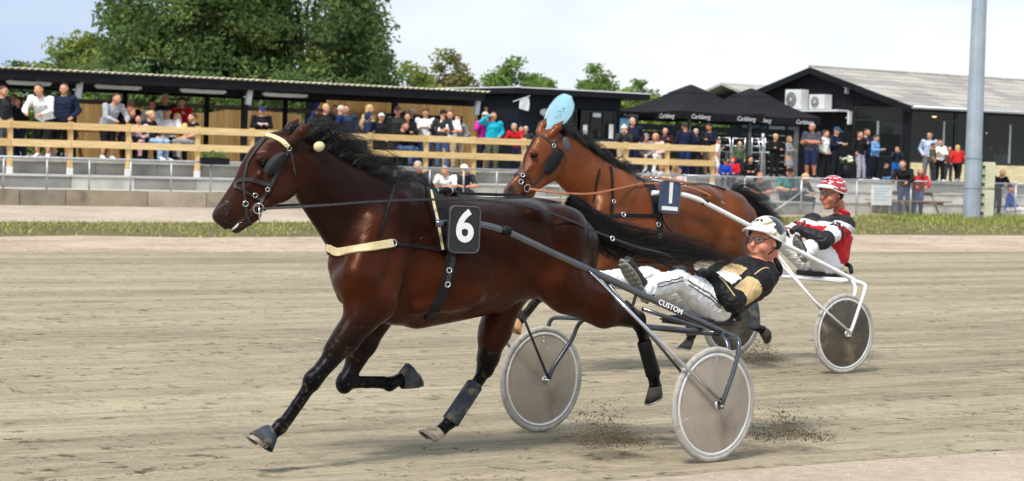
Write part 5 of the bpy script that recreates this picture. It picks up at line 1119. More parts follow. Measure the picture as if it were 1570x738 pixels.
# profile of the trunk: (x, y of back, y of belly, half width)
TRUNK = [(522, 398, 432, .05), (530, 372, 458, .12), (545, 338, 480, .19), (575, 306, 494, .225), (610, 293, 500, .24), (650, 292, 496, .258), (700, 300, 487, .275),
         (750, 305, 474, .28), (800, 303, 462, .27), (840, 306, 452, .255), (868, 316, 446, .225), (888, 334, 432, .17), (899, 366, 412, .09), (902, 382, 400, .03)]
def trunk_stations():
    st = []
    for x, yt, yb, w in TRUNK:
        a, b = q6(x, yt), q6(x, yb)
        st.append((-(a[0] + b[0]) / 2, (a[2] + b[2]) / 2, (a[2] - b[2]) / 2, w))
    return st

def make_horse(spec):
    q = spec['q']; mp = spec['map']; c = spec['col']
    body, dark, blk, face, muz, hoofc = c['body'], c['dark'], c['black'], c['face'], c['muzzle'], c['hoof']
    sc = spec['scale']
    S = Solid(spec.get('h', 0.0095))
    t6 = lambda x, y, s=0.0: mp(q6(x, y, s))
    # trunk
    st = [(t * sc, (mp(np.array([-t, 0, o]))[2]), r * sc, w * sc) for t, o, r, w in trunk_stations()]
    x0 = mp(np.array([0.0, 0, 0]))[0]
    S.loft((x0, 0, 0), (x0 - 1, 0, 0), (0, 0, 1), st, body, 0.05)
    for s in (1, -1):
        # shoulder blade, point of shoulder, upper arm
        S.cap(t6(612, 318, .10 * s), t6(562, 425, .172 * s), .080, .100, body, 0.035)
        S.cap(t6(574, 345, .12 * s), t6(546, 420, .165 * s), .09, .10, body, 0.03)
        S.cap(t6(548, 432, .155 * s), t6(584, 462, .185 * s), .10, .095, body, 0.035)
        S.cap(t6(612, 375, .165 * s), t6(590, 455, .195 * s), .085, .085, body, 0.03)          # triceps
        S.cap(t6(640, 470, .17 * s), t6(720, 452, .21 * s), .055, .07, body, 0.03)            # breast and belly muscle
        S.cap(t6(886, 352, .07 * s), t6(888, 425, .12 * s), .075, .085, body, 0.04)           # hamstring
        S.ell(t6(545, 425, .10 * s), (.09, .085, .10), body, 0.05)
        # ribs and flank
        S.ell(t6(690, 425, .13 * s), (.34, .16, .20), body, 0.06)
        S.ell(t6(812, 330, .13 * s), (.09, .10, .07), body, 0.06)       # point of hip
        S.ell(t6(862, 352, .12 * s), (.17, .145, .15), body, 0.035)      # croup
    # neck
    S.loft(*spec['neck'], tagv=c['neck'], k=0.08)
    # head
    S.loft(*spec['head'], tagv=face, k=0.035)
    hd = spec['hd']                                            # head point: (x, y, side) -> local
    for s in (1, -1):
        S.ell(hd(*spec['cheek'], .055 * s), (.105, .035, .10), face, 0.03)
        S.ell(hd(*spec['brow'], .070 * s), (.042, .022, .026), face, 0.025)
        S.cap(hd(*spec['crestA'], .062 * s), hd(*spec['crestB'], .045 * s), .014, .010, face, 0.02)   # facial crest
        S.ell(hd(*spec['nostril'], .040 * s), (.036, .022, .034), muz, 0.02)
        S.cap(hd(*spec['jawA'], .045 * s), hd(*spec['jawB'], .026 * s), .040, .026, face, 0.03)
    S.cap(hd(*spec['chinA'], 0), hd(*spec['chinB'], 0), .034, .036, muz, 0.02)
    S.ell(hd(*spec['muz'], 0), (.048, .052, .045), muz, 0.03)
    for s in (1, -1):
        S.ell(hd(*spec['nostril_in'], .062 * s), (.019, .016, .017), (0.01, 0.004, 0.004), 0.012, neg=True)
    for base, tip, s in spec['ears']:
        a, b = hd(*base, .052 * s), hd(*tip, spec.get('ear_y', .07) * s); m = a * .5 + b * .5
        S.chain([a, m, b], [.030, .036, .007], [face, face], 0.012)
    # legs: (elbow, knee, fetlock, hoof), (hip/stifle, hock, fetlock, hoof)
    for kind, pts in spec['legs']:
        if kind == 'front':
            e, k, f, hf = [np.array(p) for p in pts]
            S.chain([e, e * .55 + k * .45, k], [.098 * sc, .066 * sc, .046 * sc], [body if not spec['darklegs'] else dark, blk], 0.05)
            fwd = np.array([1, 0, 0.2]); S.ell(k, (.054 * sc, .050 * sc, .066 * sc), blk, 0.018)
            S.ell(k * .93 + e * .07, (.048, .044, .05), blk, 0.02)
            m = k * .5 + f * .5
            S.chain([k, m, f], [.036 * sc, .026 * sc, .032 * sc], blk, 0.018)
            d = (f - k) / np.linalg.norm(f - k); bk = np.array([-d[2], 0, d[0]]); bk = bk if bk[0] < 0 else -bk
            S.chain([k * .9 + f * .1 + bk * .030, f * .88 + k * .12 + bk * .030], [.019, .019], blk, 0.008)
        else:
            hp, stf, hk, f, hf = [np.array(p) for p in pts]
            S.chain([hp, stf], [.15 * sc, .125 * sc], body, 0.06)
            S.chain([stf, stf * .5 + hk * .5, hk * .85 + stf * .15, hk], [.114 * sc, .094 * sc, .062 * sc, .050 * sc], [body, dark, blk], 0.05)
            g = (hk - stf) / np.linalg.norm(hk - stf); dn = (f - hk) / np.linalg.norm(f - hk)
            S.ell(hk, (.055 * sc, .046 * sc, .062 * sc), blk, 0.018)
            pt = hk - dn * .045 + g * .035; S.cap(hk, pt, .034, .024, blk, 0.02)          # point of hock
            S.cap(pt, stf * .55 + hk * .45 - dn * .05, .020, .035, blk, 0.03)                # tendon above the hock
            S.chain([hk, hk * .5 + f * .5, f], [.038 * sc, .028 * sc, .033 * sc], blk, 0.018)
            bk = np.cross(dn, np.array([0, 1, 0])); bk = bk if bk @ g > 0 else -bk
            S.chain([hk * .85 + f * .15 + bk * .030, f * .88 + hk * .12 + bk * .028], [.020, .019], blk, 0.008)
        S.ell(f, (.045, .042, .047), blk, 0.012)
        S.chain([f, hf], [.034, .042], blk, 0.02)                                              # pastern
    if 'extra' in spec: spec['extra'](S, t6)
    V, Q = S.surface(2)
    def topline(V_, C_):                              # darker hair along the back, neck and croup
        t = np.clip((V_[:, 2] - spec['dark_z'][0]) / (spec['dark_z'][1] - spec['dark_z'][0]), 0, 1); t = t * t * (3 - 2 * t) * np.clip((spec['dark_x'] - V_[:, 0]) / .15, 0, 1)
        return C_ * (1 - spec['dark_k'] * t)[:, None]
    me = S.color_mesh('horse_body', spec['mat'], 0.028, topline)
    o = link('racehorse', me); o.matrix_world = horse_matrix(spec['b0'], spec['a0'])
    H = Horse(); H.o = o; H.q = q; H.spec = spec; H.b0 = spec['b0']; H.a0 = spec['a0']
    H.bvh = BVHTree.FromPolygons([Vector(v) for v in V], Q.tolist())
    Mi = o.matrix_world.inverted(); H.eye = Mi @ Vector(EYE); H.R = Mi.to_3x3()
    return H
def hit(H, x, y, lift=0.003):                        # where the sight line through (x, y) meets the coat
    d = (H.R @ Vector(ray(x, y))).normalized(); r = H.bvh.ray_cast(H.eye, d)
    if r[0] is None:                                  # just off the outline: nearest coat point on the trunk's mid plane
        p = Vector(H.q(x, y, 0.0)); r = H.bvh.find_nearest(p)
    n = r[1]; return r[0] + n * lift, n
def near(H, p, lift=0.003):
    r = H.bvh.find_nearest(Vector(p)); return r[0] + r[1] * lift, r[1]
def px_line(H, px, step=5.0, lift=0.003):
    P, Nn = [], []
    for i in range(len(px) - 1):
        a, b = px[i], px[i + 1]; n = max(1, int(math.hypot(b[0] - a[0], b[1] - a[1]) / step))
        for j in range(n + (1 if i == len(px) - 2 else 0)):
            t = j / n; p, nn = hit(H, a[0] + (b[0] - a[0]) * t, a[1] + (b[1] - a[1]) * t, lift); P.append(p); Nn.append(nn)
    return P, Nn
def horse_strap(H, name, px, w, m, parent, lift=0.004, t=0.005, sm=2, mirror=False, label=None):
    P, Nn = px_line(H, px, 4.0, lift); P = smooth_line(P, sm); Nn = smooth_line(Nn, 3)
    o = MB().strap(P, Nn, w, t).build(name, m, parent)
    if mirror:                                        # the same band on the far side
        P2, N2 = [], []
        for p in P:
            r, nn = near(H, (p.x, -p.y, p.z), lift); P2.append(r); N2.append(nn)
        MB().strap(P2, N2, w, t).build(name, m, parent)
    if label: o['label'] = label
    return o
def ring_loop(H, pts_local, name, w, m, parent, lift=0.004, t=0.006, center=None):     # closed band round a limb or the muzzle
    P, Nn = [], []
    for p in pts_local:
        r, nn = near(H, p, lift); P.append(r); Nn.append(nn)
    P = [((P[i - 1] + P[i] * 2 + P[(i + 1) % len(P)]) / 4) for i in range(len(P))]
    return MB().strap(P, Nn, w, t, closed=True).build(name, m, parent)
def section_loop(H, origin, axis, up, R=0.5, n=40, lift=0.004):     # slice of the body: rays towards the axis from outside
    o = Vector(origin); ax = Vector(axis).normalized(); u = Vector(up); u = (u - ax * u.dot(ax)).normalized(); v = ax.cross(u); P, Nn = [], []
    for j in range(n):
        w = 2 * math.pi * j / n; d = u * math.cos(w) + v * math.sin(w)
        r = H.bvh.ray_cast(o + d * R, -d, R)
        if r[0] is None: continue
        P.append(r[0] + r[1] * lift); Nn.append(r[1])
    return P, Nn
def band(H, name, origin, axis, up, w, m, parent, R=0.5, n=44, t=0.006, lift=0.004, arc=None, sm=1):
    P, Nn = section_loop(H, origin, axis, up, R, n, lift)
    if arc: k0, k1 = int(arc[0] * n), int(arc[1] * n); P = P[k0:k1]; Nn = Nn[k0:k1]
    for _ in range(sm):
        P = [((P[i - 1] + P[i] * 2 + P[(i + 1) % len(P)]) / 4) if (not arc or 0 < i < len(P) - 1) else P[i] for i in range(len(P))]
    return MB().strap(P, Nn, w, t, closed=not arc).build(name, m, parent)
def ring(center, nor, r, tr, m, name, parent):
    n = Vector(nor).normalized(); a = n.orthogonal().normalized(); b = n.cross(a); c = Vector(center)
    pts = [c + (a * math.cos(w) + b * math.sin(w)) * r for w in [2 * math.pi * j / 14 for j in range(15)]]
    return MB().tube(pts, tr, 6, cap=False).build(name, m, parent)
def hair_mesh(name, strands, m, parent):             # strands: (points, root radius); tapered three-sided locks
    V, Fc = [], []
    for pts, r in strands:
        n = len(pts); k = len(V); pr = Vector((random.uniform(-1, 1), random.uniform(-1, 1), random.uniform(-1, 1)))
        for i, p in enumerate(pts):
            p = Vector(p); t = (Vector(pts[min(i + 1, n - 1)]) - Vector(pts[max(i - 1, 0)])).normalized(); a = (pr - t * pr.dot(t)).normalized(); b = t.cross(a)
            rr = r * (1 - 0.86 * (i / (n - 1)) ** 1.4)
            for w in (0, 2.1, 4.2): V.append(p + (a * math.cos(w) + b * math.sin(w)) * rr)
        for i in range(n - 1):
            for j in range(3): Fc.append((k + i * 3 + j, k + i * 3 + (j + 1) % 3, k + i * 3 + 3 + (j + 1) % 3, k + i * 3 + 3 + j))
    me = bpy.data.meshes.new(name); me.from_pydata(V, [], Fc); me.materials.append(m)
    me.polygons.foreach_set('use_smooth', [True] * len(Fc)); me.update()
    return link(name, me, parent)
def hoof(H, f, hf, toe, m, name, bell=None, shoe=True):      # hoof wall below the pastern; toe = direction the toe points
    o = Vector(hf); ax = (o - Vector(f)).normalized(); td = Vector(toe); td = (td - ax * td.dot(ax)).normalized(); sd = ax.cross(td)
    # sole plane is tilted against the pastern: toe wall is long, heel is short
    mb = MB(); n = 18; rows = [(-.012, .044, 0.0), (.02, .050, .006), (.066, .062, .014)]
    v = []
    for h, r, sh in rows:
        for j in range(n):
            w = 2 * math.pi * j / n; fx = math.cos(w); fy = math.sin(w)
            hh = h * (1.0 + .28 * fx) if h > 0 else h
            v.append(o + ax * hh + td * (r * (fx * 1.08 if fx > 0 else fx * .92) + sh + .012 * (hh / .066)) + sd * (r * fy * .95))
    f_ = []
    for i in range(len(rows) - 1):
        for j in range(n): f_.append((i * n + j, i * n + (j + 1) % n, (i + 1) * n + (j + 1) % n, (i + 1) * n + j))
    k = len(v); v.append(sum((Vector(p) for p in v[-n:]), Vector()) / n - ax * .012); f_ += [((len(rows) - 1) * n + j, (len(rows) - 1) * n + (j + 1) % n, k) for j in range(n)]
    mb.add(v, f_, 0, True); hp = mb.build(name, m, H.o)
    if shoe:
        P = [Vector(v[(len(rows) - 1) * n + j]) * .94 + Vector(v[k]) * .06 + ax * .006 for j in list(range(6, -1, -1)) + list(range(n - 1, n - 7, -1))]
        MB().tube(P, .009, 6, flat=0.7).build('horseshoe', M_SHOE, hp)
    if bell:
        mb = MB(); v = []; rows = [(-.038, .047), (-.02, .055), (.012, .066), (.05, .078), (.047, .070)]
        for i, (h, r) in enumerate(rows):
            for j in range(24):
                w = 2 * math.pi * j / 24; fx, fy = math.cos(w), math.sin(w); rr = r * (1 + (.035 if j % 2 else 0) * (i > 0))
                v.append(o + ax * (h * (1 + .25 * fx)) + td * (rr * fx * 1.08 + .010) + sd * rr * fy)
        mb.add(v, [(i * 24 + j, i * 24 + (j + 1) % 24, (i + 1) * 24 + (j + 1) % 24, (i + 1) * 24 + j) for i in range(len(rows) - 1) for j in range(24)], 0, True)
        mb.build('bell_boot', bell, H.o)
def leg_boot(H, a, b, r0, r1, m, name='leg_boot', bulge=None):   # wrap round a cannon bone
    a, b = Vector(a), Vector(b); P = [a.lerp(b, t) for t in (0, .04, .3, .6, .85, .97, 1)]; R = [r0 * .8, r0, (r0 * .7 + r1 * .3), (r0 * .4 + r1 * .6), r1, r1 * 1.02, r1 * .8]
    return MB().tube(P, R, 16, cap=False).build(name, m, H.o)
def horse_eye(H, x, y, r=.021):
    p, n = hit(H, x, y, 0.0)
    MB().ell(p - n * (r * .25), (r, r, r), 16, 12).build('eye', M_EYE, H.o)
    u = n.orthogonal().normalized(); v = n.cross(u); MB().tube([p + n * (.006 + .003 * abs(math.cos(w))) + (u * math.cos(w) + v * math.sin(w)) * r * 1.12 for w in [2 * math.pi * j / 16 for j in range(17)]], .005, 6, cap=False).build('eyelid', M_LEATHER, H.o)
    mm = near(H, (p.x, 2 * H.spec['hd'](x, y, 0)[1] - p.y, p.z), 0.0); MB().ell(mm[0] - mm[1] * (r * .55), (r, r, r), 16, 12).build('eye', M_EYE, H.o)
    return p, n

def muzzle_details(H, nostril, mouth, lip):
    p, n = hit(H, nostril[0], nostril[1], 0.0); hx = (Vector(H.spec['head'][1]) - Vector(H.spec['head'][0])).normalized(); u = (hx - n * hx.dot(n)).normalized(); v = n.cross(u); u, v = (u * .8 + v * .6), (v * .8 - u * .6)
    Mr = Matrix((u, v, n)).transposed()
    MB().ell(p, (.031, .020, .005), 16, 6, M=Mr).build('nostril', mat('dark_red_nostril', (.022, .006, .005), rough=.5), H.o)
    MB().tube([p + n * .003 + u * (math.cos(w) * .031) + v * (math.sin(w) * .021) for w in [2 * math.pi * j / 18 for j in range(19)]], .0045, 6, cap=False).build('nostril_rim', mat('grey_muzzle_skin', (.028, .017, .014), rough=.5), H.o)
    P = [hit(H, x, y, .0005)[0] for x, y in mouth]; MB().tube(spline(P, 12), [.003] + [.0055] * 10 + [.003], 6).build('mouth', M_EYE, H.o)
    if lip: P = [hit(H, x, y, .004)[0] for x, y in lip]; MB().tube(spline(P, 6), [.004, .007, .008, .008, .006, .003], 6).build('lip_mark', mat('pale_lip', (.55, .52, .48), rough=.5), H.o)
def head_loft(hd, pairs, widths):
    C = [(hd(*f, 0) + hd(*j, 0)) / 2 for f, j in pairs]; A = [np.linalg.norm(hd(*f, 0) - hd(*j, 0)) / 2 for f, j in pairs]
    P0, P1 = C[0], C[-1]; ax = (P1 - P0) / np.linalg.norm(P1 - P0); up = hd(*pairs[2][0], 0) - hd(*pairs[2][1], 0); up = up - ax * (up @ ax); up /= np.linalg.norm(up)
    return (P0, P1, up, [(float((c - P0) @ ax), float((c - P0) @ up), a, w) for c, a, w in zip(C, A, widths)])

# ---- horse 6
def hd6(x, y, s):                                   # the head is carried a little towards the far side
    t = min(max((450 - x) / 110.0, -0.2), 1.2); return q6(x, y, s - 0.13 * t - 0.0)
BAY6 = dict(body=(.043, .0098, .0034), dark=(.014, .0055, .0032), black=(.0042, .0034, .0032), face=(.034, .0100, .0050), muzzle=(.026, .014, .010), hoof=(.3, .25, .18), neck=(.0125, .0050, .0034))
spec6 = dict(dark_z=(1.02, 1.42), dark_x=.72, dark_k=.66, q=q6, map=lambda p: np.array(p, float), scale=1.0, b0=B6, a0=A6, col=BAY6, darklegs=True, mat=coat_material('dark_bay_coat', .32), hd=hd6,
    neck=head_loft(lambda x, y, s: q6(x, y, s), [((657, 296), (520, 430)), ((606, 281), (506, 388)), ((556, 256), (485, 352)), ((508, 231), (467, 318)), ((470, 209), (456, 285)), ((448, 205), (445, 262))],
                   [.185, .145, .112, .094, .082, .06]),
    head=head_loft(hd6, [((446, 203), (482, 235)), ((428, 202), (486, 250)), ((406, 208), (474, 262)), ((381, 231), (450, 288)), ((367, 254), (426, 303)), ((356, 279), (402, 315)), ((342, 301), (378, 329)), ((330, 318), (360, 341)), ((329, 332), (352, 350)), ((335, 345), (346, 352))],
                   [.05, .075, .090, .086, .070, .055, .046, .050, .044, .02]),
    cheek=(432, 283), brow=(402, 244), crestA=(398, 268), crestB=(374, 292), nostril=(346, 322), nostril_in=(344, 323), jawA=(428, 300), jawB=(385, 328), chinA=(392, 330), chinB=(362, 349), muz=(338, 331),
    ears=[((446, 219), (480, 187), 1.35), ((438, 208), (458, 182), -1)],
    legs=[('front', [q6(578, 468, .165), q6(478, 585, .14), q6(430, 654, .13), q6(411, 672, .13)]),
          ('front', [q6(585, 478, -.165), q6(528, 588, -.13), q6(597, 589, -.11), q6(622, 578, -.11)]),
          ('hind', [q6(862, 365, .14), q6(854, 432, .19), q6(978, 492, .13), q6(1001, 572, .12), q6(1005, 594, .12)]),
          ('hind', [q6(855, 375, -.14), q6(775, 448, -.17), q6(744, 566, -.12), q6(691, 646, -.12), q6(672, 664, -.12)])])
def extra6(S, t6):
    b = BAY6['body']
    S.cap(q6(893, 372, .12), q6(894, 440, .13), .105, .085, b, .06)            # near buttock
    S.cap(q6(893, 440, .13), q6(940, 484, .135), .092, .070, b, .05)
    S.cap(q6(862, 365, .16), q6(875, 455, .17), .125, .10, b, .06)
    S.cap(q6(875, 455, .17), q6(925, 484, .15), .108, .085, b, .05)
    S.cap(q6(885, 375, -.12), q6(840, 440, -.15), .11, .10, b, .06)
    S.cap(q6(790, 430, -.15), q6(752, 520, -.14), .11, .07, b, .05)
    S.cap(q6(830, 425, .17), q6(860, 452, .18), .09, .10, b, .06)            # stifle and flank fold
    S.cap(q6(540, 445, .15), q6(545, 470, .15), .075, .07, b, .04)             # breast muscle over the forearm
    S.cap(q6(556, 470, .165), q6(512, 535, .15), .072, .055, BAY6['dark'], .04)   # forearm muscle
    S.cap(q6(560, 480, -.16), q6(545, 545, -.14), .075, .055, BAY6['dark'], .04)
    S.cap(q6(525, 408, .0), q6(535, 450, .0), .085, .075, b, .06)
    S.ell(q6(527, 430, .09), (.06, .07, .085), b, .04); S.ell(q6(527, 430, -.09), (.06, .07, .085), b, .04)
    S.cap(q6(640, 478, 0), q6(760, 455, 0), .10, .10, b, .06)
spec6['extra'] = extra6
H6 = make_horse(spec6)
tag(H6.o, 'dark bay racehorse wearing number 6, trotting in front', 'horse', 'trotting racehorses')
# ------------------------------------------------------------------ horse 6: hair, hooves, boots, harness
def clumped(guides, n, spread, r0, r1):               # locks: strands that share a path and draw together at the tip
    out = []
    for g in guides:
        g = [np.array(p) for p in g]; m = len(g); ph = random.uniform(0, 6.28)
        for j in range(n):
            o = np.array([random.gauss(0, 1), random.gauss(0, 1), random.gauss(0, 1)]) * spread; L = random.uniform(.7, 1.0); fl = np.array([random.gauss(0, 1) for _ in range(3)]) * spread * (3.0 if random.random() < .16 else .6)
            pts = [p + o * (1 - .30 * (i / (m - 1))) + fl * (i / (m - 1)) ** 2 for i, p in enumerate(g)]; k = max(4, int(m * L)); out.append((pts[:k], random.uniform(r0, r1)))
    return out
def strands6():
    out = []; gd = []; cr = [(464, 207), (474, 212), (508, 232), (556, 257), (606, 282), (650, 294)]
    for i in range(190):
        t = random.random() ** 1.0; L = len(cr) - 1; k = min(int(t * L), L - 1); u = t * L - k
        x = cr[k][0] + (cr[k + 1][0] - cr[k][0]) * u; y = cr[k][1] + (cr[k + 1][1] - cr[k][1]) * u + 3
        lift = random.gauss(15, 10) * (0.45 + 0.75 * math.sin(math.pi * min(1, t * 1.05 + .12))); run = random.uniform(55, 125) * (1 - .45 * t); s = random.gauss(0, .022); e = s + random.gauss(0, .06)
        low = random.random() < .5
        if low: lift *= .15
        wv = random.gauss(0, 6); drop = random.gauss(20, 14) + 28 * t if not low else random.uniform(18, 40)
        r = hit(H6, x, y, 0)[0] if False else Vector(q6(x, y, s))
        pts = [r, q6(x + run * .16, y - lift * .62 - 2, s * 1.2), q6(x + run * .45, y - lift + wv * .4 + (run * .2 if low else 0), (s + e) / 2), q6(x + run * .75, y - lift * .75 + drop * .45 + wv, e), q6(x + run, y - lift * .45 + drop + wv * 1.6, e * 1.3)]
        gd.append(spline(pts, 12))
    for i in range(60):       # forelock swept back between the ears
        pts = [q6(432 + random.gauss(0, 5), 205, random.gauss(-.02, .02)), q6(450, 196 + random.gauss(0, 4), random.gauss(-.01, .03)), q6(478 + random.gauss(0, 10), 200 + random.gauss(0, 7), random.gauss(0, .05))]
        out.append((spline(pts, 7), .002))
    return out + clumped(gd, 12, .0135, .0008, .0018)
hair_mesh('mane', strands6(), M_BLACKHAIR, H6.o)['label'] = 'black mane blown back by the wind'
def tail_strands(q, ctrl, width, n, s0=0.0):
    gd = []
    for i in range(n // 6):
        g, g2 = random.gauss(0, 1) * (1.9 if random.random() < .16 else 1), random.gauss(0, 1); L = random.uniform(.72, 1.0) if random.random() < .4 else 1.0
        pts = []
        for j, (x, y, s) in enumerate(ctrl):
            w = width[j]; pts.append(q(x + g2 * w * .25, y + max(-2.8, min(2.8, g)) * w * .45 + random.gauss(0, w * .06), s + g2 * w * .0016))
        sp = spline(pts, 18); k = max(5, int(18 * L)); gd.append(sp[:min(k, 18)])
    return clumped(gd, 12, .013, .0008, .0018)
hair_mesh('tail', tail_strands(q6, [(874, 314, 0), (893, 326, 0), (912, 352, .02), (950, 372, .05), (1000, 380, .12), (1060, 388, .22), (1110, 398, .30), (1150, 414, .34)], [8, 12, 20, 22, 20, 17, 16, 26], 850), M_BLACKHAIR, H6.o)['label'] = 'long black tail streaming back towards the driver'
horse_eye(H6, 404, 250)
muzzle_details(H6, (345, 322), [(349, 352), (362, 345), (376, 337), (388, 329)], [(354, 353), (362, 348), (366, 343)])
L6 = spec6['legs']
def pt(leg, i): return np.array(L6[leg][1][i])
hoof(H6, pt(0, 2), pt(0, 3), (.9, 0, .5), M_HOOF, 'hoof', bell=M_NEO)
hoof(H6, pt(1, 2), pt(1, 3), (-.1, 0, -1), M_HOOFD, 'hoof', bell=M_NEO)
hoof(H6, pt(2, 3), pt(2, 4), (.75, 0, -.3), M_HOOFD, 'hoof', bell=None)
hoof(H6, pt(3, 3), pt(3, 4), (1, 0, .1), M_HOOF, 'hoof')
leg_boot(H6, pt(3, 2) * .72 + pt(3, 3) * .28, pt(3, 3) * 1.02 - pt(3, 2) * .02, .054, .056, M_NEO)['label'] = 'grey shin boot on the far hind leg'
leg_boot(H6, pt(2, 2) * .62 + pt(2, 3) * .38, pt(2, 3) * 1.05 - pt(2, 2) * .05, .047, .050, M_LEATHER)['label'] = 'black shin boot on the near hind leg'

br = bpy.data.objects.new('bridle', None); COL.objects.link(br); br.parent = H6.o
horse_strap(H6, 'browband', [(409, 208), (421, 211), (433, 217), (444, 225)], .030, M_CREAM, br, lift=.006, t=.007, label='cream browband')
horse_strap(H6, 'cheek_strap', [(443, 228), (434, 247), (424, 266), (412, 291), (400, 314)], .022, M_GREYSTRAP, br, lift=.006)
horse_strap(H6, 'face_strap', [(408, 212), (394, 228), (380, 249), (374, 276), (375, 300), (377, 318)], .017, M_GREYSTRAP, br, lift=.005)
horse_strap(H6, 'noseband', [(354, 281), (365, 277), (380, 275), (400, 279), (414, 284)], .024, M_GREYSTRAP, br, lift=.006)
horse_strap(H6, 'drop_noseband', [(353, 284), (370, 290), (388, 300), (402, 308), (414, 292)], .016, M_GREYSTRAP, br, lift=.006)
horse_strap(H6, 'chin_strap', [(376, 312), (379, 328), (384, 344)], .018, M_GREYSTRAP, br, lift=.006)
horse_strap(H6, 'throat_strap', [(444, 228), (449, 248), (452, 268)], .014, M_GREYSTRAP, br, lift=.005)
horse_strap(H6, 'crown_strap', [(443, 226), (452, 216), (462, 210)], .018, M_LEATHER, br, lift=.006)
bl, bn = hit(H6, 419, 246, .0)
def blinker(H, x, y, parent, w=.052, hgt=.085, tilt=.5, out=.03):
    p, n = hit(H, x, y, 0.0); hx = (Vector(H.spec['head'][1]) - Vector(H.spec['head'][0])).normalized(); u = (-hx - n * (-hx).dot(n)).normalized(); v = n.cross(u)
    mb = MB(); V = []; m_, k_ = 10, 6
    for i in range(k_ + 1):
        for j in range(m_ + 1):
            a = (i / k_ - .5) * 2; b = (j / m_ - .5) * 2
            r = max(0, 1 - b * b * .55 - max(0, abs(a) - .6) * .5)
            V.append(p + u * (b * hgt) + v * (a * w * math.sqrt(max(.12, 1 - b * b * .75))) + n * (out + .016 * (1 - a * a)))
    F = [(i * (m_ + 1) + j, i * (m_ + 1) + j + 1, (i + 1) * (m_ + 1) + j + 1, (i + 1) * (m_ + 1) + j) for i in range(k_) for j in range(m_)]
    mb.add(V, F, 0, True); k = len(V); mb.add([q_ + n * .006 for q_ in V], [f[::-1] for f in F], 0, True)
    return mb.build('blinker', M_GREYSTRAP, parent)
blinker(H6, 421, 252, br, w=.040, hgt=.078).data.materials[0] = mat('dark_blinker', (.013, .0135, .0145), rough=.5, spec=.15)
for x, y, r in ((397, 320, .030), (376, 312, .016), (391, 299, .013), (411, 290, .012), (443, 227, .013)):
    p, n = hit(H6, x, y, .012); ring(p, n, r, .0032, M_STEEL, 'bit_ring' if r > .02 else 'buckle', br)
p, n = hit(H6, 397, 322, .012); MB().tube([p + Vector((0, 0, .03)), p + Vector((.0, .01, -.06))], .005, 6).build('bit_shank', M_STEEL, br)
for x, y in ((489, 225),):
    p = Vector(q6(x, y, .10)); MB().ell(p, (.036, .028, .030), 16, 12, M=Matrix.Rotation(.3, 3, 'Y')).build('ear_plug', M_CREAM, br)
    a, _ = hit(H6, 446, 229, .008); MB().tube(spline([a, q6(465, 228, .10), p], 8), .0025, 5).build('ear_plug_cord', M_LEATHER, br)
for k_ in range(6):        # loose wire-like strap loops behind the poll
    a = q6(462 + k_ * 5, 208 + k_ * 3, random.uniform(-.03, .06)); MB().tube(spline([a, a + vec(-.05, random.uniform(-.02, .05), .06 + .01 * k_), a + vec(-.12, .02, .05), a + vec(-.16, .03, -.03)], 8), .003, 5).build('strap_loop', M_LEATHER, br)

hs = bpy.data.objects.new('harness', None); COL.objects.link(hs); hs.parent = H6.o
P, Nn = px_line(H6, [(513, 388), (525, 386), (560, 380), (602, 373)], 4, .005)
P2, N2 = [], []
for p_, n_ in zip(P, Nn):
    r, nn = near(H6, (p_.x, -p_.y, p_.z), .005); P2.append(r); N2.append(nn)
ctr, cn = near(H6, (max(p_.x for p_ in P) + .08, 0, P[0].z - .005), .006)
allP = P[::-1] + [near(H6, (ctr.x, P[0].y * .5, ctr.z), .006)[0], ctr, near(H6, (ctr.x, -P[0].y * .5, ctr.z), .006)[0]] + P2
allN = Nn[::-1] + [Vector((.9, .4, 0)), Vector((1, 0, 0)), Vector((.9, -.4, 0))] + N2
MB().strap(smooth_line(allP, 2), smooth_line(allN, 4), .050, .009).build('breast_collar', M_CREAM, hs)['label'] = 'cream padded breast collar'
horse_strap(H6, 'breast_strap', [(602, 373), (622, 376), (645, 378), (674, 384)], .022, M_LEATHER, hs)
p, n = hit(H6, 602, 373, .012); ring(p, n, .020, .004, M_STEEL, 'collar_ring', hs)
p, n = hit(H6, 640, 370, .02); MB().tube(spline([p, p + Vector((-.02, .01, .02)), p + Vector((-.04, .01, .005))], 6), .006, 6).build('hook', M_LEATHER, hs)
horse_strap(H6, 'neck_strap', [(605, 284), (600, 305), (590, 332), (583, 352), (580, 366)], .018, M_LEATHER, hs, mirror=True)
horse_strap(H6, 'saddle_pad', [(657, 294), (664, 312), (672, 340), (680, 385)], .075, M_LEATHER, hs, lift=.008, t=.02, mirror=True)
horse_strap(H6, 'saddle_edging', [(655, 296), (661, 312), (668, 340), (676, 384)], .016, M_CREAM, hs, lift=.028, t=.006, mirror=True)
horse_strap(H6, 'girth', [(672, 300), (684, 330), (692, 380), (690, 420), (676, 458), (658, 490)], .070, M_LEATHER, hs, lift=.005, t=.010, mirror=True)
horse_strap(H6, 'girth_billet', [(694, 395), (688, 420), (682, 440)], .030, M_GREYSTRAP, hs, lift=.018, t=.006)
for x, y in ((686, 415), (684, 435)):
    p, n = hit(H6, x, y, .026); ring(p, n, .016, .004, M_STEEL, 'buckle', hs)
MB().tube([q6(664, 299, .0), q6(672, 293, .03), q6(688, 292, .04), q6(700, 297, .03)], [.02, .024, .022, .016], 10).build('saddle_tree', M_LEATHER, hs)
for x, s in ((668, .07), (690, .06), (676, -.08)): ring(q6(x, 293, s), (1, .4, 0), .020, .0045, M_STEEL, 'terret', hs)
horse_strap(H6, 'back_strap', [(700, 301), (760, 305), (810, 303), (860, 312)], .020, M_LEATHER, hs, lift=.004)
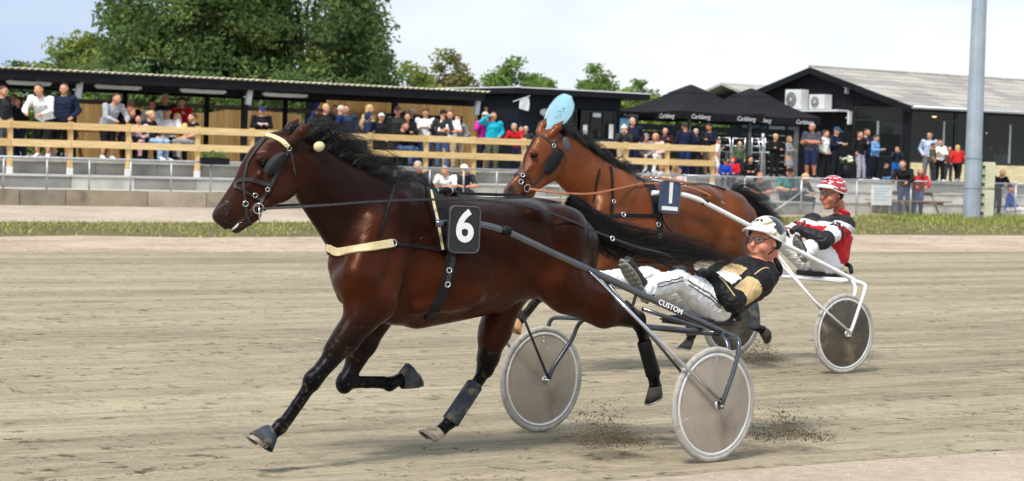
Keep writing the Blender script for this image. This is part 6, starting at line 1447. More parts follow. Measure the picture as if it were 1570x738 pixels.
# number board
def rounded(w, h, r, n=5):
    P = []
    for cx, cy, a0 in ((w / 2 - r, h / 2 - r, 0), (-w / 2 + r, h / 2 - r, 90), (-w / 2 + r, -h / 2 + r, 180), (w / 2 - r, -h / 2 + r, 270)):
        for i in range(n + 1):
            a = math.radians(a0 + 90 * i / n); P.append((cx + r * math.cos(a), cy + r * math.sin(a)))
    return P
M_PADB = mat('black_number_board', (.012, .013, .016), rough=.55, var=.25, scale=20, bump=.1, bscale=90)
M_PADN = mat('navy_number_board', (.035, .055, .12), rough=.55, var=.25, scale=20, bump=.1, bscale=90)
M_PIPE = mat('grey_piping', (.06, .065, .075), rough=.5)
def number_board(H, corners, s, digit, m, size, bar=False):
    q = H.q; tl, tr, br_, bl_ = [Vector(q(x, y, s)) for x, y in corners]; c = (tl + tr + br_ + bl_) / 4
    ex = ((tr - tl) + (br_ - bl_)).normalized(); ey = ((tl - bl_) + (tr - br_)); hgt = ey.length / 2; wid = ((tr - tl).length + (br_ - bl_).length) / 2
    ey = (ey - ex * ey.dot(ex)).normalized(); ez = ex.cross(ey)
    M = Matrix((ex, ey, ez)).transposed().to_4x4(); M.translation = c
    R = rounded(wid, hgt, wid * .17); mb = MB(); n = len(R)
    lay = [(1.0, -.012), (1.0, .008), (.95, .013)]
    V = [M @ Vector((x * k, y * k, z)) for k, z in lay for x, y in R]
    mb.add(V, [tuple(range(n))[::-1], tuple(range(2 * n, 3 * n))] + [(i * n + j, i * n + (j + 1) % n, (i + 1) * n + (j + 1) % n, (i + 1) * n + j) for i in range(2) for j in range(n)])
    o = mb.build('number_board', m, H.o); o['label'] = 'number board reading ' + digit
    Mt = M @ Matrix.Translation((0, hgt * (.04 if not bar else .10), .015))
    text_mesh(digit, size, M_WHITEP, 'numeral', o, Mt, .0015, bold=size * .022)
    MB().tube([M @ Vector((x * .97, y * .97, .012)) for x, y in R + R[:1]], .005, 6, cap=False).build('piping', M_PIPE, o)
    if bar:
        MB().box((-wid * .40, -hgt * .40, .013), (wid * .40, -hgt * .28, .0155), M=M).build('lettering_bar', M_WHITEP, o)
    return o
number_board(H6, [(684, 316), (733, 316), (736, 390), (689, 387)], .36, '6', M_PADB, .265)

# ------------------------------------------------------------------ sulkies
M_SHAFT = mat('black_lacquered_tube', (.15, .16, .18), rough=.16, metal=1.0, var=.2, dirt=((.10, .085, .06), 20.0, .70))
M_WSHAFT = mat('white_lacquered_tube', (.78, .79, .80), rough=.25, var=.06, coat=.5, dirt=((.42, .38, .30), 16.0, .66))
M_FORK = mat('dark_steel_tube', (.10, .115, .135), rough=.25, metal=.7, var=.25, dirt=((.16, .13, .09), 18.0, .62))
M_CHROME = mat('chrome_tube', (.62, .63, .66), rough=.14, metal=1.0, var=.15, dirt=((.18, .15, .11), 25.0, .68))
M_TYRE = mat('dusty_pale_tyre', (.40, .385, .35), rough=.8, var=.18, scale=30, bump=.2, bscale=80, dirt=((.30, .25, .17), 10.0, .55))
M_RIM = mat('bright_wheel_rim', (.80, .80, .79), rough=.25, metal=.55, var=.08, dirt=((.45, .40, .3), 14.0, .66))
M_DISC = mat('dusty_clear_cover', (.40, .345, .285), rough=.36, var=.16, scale=5.0, alpha=.76, dirt=((.26, .21, .155), 5.0, .56))
M_DISCD = mat('smoked_cover', (.075, .060, .046), rough=.30, var=.22, scale=5.0, alpha=.90, dirt=((.22, .18, .12), 7.0, .56))
M_PADSEAT = mat('black_seat_pad', (.016, .017, .019), rough=.6, var=.3, scale=20, bump=.15, bscale=60)
def wheel(parent, c, R, disc, hubm):
    w = bpy.data.objects.new('wheel', None); COL.objects.link(w); w.parent = parent; w.location = c
    Mx = Matrix.Rotation(-math.pi / 2, 4, 'X')
    rt = .021; prof = [(R - rt + rt * math.cos(a), rt * .9 * math.sin(a)) for a in [2 * math.pi * i / 12 for i in range(12)]]
    MB().lathe(prof, 64, M=Mx, closed=True).build('tyre', M_TYRE, w)
    r0 = R - 2 * rt; MB().lathe([(r0 + .004, -.014), (r0 + .004, .014), (r0 - .012, .017), (r0 - .020, .010), (r0 - .020, -.010), (r0 - .012, -.017)], 64, M=Mx, closed=True).build('rim', M_RIM, w)
    for sgn in (1, -1):
        MB().lathe([(r0 - .016, .012 * sgn), (r0 * .55, .026 * sgn), (.035, .036 * sgn), (.0, .036 * sgn)], 64, M=Mx).build('cover', disc, w)
    sp = MB(); sp.tube([(0.02, 0, 0), (r0 - .015, 0, 0)], .0030, 5); me = sp.mesh('spoke', M_STEEL)
    for k in range(20):
        a = 2 * math.pi * k / 20; o = link('spoke', me, w); o.rotation_euler = (0, a, 0); o.location = (0, .012 * (1 if k % 2 else -1), 0)
    MB().lathe([(.0, .062), (.012, .062), (.014, .045), (.026, .042), (.028, .036), (.028, -.036), (.026, -.042), (.014, -.045), (.012, -.062), (0, -.062)], 20, M=Mx).build('hub', hubm, w)
    return w
def make_sulky(label, b0, a0, g, mats, group):
    """g: wheel centre x, radius, half track, shaft polyline (near side, local), fork and strut points (near side, local)"""
    root = bpy.data.objects.new('sulky', None); COL.objects.link(root); root.matrix_world = horse_matrix(b0, a0); tag(root, label, 'sulky', group)
    sh, fk, chrome, disc = mats; xf = g['shaft'][0][0]; sk = g.get('skew', 0.0)      # the cart runs slightly askew behind the horse
    mir = lambda P, s: [Vector((p[0] + (sk * min(1, max(0, (xf - p[0]) / (xf - g['wx']))) if s < 0 else 0), p[1] * s, p[2])) for p in P]
    for s in (1, -1):
        wxs = g['wx'] + (sk if s < 0 else 0); w = wheel(root, (wxs, g['hw'] * s, g['R']), g['R'], disc, M_STEEL); w.rotation_euler = (0, 0, sk * .5)
        MB().tube(smooth_line(densify(mir(g['shaft'], s), .05), 4), .0215, 14).build('shaft', sh, root)
        MB().tube(smooth_line(densify(mir(g['fork_out'], s), .03), 3), .0150, 12).build('fork_arm', fk, root)
        MB().tube(smooth_line(densify(mir(g['fork_in'], s), .03), 3), .0150, 12).build('fork_arm', fk, root)
        MB().tube(mir(g['strut'], s), .0105, 10).build('strut', chrome, root)
        MB().tube(mir(g['strut_in'], s), .0095, 10).build('strut', fk, root)
        ax = Vector((wxs, (g['hw'] + .085) * s, g['R']))
        MB().tube([ax, Vector((wxs, (g['hw'] - .085) * s, g['R']))], .009, 10).build('axle', M_STEEL, root)
        MB().box((wxs - .02, (g['hw'] + .07) * s - .006, g['R'] - .02), (wxs + .02, (g['hw'] + .07) * s + .006, g['R'] + .05)).build('dropout', fk, root)
        st = [Vector(p) for p in mir(g['stirrup'], s)]; MB().tube(smooth_line(densify(st, .02), 1), .010, 8).build('stirrup', fk, root)
        MB().tube(mir(g['seat_rail'], s), .013, 10).build('seat_rail', sh, root)
        for k in range(3):
            a, b = Vector(g['shaft'][1]), Vector(g['shaft'][2]); p = a.lerp(b, .10 + .025 * k); 
        cl = Vector((g['clamp'][0], g['clamp'][1] * s, g['clamp'][2])); dr = (Vector(mir(g['shaft'], s)[2]) - Vector(mir(g['shaft'], s)[1])).normalized()
        MB().tube([cl - dr * .03, cl + dr * .03], .029, 12).build('clamp', M_LEATHER, root)
    A, B = Vector(g['arch']), mir([g['arch']], -1)[0]
    MB().tube(smooth_line([A, A.lerp(B, .15) + Vector((-.01, 0, .0)), A.lerp(B, .5) + Vector((-.02, 0, -.02)), A.lerp(B, .85) + Vector((-.01, 0, 0)), B], 1), .020, 12).build('cross_arch', fk, root)
    sx, sz = g['seat'][0], g['seat'][2]
    MB().bbox((sx - .17, -.19, sz - .045), (sx + .20, .19, sz + .005), .02).build('seat', M_PADSEAT, root)
    MB().tube(smooth_line(densify([(sx - .17, -.2, sz), (sx - .22, -.15, sz + .07), (sx - .22, .15, sz + .07), (sx - .17, .2, sz)], .04), 3), .022, 10).build('backrest', M_PADSEAT, root)
    return root
hw6 = .785; wc = q6(1094, 624, hw6); wx6 = float(wc[0])
g6 = dict(wx=wx6, R=.36, hw=hw6, skew=.21,
    shaft=[q6(666, 343, .31), q6(738, 343, .34), q6(770, 352, .36), q6(1126, 518, .60)],
    fork_out=[q6(1104, 510, .58), q6(1117, 513, .64), q6(1133, 520, .87), q6(1134, 535, .88), q6(1125, 570, .88), (wx6 - .02, .87, .43), (wx6, .865, .37)],
    fork_in=[q6(1104, 511, .58), q6(1115, 520, .66), q6(1118, 545, .69), (wx6 - .02, .70, .43), (wx6, .70, .37)],
    strut=[q6(898, 411, .445), q6(1008, 520, .84), (wx6 + .01, .87, .385)], strut_in=[q6(920, 421, .44), (wx6 + .01, .70, .385)],
    stirrup=[q6(975, 452, .47), q6(970, 470, .44), q6(960, 462, .34)], seat_rail=[q6(985, 474, .36), q6(1108, 514, .46)],
    clamp=q6(775, 354, .362), arch=q6(1108, 512, .60), seat=q6(1072, 487, 0))
SK6 = make_sulky('black shafted sulky with clear covered wheels behind horse 6', B6, A6, g6, (M_SHAFT, M_FORK, M_CHROME, M_DISC), 'sulkies')
# lettering on the near shaft
def shaft_text(root, H, a, b, body, size, m, s_out=.024, name='lettering'):
    pa, pb = Vector(a), Vector(b); ex = (pb - pa).normalized(); ez = Vector((0, 1, 0)); ez = (ez - ex * ez.dot(ex)).normalized(); ey = ez.cross(ex)
    M = Matrix((ex, ey, ez)).transposed().to_4x4(); M.translation = (pa + pb) / 2 + ez * s_out
    return text_mesh(body, size, m, name, root, M, .0008, bold=size * .02)
sA, sB = np.array(g6['shaft'][2]), np.array(g6['shaft'][3])
def on_shaft(x):
    t = (x - 770) / (1126 - 770); return sA + (sB - sA) * t
shaft_text(SK6, H6, on_shaft(990), on_shaft(1052), 'CUSTOM', .046, M_WHITEP)
M_ORANGE = mat('orange_print', (.75, .25, .03), rough=.5, var=.05)
# ------------------------------------------------------------------ drivers
def helmet(parent, c, fd, hu, mats, colour_fn, peak_m, r=(.146, .122, .132)):
    fd = Vector(fd).normalized(); hu = Vector(hu); hu = (hu - fd * hu.dot(fd)).normalized(); sd = hu.cross(fd)
    M = Matrix((fd, sd, hu)).transposed().to_4x4(); M.translation = Vector(c)
    hm = bpy.data.objects.new('helmet', None); COL.objects.link(hm); hm.parent = parent
    mb = MB(); n, m = 48, 18; V = []; F = []; col = []
    for i in range(m + 1):
        for j in range(n):
            ph = 2 * math.pi * j / n; fr = math.cos(ph); lim = math.radians(74 + 34 * (1 - fr) / 2 + 26 * max(0, math.sin(abs(((ph + math.pi) % (2 * math.pi)) - math.pi)) - .5))
            th = lim * i / m; V.append(M @ Vector((r[0] * math.sin(th) * fr, r[1] * math.sin(th) * math.sin(ph), r[2] * math.cos(th))))
    for i in range(m):
        for j in range(n):
            F.append((i * n + j, (i + 1) * n + j, (i + 1) * n + (j + 1) % n, i * n + (j + 1) % n)); col.append(colour_fn(i / m, 2 * math.pi * (j + .5) / n))
    k = len(V); mb.v = V; mb.f = F; mb.m = col; mb.sm = [True] * len(F)
    mb.tube([V[m * n + j] for j in range(n)] + [V[m * n]], .007, 6, mi=0, cap=False)
    sh = mb.build('shell', mats, hm)
    # peak
    mb = MB(); V = []
    for i in range(4):
        for j in range(13):
            a = math.radians(-58 + 116 * j / 12); e = i / 3; x = r[0] * math.cos(a) * (1 + .0 * e) + .062 * e * math.cos(a); y = r[1] * math.sin(a) * (1 + .10 * e)
            V.append(M @ Vector((x, y, .032 + .022 * math.cos(a * 1.3) - .020 * e)))
    F = [(i * 13 + j, i * 13 + j + 1, (i + 1) * 13 + j + 1, (i + 1) * 13 + j) for i in range(3) for j in range(12)]
    mb.add(V, F, 0, True); mb.add([v - hu * .006 for v in V], [f[::-1] for f in F], 0, True); mb.build('peak', peak_m, hm)
    for s in (1, -1):
        mb = MB(); mb.ell(M @ Vector((-.008, .092 * s, -.045)), (.040, .020, .050), 12, 8, M=M.to_3x3()); mb.build('ear_guard', M_LEATHER, hm)
    P = [M @ Vector(p) for p in ((.0, .096, -.06), (.030, .088, -.105), (.058, .050, -.135), (.066, 0, -.142), (.058, -.050, -.135), (.030, -.088, -.105), (.0, -.096, -.06))]
    MB().tube(spline(P, 15), .008, 6, flat=.5).build('chin_strap', M_LEATHER, hm)
    for kx in (-1, 0, 1): MB().ell(M @ Vector((r[0] * .72, .035 * kx, r[2] * .74)), (.009, .012, .006), 8, 6).build('vent', M_LEATHER, hm)
    return hm, M
def goggles(parent, M, lens):
    g = bpy.data.objects.new('goggles', None); COL.objects.link(g); g.parent = parent
    for s in (1, -1):
        mb = MB(); V = []
        for i in range(5):
            for j in range(9):
                y = .006 + .056 * j / 8; z = (.018 - .036 * i / 4) * math.sqrt(max(.2, 1 - ((j - 4) / 4.6) ** 2)); V.append(M @ Vector((.130 - 6 * max(0, y - .02) ** 2 * 2.2, y * s, -.034 + z)))
        mb.add(V, [(i * 9 + j, i * 9 + j + 1, (i + 1) * 9 + j + 1, (i + 1) * 9 + j) for i in range(4) for j in range(8)], 0, True); mb.build('lens', lens, g)
        ed = [V[j] for j in range(9)] + [V[9 * i + 8] for i in range(1, 5)] + [V[36 + j] for j in range(7, -1, -1)] + [V[9 * i] for i in range(3, -1, -1)]
        MB().tube(ed + ed[:1], .0025, 5, cap=False).build('lens_rim', M_PIPE, g)
        MB().tube([V[8 + 18], M @ Vector((.02, .092 * s, -.012))], .003, 5).build('temple_arm', M_PIPE, g)
def face_details(parent, M, brow_m):                     # whites of the eyes, irises, brows and mouth
    for s in (1, -1):
        MB().ell(M @ Vector((.090, .034 * s, -.034)), (.012, .013, .009), 10, 8, M=M.to_3x3()).build('eye', mat('eye_white', (.6, .58, .55), rough=.2), parent)
        MB().ell(M @ Vector((.100, .035 * s, -.034)), (.005, .006, .006), 8, 6, M=M.to_3x3()).build('iris', mat('iris', (.02, .03, .04), rough=.1), parent)
        MB().tube([M @ Vector((.092, .016 * s, -.004)), M @ Vector((.090, .034 * s, -.001)), M @ Vector((.078, .050 * s, -.006))], [.004, .005, .003], 6).build('eyebrow', brow_m, parent)
    MB().tube([M @ Vector((.096, .022, -.106)), M @ Vector((.108, 0, -.103)), M @ Vector((.096, -.022, -.106))], [.003, .005, .003], 6).build('lips', mat('lips', (.30, .10, .08), rough=.5), parent)
def make_driver(label, b0, a0, J, mats, fix, head_dir, hel, group, build=1.0, extra=None):
    S = human(J, h=.0085, sleeves='long', legs='long', fingers=True, glove=True, head_dir=head_dir, build=build, hs=1.12)
    cloth_folds(S, J, .0085)
    me = S.mat_mesh('driver_body', mats, .006, fix)
    o = link('person', me); o.matrix_world = horse_matrix(b0, a0); tag(o, label, 'person', group)
    hdv = J['head']; fd = Vector(head_dir).normalized(); sd = Vector((0, 0, 1)).cross(fd).normalized(); hu = fd.cross(sd)
    hm, M = helmet(o, Vector(hdv) + hu * .046 - fd * .012, fd, hu, *hel)
    face_details(o, M, mat('grey_brow', (.12, .09, .07), rough=.8))
    goggles(o, M, mat('clear_lens', (.75, .78, .8), rough=.05, alpha=.28, var=.02))
    B = BVHTree.FromPolygons([Vector(v) for v in S.V], S.Q.tolist())
    return o, M, B
def collar(o, J, m):
    nk, pel = Vector(J['neck']), Vector(J['pelvis']); ax = (nk - pel).normalized(); u = Vector((0, 1, 0)); f = ax.cross(u).normalized()
    P = [nk + ax * .012 + u * (math.cos(w) * .070) + f * (math.sin(w) * .066) for w in [2 * math.pi * j / 20 for j in range(21)]]
    MB().tube(P, .020, 8, cap=False).build('collar', m, o)
def body_strap(B, o, name, pts, w, m, t=.003):
    P, Nn = [], []
    for p in densify(pts, .02):
        r = B.find_nearest(p); P.append(r[0] + r[1] * .002); Nn.append(r[1])
    return MB().strap(smooth_line(P, 1), smooth_line(Nn, 2), w, t).build(name, m, o)
def seg_t(V, a, b):
    ab = b - a; return ((V - a) @ ab) / (ab @ ab), np.linalg.norm(V - a - np.clip(((V - a) @ ab) / (ab @ ab), 0, 1)[:, None] * ab, axis=1)
def driver_joints(q, pel, neck, head, sh, el, wr, hip, kn, an, to, hdv=None):
    J = dict(pelvis=q(*pel), neck=q(*neck), head=q(*head), shL=q(*sh), elL=q(*el), wrL=q(*wr), hipL=q(*hip), knL=q(*kn), anL=q(*an), toL=q(*to))
    ax = J['neck'] - J['pelvis']; f = vec(ax[2], 0, -ax[0]); J['fwd'] = f / np.linalg.norm(f)
    J['hdL'] = vec(1, -.25, .1); J['hdR'] = vec(1, .25, .1); J['pnL'] = vec(0, 0, 1) ; J['pnR'] = vec(0, 0, -1)
    return mirror_joints(J)
M_GLOVE = mat('black_glove_and_shoe', (.012, .012, .013), rough=.5, var=.3, scale=40)
M_WHITEC = mat('white_breeches', (.88, .88, .89), rough=.75, var=.07, scale=10, bump=.9, bscale=8, dirt=((.5, .47, .43), 7.0, .74))
M_BLACKC = mat('black_silks', (.009, .009, .011), rough=.55, var=.3, scale=16, bump=.9, bscale=10, spec=.2)
M_GOLD = mat('gold_silks', (.58, .42, .20), rough=.6, var=.12, scale=16, bump=.8, bscale=10, spec=.3)
M_DRVSKIN = mat('ruddy_skin', srgb(206, 134, 108), rough=.5, var=.14, scale=26, bump=.15, bscale=60)
J6 = driver_joints(q6, (1092, 466, 0), (1183, 410, 0), (1173, 371, 0), (1166, 430, .21), (1124, 464, .30), (1088, 420, .14), (1094, 468, .10), (1040, 430, .17), (988, 444, .36), (962, 402, .39))
J6['head'] = J6['neck'] + (J6['head'] - J6['neck']) * 1.0
SL6 = [M_DRVSKIN, M_BLACKC, M_WHITEC, M_GLOVE, mat('dark_eye', (.02, .015, .012), rough=.3), M_GOLD, mat('white_silks', (.72, .72, .74), rough=.6, bump=.3, bscale=14)]
def fix6(V, lab):
    for s in 'LR':
        t, d = seg_t(V, J6['sh' + s], J6['el' + s]); lab = np.where((lab == TOP) & (t > .30) & (t < .82) & (d < .085), 5, lab)
    pel, nk = J6['pelvis'], J6['neck']; t, d = seg_t(V, pel, nk); f = (V - pel) @ J6['fwd']
    lab = np.where((lab == TOP) & (t > .34) & (t < .50) & (f > .05) & (np.abs(V[:, 1]) < .12), 5, lab)
    lab = np.where((lab == TOP) & (t > .16) & (t <= .34) & (f > .03) & (np.abs(V[:, 1]) < .15), 6, lab)
    return lab
def hcol6(i, ph):
    back = math.cos(ph) < -.15 + .25 * math.sin(i * 9); top = i < .45 + .12 * math.sin(ph * 3)
    if math.cos(ph) < .52 + .22 * math.sin(i * 7 + 1) and .12 < i < .72 + .08 * math.sin(ph * 5): return 1
    if math.sin(ph * 7 + i * 14) > .72 and .2 < i < .95: return 2
    return 0
M_HCREAM = mat('cream_helmet', (.76, .75, .68), rough=.22, var=.1, coat=.5); M_HBLACK = mat('black_helmet', (.012, .012, .014), rough=.15, coat=.6); M_HGOLD = mat('olive_gold_helmet', (.28, .26, .12), rough=.3, coat=.4)
HD6 = (1.0, .16, .05)
D6, MH6, BD6 = make_driver('driver in black and gold silks and cream helmet leaning back behind horse 6', B6, A6, J6, SL6, fix6, HD6, ([M_HCREAM, M_HBLACK, M_HGOLD], hcol6, M_HCREAM), 'sulky drivers', build=1.36)
collar(D6, J6, M_BLACKC)
M_STRIPE = mat('black_trouser_stripe', (.012, .012, .013), rough=.7)
for s, sg in (('L', 1), ('R', -1)):
    for dz in (.016, -.010):
        a, k, h_ = J6['an' + s], J6['kn' + s], J6['hip' + s]; off = vec(0, .09 * sg, dz)
        body_strap(BD6, D6, 'trouser_stripe', [h_ * .9 + k * .1 + off, k * .92 + h_ * .08 + off], .007, M_STRIPE); body_strap(BD6, D6, 'trouser_stripe', [k * .95 + a * .05 + off + vec(0, 0, .02), a * .8 + k * .2 + off + vec(0, 0, .02)], .007, M_STRIPE)
    sh, el, wr = J6['sh' + s], J6['el' + s], J6['wr' + s]; off = vec(.02, .06 * sg, .03)
    body_strap(BD6, D6, 'sleeve_piping', [el + vec(.03, .05 * sg, .05), wr * .8 + el * .2 + vec(.0, .05 * sg, .03)], .009, M_GOLD)
    body_strap(BD6, D6, 'sleeve_piping', [sh * .68 + el * .32 + vec(0, .02 * sg, .09), sh + vec(-.08, .03 * sg, .10)], .009, M_GOLD)
M_SOLE = mat('grey_shoe_sole', (.22, .22, .19), rough=.8, var=.3, scale=30)
def shoe_sole(o, J, s, m=M_SOLE):
    an, to = Vector(J['an' + s]), Vector(J['to' + s]); kn = Vector(J['kn' + s]); up = (to - an).normalized(); out = (an - kn); out = (out - up * out.dot(up)).normalized(); sd = up.cross(out)
    c0 = an.lerp(to, -.30) + out * .040; mb = MB(); L = (to - an).length * 1.55; R = []
    for j in range(24):
        w = 2 * math.pi * j / 24; y = math.cos(w); x = math.sin(w) * (.048 if y > 0 else .040) * (1 - .10 * math.exp(-((y + .1) / .3) ** 2)); R.append(c0 + up * (L * .5 + y * L * .52) + sd * x)
    n = 24; V = R + [p + out * .014 for p in R]; mb.add(V, [tuple(range(n))[::-1], tuple(range(n, 2 * n))] + [(i, (i + 1) % n, n + (i + 1) % n, n + i) for i in range(n)])
    so = mb.build('shoe_sole', m, o)
    tr = MB()
    for i in range(9):
        for e in (-1, 0, 1):
            t = .08 + .105 * i; wd = .030 * math.sqrt(max(.1, 1 - (2 * t - 1) ** 2)) + .006; c = c0 + up * (L * t) + sd * (e * wd * .8) + out * .0145
            M = Matrix((sd, up, out)).transposed().to_4x4(); M.translation = c; tr.box((-.009, -.008, 0), (.009, .008, .006), M=M)
    o2 = tr.build('tread', mat('pale_tread', (.33, .33, .28), rough=.85), so)
for s in 'LR': shoe_sole(D6, J6, s)
# reins of horse 6: bit to terret to the driver's hands
HL6, HR6 = J6['wrL'] + vec(.07, -.02, .0), J6['wrR'] + vec(.07, .02, 0)
def rein(H, pts, name, w, m, parent):
    P = [Vector(p) for p in pts]; P = smooth_line(densify(P, .06), 2); mb = MB(); mb.strap(P, [Vector((0, 1, .25))] * len(P), w, .005); return mb.build(name, m, parent)
bit, _ = hit(H6, 398, 320, .02)
rein(H6, [bit, q6(440, 318, .16), q6(500, 315, .26), q6(560, 310, .31), q6(620, 307, .30), q6(672, 306, .22), q6(740, 307, .22), q6(800, 313, .25), q6(860, 332, .28), q6(905, 352, .29), q6(940, 366, .28), q6(978, 380, .25), q6(1020, 388, .22), HL6], 'rein', .015, M_GREYSTRAP, H6.o)
rein(H6, [Vector((bit.x, -.30, bit.z)), q6(560, 312, -.28), q6(676, 296, -.08), q6(800, 300, -.10), q6(930, 352, -.12), HR6], 'rein', .020, M_LEATHER, H6.o)
p = q6(939, 366, .295); ring(p, (0, 1, .2), .014, .004, M_STEEL, 'rein_buckle', H6.o)
# ------------------------------------------------------------------ horse 1 with its sulky and driver, farther out
B1, A1 = 14.62, 11.46
q1 = frame(B1, A1)
map1 = lambda p: np.array([p[0] * 1.06, p[1] * 1.05, p[2] * 1.03])
hd1 = lambda x, y, s: q1(x, y, s)
BAY1 = dict(body=(.145, .039, .0125), dark=(.075, .022, .009), black=(.009, .006, .005), face=(.150, .040, .014), muzzle=(.075, .042, .032), hoof=(.3, .25, .18), neck=(.140, .036, .0108))
spec1 = dict(dark_z=(1.30, 1.68), dark_x=.3, dark_k=.35, q=q1, map=map1, scale=1.05, b0=B1, a0=A1, col=BAY1, darklegs=False, mat=coat_material('red_bay_coat', .34), hd=hd1, h=.0115, ear_y=.075,
    neck=head_loft(hd1, [((968, 268), (915, 352)), ((940, 255), (896, 322)), ((914, 238), (879, 304)), ((890, 220), (868, 292)), ((868, 204), (858, 276)), ((852, 198), (852, 258))], [.19, .15, .118, .098, .088, .062]),
    head=head_loft(hd1, [((848, 196), (868, 222)), ((832, 201), (872, 240)), ((818, 214), (864, 256)), ((808, 233), (848, 272)), ((800, 252), (832, 281)), ((791, 267), (816, 289)), ((782, 279), (804, 297)), ((774, 289), (796, 304)), ((773, 297), (791, 308)), ((777, 304), (786, 309))],
                   [.055, .080, .096, .092, .076, .058, .048, .052, .046, .02]),
    cheek=(843, 262), brow=(817, 234), crestA=(815, 253), crestB=(800, 270), nostril=(783, 290), nostril_in=(781, 291), jawA=(838, 276), jawB=(812, 294), chinA=(815, 297), chinB=(796, 308), muz=(780, 297),
    ears=[((843, 208), (864, 185), 1.1), ((826, 203), (838, 181), -1)],
    legs=[('front', [map1(q6(578, 468, .165)), q1(828, 452, .14), q1(801, 486, .13), q1(791, 500, .13)]),
          ('front', [map1(q6(585, 478, -.165)), q1(872, 470, -.13), q1(915, 468, -.11), q1(930, 460, -.11)]),
          ('hind', [map1(q6(862, 365, .14)), map1(q6(852, 430, .19)), q1(1150, 428, .13), q1(1157, 500, .12), q1(1170, 507, .12)]),
          ('hind', [map1(q6(855, 375, -.14)), q1(1040, 385, -.17), q1(1056, 458, -.12), q1(1061, 512, -.12), q1(1056, 526, -.12)])])
def extra1(S, t6):
    b = BAY1['body']
    S.cap(t6(893, 372, .12), t6(894, 430, .13), .11, .09, b, .06); S.cap(t6(862, 365, .16), t6(865, 445, .17), .13, .105, b, .06)
    S.cap(t6(885, 375, -.12), t6(840, 440, -.15), .11, .10, b, .06); S.cap(t6(540, 445, .15), t6(545, 470, .15), .08, .075, b, .04)
    S.cap(t6(525, 408, .0), t6(535, 450, .0), .09, .08, b, .06)
    for s in (1, -1): S.ell(t6(527, 430, .09 * s), (.065, .075, .09), b, .04)
    S.cap(t6(640, 478, 0), t6(760, 455, 0), .105, .105, b, .06)
spec1['extra'] = extra1
H1 = make_horse(spec1)
tag(H1.o, 'reddish bay racehorse wearing number 1, trotting behind the dark horse', 'horse', 'trotting racehorses')
st = []
gd = []
for i in range(120):
    cr = [(848, 197), (868, 204), (890, 220), (914, 238), (940, 254), (955, 263)]
    t = random.random(); L = 5; k = min(int(t * L), 4); u = t * L - k; x = cr[k][0] + (cr[k + 1][0] - cr[k][0]) * u; y = cr[k][1] + (cr[k + 1][1] - cr[k][1]) * u + 2
    run = random.uniform(18, 46); lift = random.gauss(6, 5); s = random.gauss(0, .02); e = s + random.gauss(.03, .05)
    gd.append(spline([q1(x, y, s), q1(x + run * .3, y - lift, s), q1(x + run * .7, y - lift * .6 + run * .30, e), q1(x + run, y + run * .62, e * 1.3)], 9))
st = clumped(gd, 11, .010, .0011, .0022)
hair_mesh('mane', st, M_BLACKHAIR, H1.o)
hair_mesh('tail', tail_strands(q1, [(1122, 302, 0), (1135, 306, -.02), (1152, 318, -.05), (1172, 332, -.05), (1192, 344, -.05), (1208, 360, -.05)], [8, 20, 26, 24, 20, 18], 700), M_BLACKHAIR, H1.o)
horse_eye(H1, 819, 238, .022)
muzzle_details(H1, (783, 290), [(782, 306), (790, 303), (798, 298), (806, 292)], None)
L1 = spec1['legs']
pl = lambda leg, i: np.array(L1[leg][1][i])
M_ORBOOT = mat('tan_hoof', (.50, .28, .13), rough=.7, var=.2, scale=20)
hoof(H1, pl(0, 2), pl(0, 3), (.9, 0, .4), M_ORBOOT, 'hoof', bell=M_ORBOOT); hoof(H1, pl(1, 2), pl(1, 3), (-.1, 0, -1), M_HOOFD, 'hoof')
hoof(H1, pl(2, 3), pl(2, 4), (.1, 0, -1), M_HOOFD, 'hoof'); hoof(H1, pl(3, 3), pl(3, 4), (1, 0, 0), M_HOOFD, 'hoof')
leg_boot(H1, pl(2, 2) * .5 + pl(2, 3) * .5, pl(2, 3) * 1.05 - pl(2, 2) * .05, .052, .054, M_NEO)
leg_boot(H1, pl(3, 2) * .5 + pl(3, 3) * .5, pl(3, 3) * 1.05 - pl(3, 2) * .05, .052, .054, M_NEO)
b1 = bpy.data.objects.new('bridle', None); COL.objects.link(b1); b1.parent = H1.o
for nm, px, w in (('browband', [(816, 206), (826, 207), (838, 213), (848, 223)], .020), ('face_strap', [(817, 208), (808, 228), (803, 250), (802, 266)], .018), ('cheek_strap', [(848, 225), (846, 240), (836, 260), (824, 276), (809, 288)], .020),
                  ('noseband', [(780, 261), (790, 263), (800, 268), (812, 272)], .030), ('crown_strap', [(848, 223), (858, 213), (866, 206)], .020), ('throat_strap', [(852, 225), (864, 232), (866, 246)], .018), ('chin_strap', [(800, 270), (806, 286), (802, 300)], .022)):
    horse_strap(H1, nm, px, w, M_GREYSTRAP if nm != 'chin_strap' else M_LEATHER, b1, lift=.006)
blinker(H1, 845, 250, b1, w=.062, hgt=.115, out=.018).data.materials[0] = M_LEATHER
for x, y, r in ((807, 288, .032), (798, 279, .020), (801, 269, .016), (848, 224, .016)):
    p, n = hit(H1, x, y, .014); ring(p, n, r, .005, M_STEEL, 'bit_ring' if r > .018 else 'buckle', b1)
p, n = near(H1, q1(872, 222, .1), .0); MB().ell(p, (.04, .022, .075), 14, 10, M=Matrix.Rotation(.35, 3, 'Y')).build('fleece_pad', mat('grey_fleece', (.07, .075, .085), rough=.9, var=.3, bump=.5, bscale=60), b1)
h1 = bpy.data.objects.new('harness', None); COL.objects.link(h1); h1.parent = H1.o
